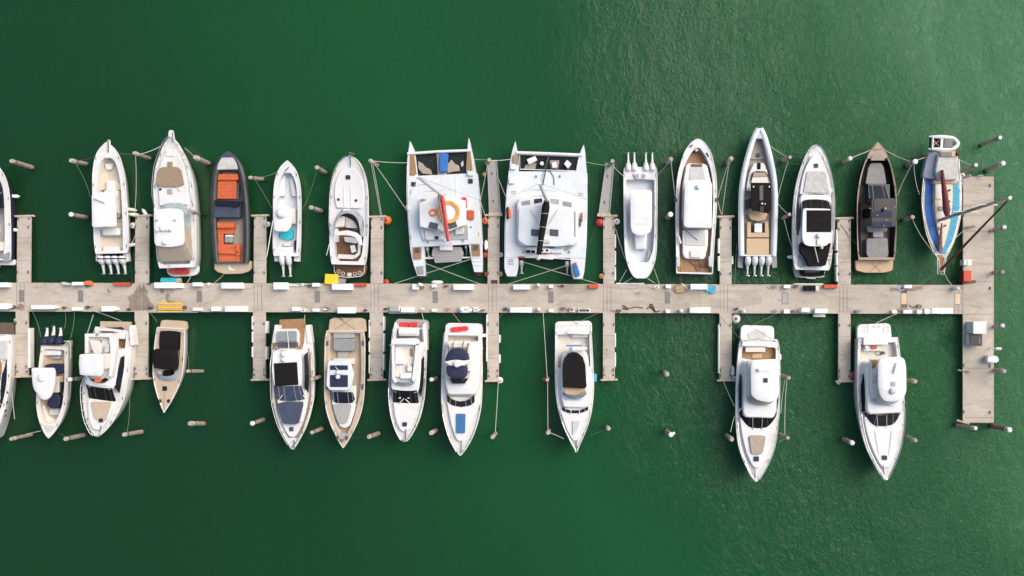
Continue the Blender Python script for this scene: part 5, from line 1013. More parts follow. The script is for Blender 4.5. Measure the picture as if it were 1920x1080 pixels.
mesh('seat_box', *boxgeo(-.62, .38, .56, 1.0, .4, .75), 'white', o, bev=.04)
def fender(px, py, z, label, mat='plastic', horiz=0.0, L=.8, r=.16, kind='fender', group='fenders hanging beside the boats'):
    w = W(px, py, z); o = mesh(kind, *tubegeo([(-L/2-.1, 0, 0), (-L/2, 0, 0), (-L*.38, 0, 0), (L*.38, 0, 0), (L/2, 0, 0), (L/2+.1, 0, 0)], [.03, r*.55, r, r, r*.55, .03], 12), mat, None, ang=60)
    o.location = w; o.rotation_euler = (0, R(12), R(horiz)); return tag(o, label, 'fender', group)
for px, py, lab, m, h_ in ((26, 368, 'upper white fender on the side of the boat cut off at the upper left', 'plastic', 0), (26, 431, 'lower white fender on the side of the boat cut off at the upper left', 'plastic', 0),
    (246.5, 393, 'upper cream fender between the quad engine fishing boat and the finger dock', 'offwhite', -8), (251, 402.5, 'lower cream fender between the quad engine fishing boat and the finger dock', 'offwhite', -4), (246, 459.5, 'cream fender low beside the stern of the quad engine fishing boat', 'offwhite', 15),
    (272.5, 400, 'white fender at the left side of the large white cruiser', 'plastic', -60), (911.5, 459.5, 'long white fender between the orange ring catamaran and the finger dock', 'plastic', 90), (907, 629, 'small white fender right of the yacht with navy bimini', 'plastic', 5),
    (1485, 482, 'white fender at the stern of the yacht with black roof', 'plastic', 0), (1374, 695, 'upper white fender left of the yacht with tan bow pad', 'plastic', 90), (253, 641, 'white fender between the white canopy yacht and the finger dock', 'plastic', 82)):
    fender(px, py, .7, lab, m, h_)
# ================================================================== DOCKS
def dockslab(name, label, cat, poly, z0=.5, z1=.75, group=None, mat='concrete'):
    o = empty(name, W(sum(p[0] for p in poly)/len(poly), sum(p[1] for p in poly)/len(poly), 0)); o.location.z = 0; tag(o, label, cat, group)
    q = [W(x, y, z1) for x, y in poly]; q = [(v.x-o.location.x, v.y-o.location.y) for v in q]
    if area(q) < 0: q = q[::-1]
    mesh('dock_deck', *prism([q, q], [z0, z1]), mat, o, bev=.025)
    x0, x1, y0, y1 = min(v[0] for v in q), max(v[0] for v in q), min(v[1] for v in q), max(v[1] for v in q)
    m = .35 if name == 'finger_dock' else .8
    mesh('dock_shade_block', *boxgeo(x0+m, y0+m, x1-m, y1-m, -.4, z0), 'barnacle_undershade', o)  # dark block added below the deck to stand in for the shade there
    return o
def dpart(o, name, fr, p, z0, z1, mat, bev=.01, r=0):
    q = [fr.W(x, y, z1) for x, y in p]; q = [(v.x-o.location.x, v.y-o.location.y) for v in q]
    if area(q) < 0: q = q[::-1]
    q = fillet(q, r) if r else q
    return mesh(name, *prism([q, q], [z0, z1]), mat, o, bev=bev)
md = dockslab('main_dock', 'long concrete main dock running across the whole marina', 'dock', [(-420, 529), (1806, 534.3), (1806, 588.8), (-420, 582.5)])
for y0, y1, nm in ((529.2, 530.6, 'edge_beam'), (582.0, 583.4, 'edge_beam')): dpart(md, nm, PX, [(-400, y0), (1804, y0+5), (1804, y1+5), (-400, y1-.4)], .745, .765, 'woodbeam', 0)
yo = lambda x: 530+4.3*x/1806
for x in (41, 265, 486, 705, 926, 1141, 1360, 1584, 1800):
    for dx in (-10, -3, 4): dpart(md, 'expansion_joint', PX, [(x+dx, yo(x)+2), (x+dx+.7, yo(x)+2), (x+dx+.7, yo(x)+52), (x+dx, yo(x)+52)], .74, .756, 'joint', 0)
for x in (40.5, 151, 374, 595, 816, 1033, 1251.5): dpart(md, 'walkway_grating', PX, Q(x-5, yo(x)+14, x+5, yo(x)+36), .72, .765, 'grating', 0)
for x in (1472, 1695, 1796):
    dpart(md, 'cover_frame', PX, Q(x-6, yo(x)+(2 if x == 1695 else 15), x+6, yo(x)+(52 if x == 1695 else 37)), .72, .758, 'joint', 0)
    dpart(md, 'cover_plate', PX, Q(x-5, yo(x)+16, x+5, yo(x)+36), .72, .765, 'beigepanel' if x > 1500 else 'midgrey', 0)
stainm = []
for pts in ([(256, 542), (262, 531), (266, 541), (268, 532), (272, 539), (279, 545), (276, 553), (282, 566), (291, 575), (286, 581), (240, 583), (243, 569), (241, 561), (238, 557), (247, 552)],
            [(311, 551), (316, 549), (318, 556), (316, 562), (325, 566), (323, 570), (314, 568), (310, 558)], [(299, 546), (302, 541), (307, 543), (308, 549), (303, 551)], [(201, 548), (202, 537), (205, 543), (208, 547), (204, 550)]):
    random.seed(5); dense = [(pts[i-1][0]+(q[0]-pts[i-1][0])*k/6+random.uniform(-.9, .9), pts[i-1][1]+(q[1]-pts[i-1][1])*k/6+random.uniform(-.9, .9)) for i, q in enumerate(pts) for k in range(1, 7)]; dpart(md, 'water_stain', PX, dense, .72, .7555, 'mud', 0)
TD = dockslab('end_dock', 'wide concrete end dock closing the right end of the marina', 'dock', [(1806, 331), (1863, 331), (1863, 793), (1806, 793)])
for y in (433, 528, 589, 690, 783): dpart(TD, 'expansion_joint', PX, Q(1807, y, 1862, y+.7), .74, .756, 'joint', 0)
dpart(TD, 'edge_beam', PX, Q(1861.8, 332, 1863.4, 792), .70, .765, 'woodbeam', 0); dpart(TD, 'edge_beam', PX, Q(1805.6, 590, 1807, 792), .70, .765, 'woodbeam', 0)
for x, y in ((1858, 347), (1858, 433), (1858, 540), (1858, 686), (1858, 773), (1809, 685), (1809, 772), (1809, 402)): dpart(TD, 'dock_cleat', PX, Q(x-1.2, y-3, x+1.2, y+3), .75, .9, 'pilewood', .02)
FT = [(43.5, 31, 56, 404), (265, 252.5, 278, 403), (486.5, 475, 498, 403), (706, 694.5, 718, 405), (925, 914, 936, 402), (1141.5, 1131, 1152.3, 404), (1360, 1349.5, 1371.7, 405), (1583, 1570.5, 1595.5, 408)]
FB = [(40, 29, 52, 707), (264, 252, 277, 711), (485.5, 474, 497.5, 713), (705.5, 693, 718, 713), (924, 913.5, 935, 715), (1141.5, 1130.5, 1152.7, 713), (1360.5, 1349, 1372, 714), (1583.5, 1572, 1595, 716)]
upl = ['upper finger dock nearest the left edge of the photo', 'upper finger dock left of the large white cruiser', 'upper finger dock right of the charcoal inflatable boat', 'upper finger dock right of the teak cockpit cruiser', 'upper finger dock between the two catamarans', 'upper finger dock right of the pale blue catamaran', 'upper finger dock right of the teak side deck boat', 'upper finger dock between the black roof yacht and the dark open boat']
lol = ['lower finger dock nearest the left edge of the photo', 'lower finger dock left of the small tan decked boat', 'lower finger dock left of the yacht with dark blue bow pad', 'lower finger dock right of the blue roofed day boat', 'lower finger dock right of the yacht with navy bimini', 'lower finger dock right of the yacht with long black cover', 'lower finger dock left of the enclosed flybridge yacht', 'lower finger dock left of the plain white platform yacht']
bump_t = {6: [(1346.5, 1350, 447, 475), (1346.5, 1350, 480, 508), (1371.5, 1375, 480, 495)], 5: [(1152, 1155, 439, 465), (1152, 1155, 470, 497), (1152, 1155, 500, 526)], 7: [(1568, 1571, 430, 470), (1568, 1571, 474, 498), (1568, 1571, 500, 528)], 0: []}
bump_b = {0: [(51.5, 56.5, 615, 690)], 2: [(471.5, 474.5, 593, 618), (471.5, 474.5, 622, 642), (471.5, 474.5, 650, 670), (497, 500.5, 602, 625), (497, 500.5, 650, 674)], 3: [(691, 693.5, 600, 633), (691, 693.5, 640, 660), (691, 693.5, 665, 700), (717.5, 720, 593, 620), (717.5, 720, 625, 660), (717.5, 720, 664, 695)],
          4: [(911.5, 914, 590, 625), (911.5, 914, 630, 678), (934.5, 938, 628, 643), (934.5, 938, 665, 681)], 5: [(1152, 1155, 625, 651), (1152, 1155, 661, 688)], 6: [(1347, 1349.5, 608, 700)]}
for rows, labs, bd, up in ((FT, upl, bump_t, 1), (FB, lol, bump_b, 0)):
    for i, (c, x0, x1, ye) in enumerate(rows):
        ya, yb = (ye, 529.8+4.3*c/1806) if up else (583.2+5.4*c/1806, ye)
        if up: poly = [(x0+1, ya), (x1+1, ya), (x1, yb), (x0, yb)] if i < 5 else [(x0, ya), (x1, ya), (x1, yb), (x0, yb)]
        else: poly = [(x0, ya), (x1, ya), (x1, yb), (x0, yb)]
        o = dockslab('finger_dock', labs[i], 'dock', poly, group='finger docks off the main dock')
        e0, e1 = (ya-1.5, ya+3) if up else (yb-3, yb+1.5)
        dpart(o, 'end_beam', PX, [(x0-5, e0+1), (x1+5, e0), (x1+6, e1-1), (x0-4, e1)], .45, .84, 'woodbeam', .03)
        dpart(o, 'end_bracket', PX, Q(x0+1, ya+4 if up else yb-12, x0+4, ya+8 if up else yb-8), .74, .82, 'joint', .01)
        dpart(o, 'end_bracket', PX, Q(x1-4, ya+4 if up else yb-12, x1-1, ya+8 if up else yb-8), .74, .82, 'joint', .01)
        for k_ in range(1, 3):
            yy = ya+(yb-ya)*k_/3; dpart(o, 'expansion_joint', PX, Q(x0+.5, yy, x1-.5, yy+.6), .74, .755, 'joint', 0)
        for a, c_, d_, e_ in bd.get(i, []): dpart(o, 'dock_bumper', PX, Q(a, d_, c_, e_), .15, .8, 'bumperwhite', .04, r=.05)
        for yy in (ya+22, yb-20):
            for xx in (x0+2, x1-2):
                cl = W(xx, yy, .75); cl -= o.location
                mesh('dock_cleat', *join(tubegeo([(cl.x, cl.y-.16, .86), (cl.x, cl.y+.16, .86)], .03, 6), boxgeo(cl.x-.04, cl.y-.06, cl.x+.04, cl.y+.06, .74, .85)), 'darkgrey', o)
dpart(bpy.data.objects['finger_dock.004'], 'red_mat', D2, Q(1762, 20, 1812, 46), .74, .78, 'maroon', .01)
for fr, p, lab in ((PX, [(914, 300), (931, 300), (939, 403), (918, 403)], 'narrow grey gangway beyond the finger dock between the catamarans'), (F6, [(57, 262), (107, 268), (78, 606), (9, 606)], 'narrow grey gangway leaning beyond the finger dock right of the pale blue catamaran')):
    w = [fr.W(x, y, .8) for x, y in p]; c = sum(w, Vector())/4; c.z = 0; o = empty('gangway', c); tag(o, lab, 'gangway', 'gangways')
    q = [(v.x-c.x, v.y-c.y) for v in w][::-1]; mesh('gangway_deck', *prism([q, q], [.45, .8]), 'gangway', o, bev=.02)
    for a, b_ in ((1, 2), (3, 0)): mesh('side_rail', *tubegeo([(*q[a], .85), (*q[b_], .85)], .05, 6), 'midgrey', o)
    for t in (.04, .6):
        for s in (.25, .75):
            P_ = [Vector((*q[i], 0)) for i in range(4)]; L_, R_ = P_[3].lerp(P_[2], t) if 0 else P_[3].lerp(P_[2], 1-t), P_[0].lerp(P_[1], 1-t); m_ = L_.lerp(R_, s)
            mesh('bolt_plate', *boxgeo(m_.x-.07, m_.y-.12, m_.x+.07, m_.y+.12, .78, .83), 'darkgrey', o)
    e = [Vector((*q[i], 0)) for i in range(4)]; lo = sorted(e, key=lambda v: v.y)[:2]; mid = (lo[0]+lo[1])/2
    mesh('landing_beam', *boxgeo(mid.x-.62, mid.y-.1, mid.x+.62, mid.y+.2, .5, .9), 'woodbeam', o, bev=.03)
# ------------------------------------------------------------------ dock furniture
PXS = 'white storage boxes along the main dock'
def dbox(fr, x0, y0, x1, y1, label, h=.62, mat='plastic', kind='dock_box', cat='dock box', lid=True, group=PXS, taper=0, zb=.75):
    z = zb+h; a, c = fr.W(x0, y0, z), fr.W(x1, y1, z); m = (a+c)/2; m.z = zb
    o = empty(kind, m); tag(o, label, cat, group); w, d = abs(c.x-a.x)/2, abs(c.y-a.y)/2
    if taper: q = [(-w, -d), (w-taper, -d), (w, -d*.5), (w, d*.5), (w-taper, d), (-w, d)]
    else: q = [(-w, -d), (w, -d), (w, d), (-w, d)]
    s = lambda f: [(x*f, y*f) for x, y in q]
    if lid:
        mesh('box_body', *prism([s(.93), s(.96)], [0.01, h*.8]), mat, o, bev=.02); mesh('lid', *prism([s(1), s(1), s(.93)], [h*.78, h*.93, h]), mat, o, bev=.02)
        mesh('latch', *boxgeo(-.06, -d-.03, .06, -d+.03, h*.6, h*.8), 'steel', o)
    else: mesh('box_body', *prism([q, q], [0.01, h]), mat, o, bev=.03)
    return o
L_ = [
 (D1, -60, 38, 60, 75, 'white dock box at the upper dock edge cut off by the left photo edge', {}),
 (D1, 537, 35, 617, 60, 'small white dock box behind the quad engine fishing boat', {}),
 (D1, 1152, 38, 1310, 82, 'long white dock box next to the turquoise roll', {}),
 (D1, 1310, 45, 1372, 80, 'low white step right of the box by the turquoise roll', dict(h=.35)),
 (D1, 1442, 38, 1508, 68, 'small white box behind the gap left of the charcoal inflatable', {}),
 (D1, 1655, 40, 1820, 85, 'long white dock box behind the charcoal inflatable boat', {}),
 (D1, -60, 195, 78, 240, 'white dock box at the lower dock edge cut off by the left photo edge', dict(taper=.3)),
 (D1, 228, 207, 424, 240, 'longest white dock box above the cream boat with navy outboards', dict(taper=.35)),
 (D1, 535, 225, 612, 250, 'small white box above the gap between cream fishing boat and canopy yacht', dict(h=.45)),
 (D1, 757, 216, 876, 256, 'white pointed dock box above the yacht with white canopy', dict(taper=.35)),
 (D1, 1443, 228, 1508, 251, 'small white box right of the small tan decked boat berth', dict(h=.45)),
 (D1, 1582, 220, 1646, 254, 'medium white box above the empty lower berth', {}),
 (D1, 1683, 215, 1848, 258, 'long white dock box above the empty lower berth', {}),
 (D2, 128, 38, 233, 92, 'white dock box behind the small boat with turquoise towel', {}),
 (D2, 420, 43, 472, 70, 'small white box left of the yellow sack', dict(h=.5)),
 (D2, 566, 48, 728, 95, 'long white dock box right of the yellow sack', {}),
 (D2, 1170, 52, 1220, 92, 'white cube box behind the orange ring catamaran', {}),
 (D2, 1316, 52, 1352, 76, 'small white box below the floating white fender', dict(h=.45)),
 (D2, 1477, 52, 1632, 95, 'long white dock box left of the finger dock between the catamarans', {}),
 (D2, 266, 222, 328, 252, 'small white box above the yacht with dark blue bow pad', dict(h=.5)),
 (D2, 422, 234, 472, 258, 'small white box right of the pile of pale hose', dict(h=.45)),
 (D2, 608, 224, 743, 270, 'long white dock box above the blue roofed day boat', {}),
 (D2, 1085, 225, 1185, 263, 'white dock box above the yacht with red stern cushions', {}),
 (D2, 1316, 236, 1355, 258, 'small white box between the yachts with red cushions and navy bimini', dict(h=.45)),
 (D2, 1523, 220, 1617, 265, 'white dock box with crossed straps on its lid', {}),
 (D2, 1626, 225, 1672, 258, 'square white box right of the box with crossed straps', {}),
 (D3, -18, 225, 150, 265, 'long white dock box above the gap left of the black cover yacht', {}),
 (D3, 7, 55, 135, 92, 'long white dock box behind the pale blue catamaran', {}),
 (D3, 275, 55, 308, 79, 'small white box at the middle of the pale blue catamaran berth', dict(h=.5)),
 (D3, 275, 239, 312, 262, 'small white box left of the tangled brown net', dict(h=.5)),
 (D3, 1152, 54, 1190, 82, 'small white box left of the brown rope heap', dict(h=.5)),
 (D3, 1337, 50, 1466, 92, 'long white dock box left of the cyan tarp', {}),
 (D3, 1152, 242, 1186, 267, 'small white box right of the black chain heap', dict(h=.5)),
 (D3, 1332, 225, 1487, 268, 'long white dock box above the empty berth with two lone piles', {}),
 (D4, 150, 72, 212, 103, 'small white box behind the long tender with four outboards', dict(h=.5)),
 (D4, 1290, 72, 1365, 103, 'white box beside the coil of silver hose', dict(h=.5)),
 (D4, 150, 305, 207, 342, 'small white box above the enclosed flybridge yacht', dict(h=.5)),
 (D4, 318, 288, 395, 330, 'medium white box in the row above the gap by the flybridge yachts', dict(h=.55)),
 (D4, 445, 297, 565, 342, 'white dock box with clutter behind its lid', {}),
 (D4, 1175, 310, 1222, 340, 'small white box left of the tan mat', dict(h=.4)),
 (D4, 1283, 310, 1363, 342, 'small white box right of the tan mat', dict(h=.5)),
 (D4, 1410, 310, 1465, 345, 'small grey white box under the black hose reel', dict(h=.4, mat='kioskblue')),
 (D4, 1483, 298, 1540, 345, 'medium white box right of the black hose reel', dict(h=.55)),
 (D4, 1548, 290, 1752, 345, 'longest white dock box near the end dock', {}),
]
for fr, x0, y0, x1, y1, lab, kw in L_:
    o = dbox(fr, x0, y0, x1, y1, lab, **kw)
    if 'crossed straps' in lab:
        w_, d_ = .56, .26
        for s in (-1, 1): mesh('strap', *tubegeo([(-w_, -s*d_, .64), (w_, s*d_, .64)], .02, 4), 'darkgrey', o)
for fr, x0, y0, x1, y1, lab in ((D1, 850, 38, 972, 62, 'red covered roll behind the gap left of the large white cruiser'), (D2, 730, 42, 826, 65, 'red covered roll behind the cruiser with teak platform'), (D3, 575, 52, 648, 82, 'red box left of the finger dock by the pale blue catamaran'), (D4, 530, 68, 660, 103, 'red covered roll behind the yacht with black roof')):
    o = dbox(fr, x0, y0, x1, y1, lab, .4, 'redcover', 'covered_roll' if 'roll' in lab else 'red_box', 'covered roll' if 'roll' in lab else 'box', False, None)
def ledge(fr, x0, y0, x1, y1, lab, z=.6, mat='bumperwhite'):
    a, c = fr.W(x0, y0, z), fr.W(x1, y1, z); m = (a+c)/2; m.z = 0; w, d = abs(c.x-a.x)/2, abs(c.y-a.y)/2
    o = mesh('dock_bumper_board', *boxgeo(-w, -d, w, d, .2, z), mat, None, bev=.03, loc=m); tag(o, lab, 'bumper', 'white bumper boards on the main dock')
ledge(D1, 1112, 258.5, 1478, 266, 'long thin white board below the yellow planks', .55); ledge(D2, 995, 262.5, 1207, 271, 'pale board under the boxes above the red cushion yacht', .5)
ledge(D3, 780, 42, 884, 53, 'left of two white boards behind the stern out boat', .8); ledge(D3, 887, 42, 992, 53.5, 'right of two white boards behind the stern out boat', .8)
ledge(D4, 245, 57, 526, 70, 'long white board behind the yacht with black roof', .8); ledge(D4, 430, 348, 545, 376, 'pale step hanging at the lower dock edge left of a finger dock', .45)
# dark boxes, planks, rolls, mats
def item(kind, lab, cat, fr, pts, z0, z1, mat, **kw): return floater(kind, lab, cat, fr, pts, z0, z1, mat, **kw)
o = item('yellow_plank_stack', 'stack of yellow planks on the main dock above the black canvas boat', 'planks', D1, Q(1183, 203, 1368, 243), .755, 1.0, 'plankyellow', bev=.01)
for i in range(5): mesh('plank', *boxgeo(-1.12+.05*(i % 2), -.46+i*.19, 1.12-.04*(i % 3), -.36+i*.19, .24, .3), 'tan' if i % 2 else 'yellow', o, bev=.015)
w = D1.W(1283, 25, .6); o = mesh('turquoise_roll', *tubegeo([(-.9, 0, 0), (-.86, 0, 0), (.66, 0, 0), (.7, 0, 0)], [.2, .29, .29, .2], 14), 'teal', None, loc=w, ang=50); tag(o, 'turquoise roll on the dock edge behind the large white cruiser', 'roll'); mesh('roll_end', *tubegeo([(.64, 0, 0), (.9, 0, 0)], .28, 14), 'tan', o)
item('yellow_sack', 'big yellow sack hanging over the dock edge behind the teak platform cruiser', 'sack', D2, [(518, -26), (608, -22), (614, 45), (560, 52), (520, 50), (512, 40)], .4, 1.1, 'yellow', bev=.08); item('grey_crate', 'green grey crate beside the yellow sack', 'crate', D2, [(616, 5), (670, 12), (662, 46), (614, 44)], .4, .9, 'grey')
item('dark_chest', 'dark grey chest left of the white box above the red cushion yacht', 'chest', D2, Q(1000, 215, 1068, 256), .75, 1.3, 'midgrey'); item('white_board', 'white board leaning beside the dark grey chest', 'board', D2, Q(1068, 216, 1080, 256), .75, 1.2, 'white')
def openbox(fr, x0, y0, x1, y1, lab):
    o = dbox(fr, x0, y0, x1, y1, lab, .4, 'offwhite', 'open_crate', 'crate', False, None); a, c = fr.W(x0, y0, 1.15), fr.W(x1, y1, 1.15); w, d = abs(c.x-a.x)/2, abs(c.y-a.y)/2
    mesh('crate_contents', *boxgeo(-w+.1, -d+.1, w-.1, d-.1, .3, .43), 'black', o, bev=.04)
    random.seed(int(x0)); g = []
    for i in range(5): x, y = random.uniform(-w+.25, w-.25), random.uniform(-d+.2, d-.2); g.append(tubegeo([(x, y, .45), (x+random.uniform(-.2, .2), y+.15, .5)], .06, 6))
    mesh('loose_gear', *join(*g), 'grey', o)
openbox(D3, 430, 227, 467, 260, 'small black crate with white rim above the black cover yacht'); openbox(D3, 497, 232, 586, 265, 'long black crate with white rim right of the small black crate')
o = item('open_bin', 'black open bin behind the yacht with black roof', 'bin', D4, Q(345, 78, 450, 127), .75, 1.2, 'black'); item('bin_lid', 'pale lid block right of the black open bin', 'lid', D4, Q(451, 79, 480, 128), .75, 1.1, 'offwhite')
for fr, x, y, r, lab in ((D3, 1258, 88, 60, 'heap of brown rope on a round stained mat'), (D1, 157, 222, 24, 'round brown mat beside the black hose reel at the left'),):
    c = fr.W(x, y, .76); n = 20; random.seed(3)
    p = [((r/4*.05)*(.85+.25*random.random())*math.cos(2*math.pi*i/n), (r/4*.05)*(.6 if r > 30 else 1)*(.85+.25*random.random())*math.sin(2*math.pi*i/n)) for i in range(n)]
    o = mesh('round_mat', *prism([p, p], [0, .03]), 'mud', None, loc=c); tag(o, lab, 'mat')
    if r > 30: mesh('rope_heap', *tubegeo([(.5*math.cos(i*.9)*(.3+.7*random.random()), .35*math.sin(i*1.3), .07+.05*random.random()) for i in range(26)], .045, 6), 'tan', o)
item('cyan_tarp', 'crumpled cyan and white tarp on the dock right of a long white box', 'tarp', D3, [(1456, 62), (1528, 60), (1532, 85), (1520, 118), (1495, 122), (1475, 108), (1455, 112)], .755, .95, 'skyblue', bev=.03, r=.08)
item('tan_mat', 'tan plank mat beside the silver hose coil', 'mat', D4, [(1298, 95), (1468, 86), (1470, 108), (1370, 128), (1296, 122)], .755, .83, 'canvas', bev=.02); item('tan_mat', 'tan mat left of the box above the plain platform yacht', 'mat', D4, [(1225, 300), (1290, 284), (1330, 295), (1325, 322), (1228, 325)], .755, .83, 'canvas', bev=.02)
item('orange_gear_pile', 'small pile of orange gear behind the quad engine fishing boat', 'gear', D1, [(630, 28), (668, 24), (692, 40), (690, 62), (650, 60), (632, 48)], .755, 1.1, 'orange', r=.08); item('white_step', 'low grey white step left of the orange gear pile', 'step', D1, [(457, 35), (475, 34), (520, 45), (518, 60), (470, 58)], .755, 1.1, 'palegrey')
item('white_board', 'narrow white board lying behind the small boat with turquoise towel', 'board', D2, [(235, 48), (315, 55), (315, 68), (237, 62)], .755, .9, 'white'); item('blue_reel_cover', 'small slate blue bundle on the lower dock edge near the right finger dock', 'bundle', D4, [(822, 325), (840, 308), (878, 308), (876, 330), (850, 338)], .755, 1.1, 'bluecanvas', r=.08)
# hose reels, bollards, coils
def coil(fr, x, y, r, mat, lab, kind='hose_coil', tilt=0, n=5, cat='hose'):
    c = fr.W(x, y, .85); random.seed(int(x+y)); g = []
    pts = []; r *= .8
    for i in range(26):
        an = i*.62; rr = r*(.45+.55*random.random()); pts.append((rr*math.cos(an)+random.uniform(-.04, .04), rr*.7*math.sin(an), .02+.006*i+random.uniform(0, .03)))
    x, y, z = pts[-1]; sg = 1 if random.random() < .5 else -1; pts += [(x+sg*r*1.3, y+r*random.uniform(-.5, .5), 0), (x+sg*r*2.4, y+r*random.uniform(-.8, .8), -.07)]
    g.append(tubegeo(crom(pts, 3), .026, 5))
    o = mesh(kind, *join(*g), mat, None, loc=c); o.rotation_euler = (R(tilt), 0, 0); tag(o, lab, cat, 'coils and hoses lying on the main dock')
for a in ((D1, 100, 222, .36, 'darkrope', 'black hose coil at the lower dock edge near the left photo edge'), (D1, 485, 228, .22, 'darkrope', 'dark coil beside the longest box above the cream fishing boat'), (D1, 660, 225, .28, 'darkrope', 'dark coil beside the small box above the canopy yacht'),
          (D1, 662, 62, .25, 'darkrope', 'dark line heap under the orange gear pile'), (D1, 1130, 232, .2, 'darkrope', 'black coil left of the yellow planks'), (D1, 968, 240, .16, 'navy', 'navy coil at the lower edge of the wet patch'), (D1, 985, 48, .16, 'darkrope', 'black coil at the right end of the red roll left of the cruiser'), (D1, 1128, 47, .16, 'darkrope', 'black coil left of the box by the turquoise roll'),
          (D1, 1390, 225, .26, 'darkrope', 'dark coil at the right end of the yellow planks'), (D1, 1572, 52, .24, 'plastic', 'white coil left of the long box behind the charcoal inflatable'), (D2, 350, 55, .22, 'plastic', 'white coil in the middle of the turquoise towel boat berth'), (D2, 403, 65, .24, 'darkrope', 'thin dark hose loop left of the yellow sack'),
          (D2, 530, 238, .32, 'steel', 'metal hose reel above the blue roofed day boat'), (D2, 358, 245, .36, 'plastic', 'heap of pale hose above the yacht with dark blue bow pad'), (D2, 822, 248, .2, 'darkrope', 'dark coil right of the box above the blue roofed boat'), (D2, 1247, 77, .28, 'brownrope', 'dark round coil behind the orange ring catamaran'), (D2, 1425, 66, .24, 'brownrope', 'brown coil right of the floating white fender'),
          (D2, 972, 238, .2, 'darkrope', 'black coil left of the dark grey chest'), (D2, 1248, 240, .24, 'plastic', 'white coil right of the box above the red cushion yacht'), (D2, 1440, 240, .3, 'tan', 'tan and white heap above the yacht with navy bimini'), (D2, 1707, 247, .14, 'darkrope', 'small black coil beside the square white box'), (D2, 1868, 238, .3, 'darkrope', 'dark hose coil at the right side of the finger dock junction'),
          (D3, 378, 66, .2, 'darkrope', 'dark coil right of the small white box behind the pale blue catamaran'), (D3, 380, 236, .3, 'brownrope', 'tangled brown net above the black cover yacht'), (D3, 1085, 72, .34, 'plastic', 'pale hose heap right of the stern out boat'), (D3, 800, 252, .26, 'darkrope', 'black hose coil right of the lower finger dock by the black cover yacht'),
          (D3, 1680, 238, .22, 'darkrope', 'black gear on the dock edge above the big white ball fender'), (D4, 1425, 275, .38, 'darkrope', 'large black hose reel left of the longest box near the end dock'), (D4, 1260, 105, .42, 'kioskblue', 'silver blue hose coil in the right part of the main dock'), (D4, 60, 90, .28, 'midgrey', 'grey coil left of the box behind the long tender'), (D4, 255, 88, .28, 'darkrope', 'black coil left of the long white board behind the black roof yacht'), (D4, 62, 318, .26, 'midgrey', 'grey coil above the enclosed flybridge yacht'), (D4, 235, 322, .2, 'pilered', 'reddish coil between the small boxes above the enclosed flybridge yacht'), (D4, 1195, 108, .2, 'tan', 'tan coil at the left of the silver hose coil')):
    coil(*a)
def wig(fr, pts, r, mat, lab, kind='chain', cat='chain'):
    o = mesh(kind, *tubegeo(crom([tuple(fr.W(x, y, .8)) for x, y in pts], 5), r, 6), mat, None); tag(o, lab, cat)
wig(D3, [(828, 208), (850, 222), (875, 232), (930, 222), (985, 230)], .05, 'brownrope', 'dark brown chain stretched along the dock right of the finger dock'); wig(D3, [(840, 212), (870, 240), (830, 232)], .05, 'darkrope', 'short black chain beside the long brown chain')
wig(D3, [(1010, 235), (1035, 225), (1060, 238), (1075, 262), (1050, 205), (1035, 215), (1080, 258), (1108, 248)], .05, 'darkrope', 'black chain heap left of a small white box'); wig(D3, [(1270, 45), (1300, 70), (1340, 98), (1390, 108)], .035, 'plastic', 'white hose running from the brown rope heap', 'hose', 'hose')
wig(D3, [(1272, 50), (1290, 55), (1320, 95), (1360, 105)], .03, 'rope', 'pale rope running beside the white hose', 'rope', 'rope')
def pedestal(px, py, lab):
    c = W(px, py, .75); o = empty('power_pedestal', c); tag(o, lab, 'power pedestal', 'white power pedestals on the main dock')
    mesh('post', *prism([[(-.13, -.13), (.13, -.13), (.13, .13), (-.13, .13)]]*2, [0, .85]), 'plastic', o, bev=.03); mesh('lamp_head', *prism([circle(0, 0, .12, n=12), circle(0, 0, .17, n=12), circle(0, 0, .06, n=12)], [.85, .95, 1.08]), 'white', o); mesh('socket_panel', *boxgeo(-.1, -.16, .1, -.125, .35, .7), 'grey', o)
for px, py, lab in ((1010, 535, 'white power pedestal between box and small box behind the pale blue catamaran'), (1010.5, 580, 'white power pedestal right of the box left of the black cover yacht'), (1275, 583, 'white power pedestal in the lower edge of the empty lone pile berth'), (1788, 541, 'white power pedestal at the right end of the upper dock edge'), (1499, 583, 'white power pedestal between boxes above the flybridge yachts'), (1391, 583.5, 'white power pedestal left of the grey coil above the flybridge yacht'), (790, 534, 'white power pedestal above the small box by the catamaran'), (868, 581, 'white power pedestal left of the strapped box')):
    pedestal(px, py, lab)
# ------------------------------------------------------------------ kiosk and things on the end dock
o = empty('dock_kiosk', W(1812, 627, .75)); tag(o, 'white kiosk with white roof and lower dark roofed annex on the end dock', 'kiosk')
def kp(name, p, z0, z1, mat, bev=.02):
    q = [W(x, y, z1)-o.location for x, y in p]; q = [(v.x, v.y) for v in q]; q = q if area(q) > 0 else q[::-1]
    return mesh(name, *prism([q, q], [z0-.75, z1-.75]), mat, o, bev=bev)
kp('wall', Q(1826, 603.5, 1849, 625.2), .76, 2.36, 'kioskblue'); kp('roof', Q(1825, 602.8, 1850, 625.8), 2.37, 2.45, 'roofwhite'); kp('annex_wall', Q(1819, 627, 1841.2, 648), .76, 1.66, 'kioskblue')
kp('annex_roof', Q(1817.8, 626.3, 1842, 649), 1.67, 1.75, 'darkgrey'); kp('annex_roof_panel', Q(1820, 628.5, 1839.5, 646.5), 1.74, 1.79, 'blackgloss'); kp('annex_roof_panel', Q(1836, 630, 1837, 644), 1.78, 1.81, 'midgrey')
o = empty('fish_cleaning_table', W(1857, 674, .75)); tag(o, 'white six sided cleaning table at the outer edge of the end dock', 'table')
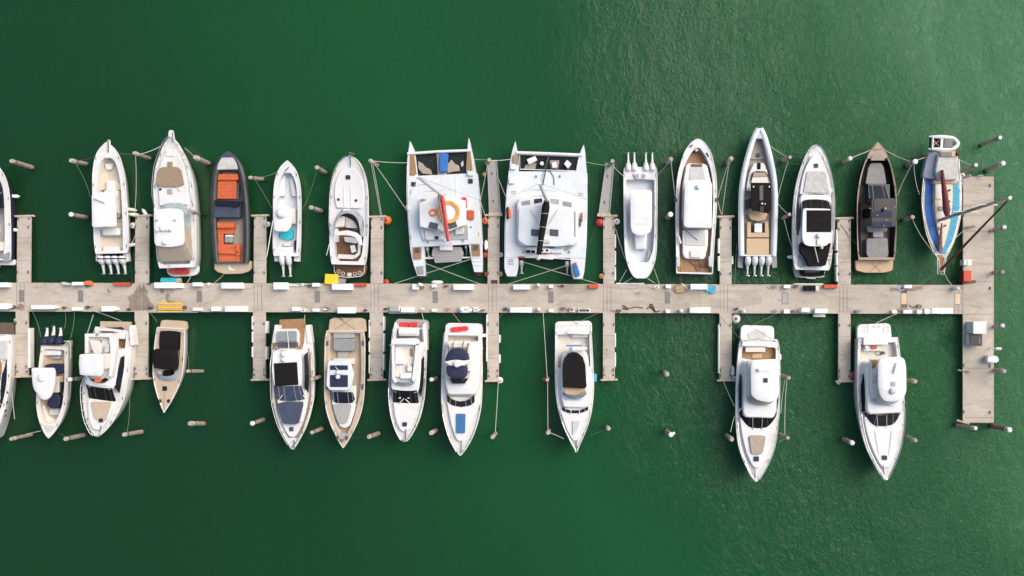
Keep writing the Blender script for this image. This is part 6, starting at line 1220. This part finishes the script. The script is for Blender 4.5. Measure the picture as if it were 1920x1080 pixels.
q = [(v.x, v.y) for v in (G8.W(x, y, 1.6)-o.location for x, y in ((430, 528), (470, 520), (492, 522), (500, 532), (498, 550), (470, 557), (432, 550)))]; q = q if area(q) > 0 else q[::-1]
mesh('table_top', *prism([q, q], [.75, .85]), 'white', o, bev=.02); cx = sum(x for x, y in q)/7; cy = sum(y for x, y in q)/7; mesh('cabinet', *boxgeo(cx-.5, cy-.32, cx+.35, cy+.32, 0, .74), 'kioskblue', o, bev=.03)
c = W(1856, 652.5, .75); o = empty('dock_lamp', c); tag(o, 'small white lamp post at the outer edge of the end dock', 'lamp post'); mesh('pole', *tubegeo([(0, 0, 0), (.05, 0, 1.5)], .05, 8), 'white', o); mesh('lamp_head', *tubegeo([(-.08, 0, 1.5), (.35, 0, 1.55)], .13, 10), 'plastic', o); mesh('arm', *tubegeo([(0, 0, 1.2), (-.3, .02, 1.25)], .05, 6), 'white', o)
o = dbox(PX, 1807, 486.8, 1821, 497, 'small white and blue box at the inner edge of the end dock', .9, 'kioskblue', 'utility_box', 'box', False, None); mesh('lid', *boxgeo(0, -.26, .38, .26, .89, .94), 'white', o)
o = dbox(PX, 1807, 507.5, 1821.5, 527.5, 'red fire cabinet on the end dock above the main dock junction', 1.0, 'redcover', 'fire_cabinet', 'cabinet', False, None); mesh('cabinet_door', *boxgeo(-.4, -.5, -.34, .5, .1, .9), 'maroon', o)
o = mesh('red_plank', *tubegeo([tuple(PX.W(1806, 530.5, .85)), tuple(PX.W(1829, 527.5, .85))], .12, 6), 'pilered', None); tag(o, 'dark red plank lying at the corner of the end dock', 'plank')
for x, y in ((1836, 331.5), (1841, 331)): 
    o = mesh('dock_ladder' if x < 1838 else 'dock_ring', *torusgeo((0, 0, 0), .14, .04, 12, 5), 'offwhite', None, loc=W(x, y, .85)); tag(o, 'pale ring at the top edge of the end dock, '+('left' if x < 1838 else 'right')+' of the pair', 'ring')
# ------------------------------------------------------------------ ball fenders and lifebuoys
def ball(px, py, r, mat, lab, z=.45, top='darkgrey'):
    o = empty('ball_fender', W(px, py, z)); tag(o, lab, 'fender', 'round fenders on the docks')
    mesh('ball', *lathe([(.01, -r), (r*.5, -r*.87), (r*.87, -r*.5), (r, 0), (r*.87, r*.5), (r*.5, r*.87), (.01, r)]), mat, o, ang=80); mesh('ball_neck', *lathe([(r*.3, r*.8), (r*.28, r*1.1), (.02, r*1.15)], 10), top, o); return o
for a in ((726, 413, .42, 'orange', 'orange ball fender at the finger tip right of the teak platform cruiser'), (724.5, 528.5, .26, 'redcover', 'red ball fender where that dock meets the main dock'), (502.5, 420.5, .26, 'plastic', 'white ball fender left of the turquoise towel boat'), (1125, 417, .38, 'red', 'bright red ball fender at the finger dock tip left of the stern out boat'),
          (1156.5, 415.5, .3, 'plastic', 'white ball fender at the finger tip left of the stern out boat'), (910, 414, .34, 'orange', 'orange ball fender right of the orange ring catamaran, at the finger tip'), (910.5, 478, .26, 'redcover', 'orange ball fender right of the catamaran stern'), (912, 514.5, .22, 'redcover', 'small red ball fender lowest beside the catamaran'), (908.5, 327, .2, 'ringorange', 'small tan ball fender beside the gangway between the catamarans'),
          (924, 413.5, .24, 'plastic', 'white ball fender on the finger tip between the catamarans'), (939, 478, .24, 'plastic', 'white ball fender left of the pale blue catamaran'), (938.5, 514, .24, 'ringorange', 'tan ring fender left of the pale blue catamaran stern'), (1128, 518, .26, 'ringorange', 'tan ball fender near the main dock right of the pale blue catamaran'), (1379, 597.5, .46, 'offwhite', 'large white ball fender under the dock edge left of the enclosed flybridge yacht'),
          (1598, 703.5, .36, 'redcover', 'red ball fender left of the plain platform yacht'), (250, 423, .3, 'offwhite', 'cream ball fender at the finger tip beside the quad engine fishing boat'), (937, 713, .32, 'plastic', 'white ball fender at the finger dock tip right of the navy bimini yacht'), (1021, 711, .2, 'redcover', 'small red ball beside the lone pile left of the black cover yacht'), (1341, 583.5, .14, 'redcover', 'tiny red ball on the lower dock edge right of a long box'),
          (30, 601, .2, 'plastic', 'small white ball at the lower left finger dock'), (1803, 329.5, .3, 'plastic', 'topmost white ball in the cluster right of the sailboat'), (1801, 339, .27, 'plastic', 'second white ball in the cluster right of the sailboat'), (1802, 347.5, .27, 'plastic', 'third white ball in the cluster right of the sailboat'), (1799, 355.5, .24, 'red', 'red ball lowest in the cluster right of the sailboat'), (1572, 717, .2, 'plastic', 'white ball at the tip of the lower finger dock left of the plain platform yacht'), (1376, 710, .28, 'plastic', 'lower white ball between the finger tip and the enclosed flybridge yacht')):
    ball(*a)
fender(820, 529, .5, 'white fender floating at the dock edge behind the orange ring catamaran', 'plastic', 0, .9, .16)
# ------------------------------------------------------------------ piles
PI = 0
def pile(tx, ty, bx, by, lab, cap=None, h=3.75, r=.19, mat='pilewood', g='wooden mooring piles standing in the water'):
    T, B = W(tx, ty, h), W(bx, by, 0)
    o = empty('mooring_pile', B); tag(o, lab, 'pile', g); d = T-B
    random.seed(int(tx*3+ty*5)); r *= random.uniform(.85, 1.12); n = 9; pts = [d*(-.35)]+[d*(i/n) for i in range(n+1)]
    random.seed(int(tx*7+ty)); rr = [r*1.06*(1+random.uniform(-.05, .05))-.02*(i/len(pts)) for i in range(len(pts))]
    vs, fs = tubegeo(pts, rr, 12); mesh('pile_shaft', vs, fs, mat, o, ang=50)
    mesh('waterline_band', *tubegeo([d*(-.05), d*.1], r*1.13, 12), 'barnacle_undershade', o)
    mesh('rope_ring', *tubegeo([d*.86, d*(.86+random.uniform(.02, .06))], r*1.12, 12), 'darkrope' if random.random() < .6 else 'rope', o)
    mesh('pile_cap', *tubegeo([d*.985, d*1.0, d*1.02], [r*(1.15 if cap == 'white' else 1.02), r*(1.15 if cap == 'white' else 1.0), r*.8], 14), 'white' if cap == 'white' else 'piletop', o)
    return o
PL = [(22, 302, 63, 315, 'leftmost pile in the upper row of piles', None), (133, 301, 164, 308, 'pile left of the bow of the quad engine fishing boat', None), (133, 402, 165, 408, 'white capped pile left of the quad engine fishing boat', 'white'), (252, 287, 283, 298, 'pile between the bows of the quad engine boat and the large cruiser', None), (366, 295, 393, 307, 'pile right of the bow of the large white cruiser', None), (356, 394, 374, 402, 'pile leaning against the right side of the large white cruiser', None),
      (469, 333, 494, 336, 'pile right of the charcoal inflatable boat bow', None), (594, 314, 611, 324, 'pile between the turquoise towel boat and the teak platform cruiser bows', None), (583, 389, 604, 396, 'lower pile between the turquoise towel boat and teak platform cruiser', None), (694, 301, 709, 311, 'pile right of the teak platform cruiser bow holding several lines', None),
      (917, 300, 913, 307, 'pile at the end of the gangway between the catamarans', None), (1148, 302, 1142, 311, 'pile at the end of the leaning gangway', None), (1258, 298, 1251, 307, 'pile right of the four outboards of the stern out boat', None), (1257, 402, 1250, 409, 'white capped pile left of the teak side deck boat', 'white'), (1371, 297, 1363, 306, 'pile right of the teak side deck boat bow', None), (1481, 295, 1466, 302, 'upper pile right of the long tender', None), (1480, 402, 1465, 411, 'lower pile right of the long tender', None),
      (1594, 297, 1580, 305, 'pile right of the bow of the black roof yacht', 'white'), (1716, 303, 1699, 311, 'white capped pile between the dark open boat and the sailboat', 'white'), (1711, 407, 1692, 413, 'pile between the dark open boat and the sailboat hull', None), (1875, 258, 1838, 273, 'uppermost pile at the far right', 'white'), (1881, 306, 1848, 321, 'second pile from the top at the far right', 'white'), (1830, 309.5, 1798, 324, 'pile right of the sailboat stern', 'white'), (1883, 426, 1863, 431, 'pile beside the upper outer edge of the end dock', 'white'), (1880, 510, 1860, 511, 'pile beside the outer edge of the end dock near the red cabinet', None), (1880, 610.5, 1862, 612.5, 'white capped pile right of the kiosk', 'white'), (1883, 696, 1862, 694, 'pile beside the lower outer edge of the end dock', None),
      (1829, 803, 1791, 797, 'gray white capped pile below the end dock', 'white'), (1893, 806, 1856, 798, 'reddish white capped pile below the right corner of the end dock', 'white'),
      (21, 823, 62, 814, 'leftmost pile in the lower row of piles', None), (123, 823, 160, 815, 'pile left of the canopy yacht bow', None), (233, 815, 268, 809, 'pile right of the canopy yacht bow', None), (131, 711.5, 158, 709, 'white capped pile between the cream fishing boat and canopy yacht', 'white'), (352, 696, 382, 696, 'pile right of the small tan decked boat', None), (356, 794, 384, 794, 'lone pile below the small tan decked boat', None), (473, 794, 496, 786, 'white capped lone pile left of the dark blue bow pad yacht', 'white'), (585, 811, 605, 803, 'pile between the bows of the dark blue pad yacht and blue roofed boat', None), (585, 711, 602, 706, 'pile between the hulls of the dark blue pad yacht and blue roofed boat', None),
      (692, 819, 711, 812, 'pile right of the blue roofed boat bow', None), (809, 711.5, 820, 709, 'white capped pile left of the navy bimini yacht', 'white'), (808, 812, 819, 806, 'pile left of the navy bimini yacht bow', None), (923, 820, 930, 812, 'pile right of the navy bimini yacht bow', None), (1027, 812, 1030, 806, 'pile left of the black cover yacht bow', None), (1026, 712.5, 1028, 709, 'pile left of the black cover yacht beside the red ball', None), (1141, 804, 1138, 800, 'pile right of the black cover yacht bow', None), (1251, 702, 1245, 697, 'upper lone pile in the empty berth', None), (1258, 815, 1249, 808, 'lower lone pile in the empty berth', 'white'),
      (1372, 824, 1362, 815, 'pile left of the enclosed flybridge yacht bow', None), (1479, 708.5, 1463, 703, 'upper pile right of the enclosed flybridge yacht', None), (1477, 821, 1461, 813, 'lower pile right of the enclosed flybridge yacht', None), (1598, 830.5, 1580, 822, 'white capped pile left of the plain platform yacht bow', 'white'), (1716, 715, 1696, 712, 'upper pile right of the plain platform yacht', None), (1717, 826, 1698, 818, 'lower pile right of the plain platform yacht', None)]
for a in PL: pile(*a, mat='pilered' if 'reddish' in a[4] else 'pilewood')
o = mesh('timber_beam', *tubegeo([tuple(W(1794, 788, .5)), tuple(W(1818, 795, .9))], .1, 6), 'woodbeam', None); tag(o, 'pale timber beam at the lower left corner of the end dock', 'beam')
o = mesh('timber_beam', *tubegeo([tuple(W(1796, 694, .5)), tuple(W(1818, 697, .95))], .09, 6), 'pilewood', None); tag(o, 'brown timber beam crossing the inner edge of the lower end dock', 'beam')
o = mesh('timber_beam', *tubegeo([tuple(W(1806, 428, .7)), tuple(W(1828, 424, 1.2))], .1, 6), 'pilewood', None); tag(o, 'timber beam at the inner edge of the end dock right of the sailboat', 'beam')
o = mesh('timber_beam', *tubegeo([tuple(W(1258, 815, 2.6)), tuple(W(1264, 812, 2.9))], .12, 6), 'plastic', None); tag(o, 'white block on top of the lower lone pile', 'block')
o = mesh('timber_beam', *tubegeo([tuple(W(1806, 333, 1.1)), tuple(W(1820, 329, 1.6))], .13, 6), 'midgrey', None); tag(o, 'grey beam at the upper left corner of the end dock', 'beam')
# ------------------------------------------------------------------ mooring lines
def rope(fr, a, b_, s, lab, mat='rope', r=.028, za=1.2, zb=1.2):
    o = mesh('mooring_line', *tubegeo(sag(fr.W(*a, za), fr.W(*b_, zb), s), r, 5), mat, None, ang=60); tag(o, lab, 'rope', 'mooring lines'); return o
TP, DK = 3.3, .8
RL = [
 (F1, (495, 268), (590, 485), .3, 'green line from a pile to the hardtop side of the quad engine boat', 'greenrope', TP, 1.2), (F1, (490, 250), (640, 205), .5, 'dark line from a pile to the bow of the quad engine boat', 'darkrope', TP, 1.4), (F1, (885, 212), (880, 590), .2, 'white line from the pile down to the finger dock left of the cruiser', 'rope', TP, DK),
 (F1, (785, 200), (870, 205), .3, 'green line from the quad engine boat bow to the pile on its right', 'greenrope', 1.5, TP), (F1, (848, 900), (862, 1045), .1, 'dark stern line right of the quad engine boat', 'darkrope', .9, DK), (F1, (880, 740), (845, 800), .2, 'pale line low right of the quad engine boat', 'rope', DK, 1.1),
 (F2, (50, 205), (180, 152), .2, 'white line from pile to large cruiser bow', 'rope', TP, 2.2), (F2, (335, 165), (400, 225), .15, 'white line from large cruiser bow to its right pile', 'rope', 2.2, TP), (F2, (375, 995), (350, 1045), .15, 'white stern line of the large cruiser', 'rope', .7, DK), (F2, (180, 915), (240, 940), .1, 'dark line across the large cruiser transom', 'darkrope', 1.9, 1.9),
 (F2, (625, 945), (525, 1050), .3, 'tan stern line of the charcoal inflatable', 'tan', .75, DK), (F2, (790, 365), (905, 560), .2, 'dark green line from the pile to the turquoise towel boat', 'greenrope', TP, 1.2), (F3, (0, 355), (110, 318), .3, 'green line from the pile to the turquoise towel boat bow', 'greenrope', TP, 1.3),
 (F3, (365, 300), (262, 580), .4, 'green line from the pile to the right side of the turquoise towel boat', 'greenrope', TP, 1.2), (F3, (715, 255), (778, 602), .1, 'left of two white lines from the pile to the finger dock tip', 'rope', TP, DK), (F3, (726, 258), (785, 602), .12, 'right of two white lines from the pile to the finger dock tip', 'rope', TP, DK),
 (F3, (735, 262), (958, 585), .2, 'long white line from the pile to the left side of the orange ring catamaran', 'rope', TP, 1.7), (F4, (-150, 250), (85, 262), .3, 'white line from the pile to the orange ring catamaran bow', 'rope', TP, 1.8), (F4, (520, 238), (608, 240), .25, 'white line from the orange ring catamaran bow to the gangway pile', 'rope', 1.8, TP), (F4, (608, 265), (560, 510), .1, 'white line from the gangway pile to the catamaran right side', 'rope', TP, 1.7), (F4, (560, 512), (600, 640), .1, 'white line from the catamaran right side to the finger tip', 'rope', 1.7, DK),
 (F4, (197, 918), (560, 1055), .1, 'stern line falling to the right behind the orange ring catamaran', 'rope', 1.5, DK), (F4, (500, 890), (0, 1050), .1, 'stern line falling to the left behind the orange ring catamaran', 'rope', 1.5, DK), (F5, (220, 912), (710, 1055), .1, 'stern line falling to the right behind the pale blue catamaran', 'rope', 1.5, DK), (F5, (490, 935), (110, 1055), .1, 'stern line falling to the left behind the pale blue catamaran', 'rope', 1.3, DK),
 (F5, (5, 248), (130, 238), .25, 'white line from the gangway pile to the pale blue catamaran left bow', 'rope', TP, 1.8), (F5, (630, 258), (755, 278), .25, 'white line from the pale blue catamaran right bow to the leaning gangway pile', 'rope', 1.8, TP), (F5, (45, 355), (98, 480), .1, 'white line from gangway to the pale blue catamaran left side', 'rope', 1.0, 1.7), (F5, (700, 660), (622, 850), .1, 'dark line from finger tip to pale blue catamaran stern', 'darkrope', DK, 1.6),
 (F6, (108, 288), (172, 350), .2, 'white line from leaning gangway pile to the stern out boat', 'rope', TP, 1.2), (F6, (465, 262), (392, 345), .2, 'white line from the stern out boat to its right pile', 'rope', TP, 1.2), (F6, (482, 255), (508, 480), .15, 'thin line from the pile to the teak side deck boat', 'rope', TP, 1.6), (F6, (118, 690), (180, 890), .15, 'white line from finger dock to the bow of the stern out boat', 'rope', DK, 1.2),
 (F6, (192, 960), (142, 1048), .05, 'leftmost bow line of the stern out boat', 'rope', 1.2, DK), (F6, (228, 1014), (172, 1048), .05, 'second bow line of the stern out boat', 'rope', 1.2, DK), (F6, (325, 1014), (378, 1050), .05, 'third bow line of the stern out boat', 'rope', 1.2, DK), (F6, (372, 955), (405, 1055), .05, 'rightmost bow line of the stern out boat', 'rope', 1.2, DK),
 (F6, (545, 950), (550, 1050), .1, 'brown stern line of the teak side deck boat', 'brownrope', 1.2, DK), (F7, (92, 255), (22, 488), .2, 'upper left line from the pile to the teak side deck boat', 'rope', TP, 1.6), (F7, (95, 258), (48, 600), .15, 'line from the same pile down to the finger dock tip', 'rope', TP, DK), (F7, (22, 515), (45, 600), .1, 'short line from the teak side deck boat to the finger tip', 'rope', 1.6, DK),
 (F7, (368, 155), (468, 220), .2, 'white line from the long tender bow to its right pile', 'rope', 1.6, TP), (F7, (480, 250), (412, 495), .2, 'white line from the right pile to the long tender side', 'rope', TP, 1.3), (F7, (412, 528), (470, 590), .1, 'white line from the long tender side to the lower pile', 'rope', 1.3, TP), (F7, (455, 635), (515, 835), .3, 'white line from the lower pile to the black roof yacht', 'rope', 2.0, 1.8), (F7, (145, 790), (130, 1060), .1, 'dark line from the long tender stern to the dock', 'greenrope', 1.2, DK), (F7, (528, 980), (545, 1048), .05, 'brown stern line of the black roof yacht', 'brownrope', 1.2, DK),
 (F8, (95, 228), (215, 180), .15, 'white line from the pile to the dark open boat bow', 'rope', TP, 1.5), (F8, (290, 165), (492, 258), .35, 'white line from the dark open boat bow to the pile on its right', 'rope', 1.5, TP), (F8, (490, 270), (392, 480), .35, 'white line from the pile to the dark open boat side', 'rope', TP, 1.3), (F8, (500, 270), (536, 470), .3, 'white line from the pile to the sailboat left side', 'rope', TP, 1.5), (F8, (520, 245), (585, 222), .1, 'short white line from the pile to the sailboat stern', 'rope', TP, 1.7),
 (F8, (492, 630), (615, 830), .4, 'white line from the lower pile to the sailboat bow', 'rope', TP, 1.8), (F8, (783, 232), (880, 278), .15, 'white line from the sailboat stern to its right pile', 'rope', 1.8, TP), (F8, (720, 810), (830, 700), .2, 'pale line from the sailboat bow to the end dock', 'rope', 1.8, .9), (F8, (655, 980), (535, 1055), .35, 'outer of two green lines from the bowsprit to the dock', 'greenrope', 1.9, DK), (F8, (665, 985), (555, 1055), .3, 'inner of two green lines from the bowsprit to the dock', 'greenrope', 1.9, DK), (F8, (705, 995), (748, 1060), .15, 'pale line from the bowsprit straight down to the dock', 'rope', 1.9, DK), (F8, (22, 665), (130, 800), .2, 'thin dark line from the finger dock to the dark open boat', 'darkrope', DK, 1.3),
 (G1, (580, 240), (745, 300), .1, 'white stern line of the canopy yacht', 'rope', DK, .9), (G1, (400, 250), (392, 350), .2, 'red brown line to the navy outboards', 'brownrope', DK, 1.0), (G1, (455, 245), (430, 415), .2, 'green line right of the navy outboards', 'greenrope', DK, 1.0), (G1, (200, 245), (250, 400), .2, 'green line left of the navy outboards', 'greenrope', DK, 1.0), (G1, (160, 995), (250, 975), .1, 'pale line from the lower left pile to the cream boat bow', 'rope', TP, 1.4), (G1, (430, 660), (418, 790), .2, 'pale line right of the cream fishing boat', 'rope', 1.2, 1.2), (G1, (360, 990), (405, 1015), .1, 'green line from the cream boat bow to the next pile', 'greenrope', 1.4, TP), (G1, (790, 700), (780, 985), .3, 'dark green line right of the canopy yacht', 'greenrope', 1.0, TP), (G2, (135, 250), (180, 310), .1, 'green stern line of the small tan decked boat', 'greenrope', DK, .8), (G2, (355, 460), (370, 600), .3, 'green line right of the small tan decked boat', 'greenrope', 1.1, TP),
 (G3, (305, 240), (300, 285), .05, 'short stern line of the dark blue pad yacht', 'rope', DK, .9), (G3, (405, 226), (520, 268), .1, 'dark stern line of the blue roofed boat', 'darkrope', DK, .8), (G3, (555, 935), (660, 930), .2, 'dark line from the blue roofed boat bow to the pile', 'darkrope', 1.8, 2.2), (G4, (272, 228), (285, 280), .1, 'white stern line of the red cushion yacht', 'rope', DK, 1.1), (G4, (442, 225), (488, 285), .08, 'tan stern line of the navy bimini yacht', 'tan', DK, 1.4), (G4, (703, 620), (686, 900), .1, 'pair of white lines from finger tip to the pile right of the navy bimini yacht', 'rope', DK, TP), (G4, (725, 230), (668, 340), .2, 'thin brown line on the finger dock right of the navy bimini yacht', 'brownrope', DK, .82),
 (G5, (325, 225), (500, 340), .08, 'dark crossing stern line of the black cover yacht', 'darkrope', DK, 2.0), (G5, (545, 230), (420, 290), .1, 'dark stern line from the right to the black cover yacht', 'greenrope', DK, 1.2), (G5, (235, 225), (258, 600), .1, 'long pale line left of the black cover yacht, upper part', 'rope', DK, TP), (G5, (260, 620), (262, 888), .1, 'long pale line left of the black cover yacht, lower part', 'rope', TP, TP), (G5, (275, 905), (352, 938), .15, 'white line from the pile to the black cover yacht bow', 'rope', TP, 2.2), (G5, (590, 885), (500, 920), .2, 'dark line from the right pile to the black cover yacht bow', 'greenrope', TP, 2.2), (G5, (590, 430), (625, 560), .1, 'dark line lying on the lower finger dock by the black cover yacht', 'darkrope', .78, .78),
 (G6, (440, 208), (548, 332), .05, 'dark stern line of the enclosed flybridge yacht crossing the finger dock', 'brownrope', DK, 2.0), (G6, (720, 210), (600, 268), .2, 'green stern line of the enclosed flybridge yacht', 'greenrope', DK, 1.2), (G6, (466, 545), (520, 665), .15, 'white line from the finger tip to the enclosed flybridge yacht', 'rope', DK, 2.0), (G6, (520, 710), (500, 790), .1, 'white line from the enclosed flybridge yacht to its left pile', 'rope', 2.0, TP), (G6, (778, 530), (768, 800), .3, 'outer pale line between the piles right of the enclosed flybridge yacht', 'rope', TP, TP), (G6, (770, 530), (748, 700), .3, 'inner pale line right of the enclosed flybridge yacht', 'rope', TP, 2.0), (G6, (740, 840), (780, 820), .1, 'short pale line from the lower right pile to the enclosed flybridge yacht', 'rope', 2.0, TP), (G6, (620, 280), (725, 345), .05, 'thin line across the stern platform of the enclosed flybridge yacht', 'darkrope', 1.2, 2.2),
 (G7, (545, 200), (425, 255), .2, 'white stern line of the plain platform yacht', 'rope', DK, 1.1), (G7, (345, 215), (385, 240), .1, 'thin dark line above the plain platform yacht', 'darkrope', DK, .6), (G7, (578, 760), (600, 812), .1, 'thin dark line right of the plain platform yacht', 'darkrope', 2.2, TP),
]
for fr, a, b_, s, lab, mat, za, zb in RL: rope(fr, a, b_, s, lab, mat, .023 if mat != 'greenrope' else .015, za, zb)
# ================================================================== WATER, LIGHT, CAMERA
def water():
    m = bpy.data.materials.new('water'); m.use_nodes = True; nt = m.node_tree; L = nt.links; b = nt.nodes['Principled BSDF']
    b.inputs['IOR'].default_value = 1.33; b.inputs['Subsurface Weight'].default_value = 1; b.inputs['Subsurface Radius'].default_value = (1.6, 5.0, 3.4); b.inputs['Subsurface Scale'].default_value = 1.0
    tc = nd(nt, 'ShaderNodeTexCoord'); geo = nd(nt, 'ShaderNodeNewGeometry')
    def noise(s, det, sc=(1, 1, 1), rot=0, dist=0, rough=.55):
        mp = nd(nt, 'ShaderNodeMapping'); mp.inputs['Scale'].default_value = sc; mp.inputs['Rotation'].default_value = (0, 0, rot)
        L.new(tc.outputs['Object'], mp.inputs['Vector']); n = nd(nt, 'ShaderNodeTexNoise')
        n.inputs['Scale'].default_value = s; n.inputs['Detail'].default_value = det; n.inputs['Distortion'].default_value = dist; n.inputs['Roughness'].default_value = rough
        L.new(mp.outputs[0], n.inputs['Vector']); return n.outputs['Fac']
    def math_(op, a, b_=None, c=None):
        n = nd(nt, 'ShaderNodeMath', operation=op)
        for i, v in enumerate((a, b_, c)):
            if v is None: continue
            if isinstance(v, (int, float)): n.inputs[i].default_value = v
            else: L.new(v, n.inputs[i])
        return n.outputs[0]
    # silt and painted glint: clear dark west to milky east, sun glint put into the north-east colour
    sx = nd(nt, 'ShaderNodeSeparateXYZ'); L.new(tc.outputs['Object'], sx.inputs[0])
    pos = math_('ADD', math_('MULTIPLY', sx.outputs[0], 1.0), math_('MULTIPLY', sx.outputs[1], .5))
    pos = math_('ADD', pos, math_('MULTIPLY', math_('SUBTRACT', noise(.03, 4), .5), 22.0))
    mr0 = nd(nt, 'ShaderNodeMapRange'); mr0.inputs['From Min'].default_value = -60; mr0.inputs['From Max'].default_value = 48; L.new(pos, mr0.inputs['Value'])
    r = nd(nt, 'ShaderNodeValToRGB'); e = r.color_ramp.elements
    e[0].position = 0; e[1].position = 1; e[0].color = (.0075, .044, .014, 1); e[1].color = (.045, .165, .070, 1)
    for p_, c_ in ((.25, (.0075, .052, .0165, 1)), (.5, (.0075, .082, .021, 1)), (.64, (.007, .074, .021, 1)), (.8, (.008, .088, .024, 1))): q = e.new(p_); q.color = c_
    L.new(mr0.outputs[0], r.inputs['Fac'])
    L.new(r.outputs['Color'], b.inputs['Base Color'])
    b.inputs['Roughness'].default_value = WR; b.inputs['Specular IOR Level'].default_value = .5
    # wind ripples: sheltered calm water in the west, breeze in the east
    edge = math_('ADD', math_('ADD', sx.outputs[0], math_('MULTIPLY', sx.outputs[1], .22)), math_('MULTIPLY', math_('SUBTRACT', noise(.04, 4), .5), 30.0))
    mr = nd(nt, 'ShaderNodeMapRange'); mr.inputs['From Min'].default_value = -4; mr.inputs['From Max'].default_value = 32; mr.inputs['To Min'].default_value = .10; mr.inputs['To Max'].default_value = 1; mr.interpolation_type = 'SMOOTHSTEP'
    L.new(edge, mr.inputs['Value'])
    w1 = noise(2.1, 6, (1.0, .7, 1), R(-38), 1.2, .66); w2 = noise(.6, 3, (1, .5, 1), R(-55), .8); w3 = noise(5.0, 4, (1, .8, 1), R(25), .6, .6)
    hgt = math_('ADD', math_('ADD', math_('MULTIPLY', w1, .55), math_('MULTIPLY', w2, .6)), math_('MULTIPLY', w3, .16))
    gust = nd(nt, 'ShaderNodeMapRange'); gust.inputs['From Min'].default_value = .35; gust.inputs['From Max'].default_value = .65; gust.inputs['To Min'].default_value = .6; gust.inputs['To Max'].default_value = 1.15; L.new(noise(.11, 4, (1, .6, 1), R(-35), 1.0), gust.inputs['Value'])
    hgt = math_('MULTIPLY', math_('MULTIPLY', hgt, mr.outputs[0]), gust.outputs[0])
    bp = nd(nt, 'ShaderNodeBump'); bp.inputs['Strength'].default_value = 1; bp.inputs['Distance'].default_value = WB; L.new(hgt, bp.inputs['Height']); L.new(bp.outputs[0], b.inputs['Normal'])
    MATS['water'] = m
WR, WB = .085, .42
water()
s = 1500
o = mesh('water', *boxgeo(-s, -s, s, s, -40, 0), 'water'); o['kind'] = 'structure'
w = bpy.data.worlds.new('World'); SC.world = w; w.use_nodes = True; nt = w.node_tree
sky = nt.nodes.new('ShaderNodeTexSky'); sky.sky_type = 'NISHITA'; sky.sun_disc = False
EL, AZ = 47, 60     # sun elevation; azimuth measured clockwise from the picture's up direction
sky.sun_elevation = R(EL); sky.sun_rotation = R(AZ); sky.dust_density = 5; sky.air_density = 1.2
bg = nt.nodes['Background']; nt.links.new(sky.outputs[0], bg.inputs['Color']); bg.inputs['Strength'].default_value = .13
sl_ = bpy.data.lights.new('sun', 'SUN'); sl_.energy = 1.5; sl_.angle = R(52); sl_.color = (1, .93, .84)
so = bpy.data.objects.new('sun', sl_); COL.objects.link(so)
dirv = Vector((math.cos(R(EL))*math.sin(R(AZ)), math.cos(R(EL))*math.cos(R(AZ)), math.sin(R(EL)))); so.rotation_euler = dirv.to_track_quat('Z', 'Y').to_euler(); so.location = dirv*200
cd = bpy.data.cameras.new('camera'); cam = bpy.data.objects.new('camera', cd); COL.objects.link(cam); cam.location = (0, 0, CAMH)
cd.sensor_width = 36; cd.lens = 36*CAMH/(1920*K); cd.shift_x = -(NX-960)/1920; cd.shift_y = (NY-540)/1920; cd.clip_end = 5000; SC.camera = cam
SC.view_settings.view_transform = 'Standard'; SC.view_settings.look = 'None'; SC.view_settings.exposure = EXPO; SC.view_settings.gamma = 1
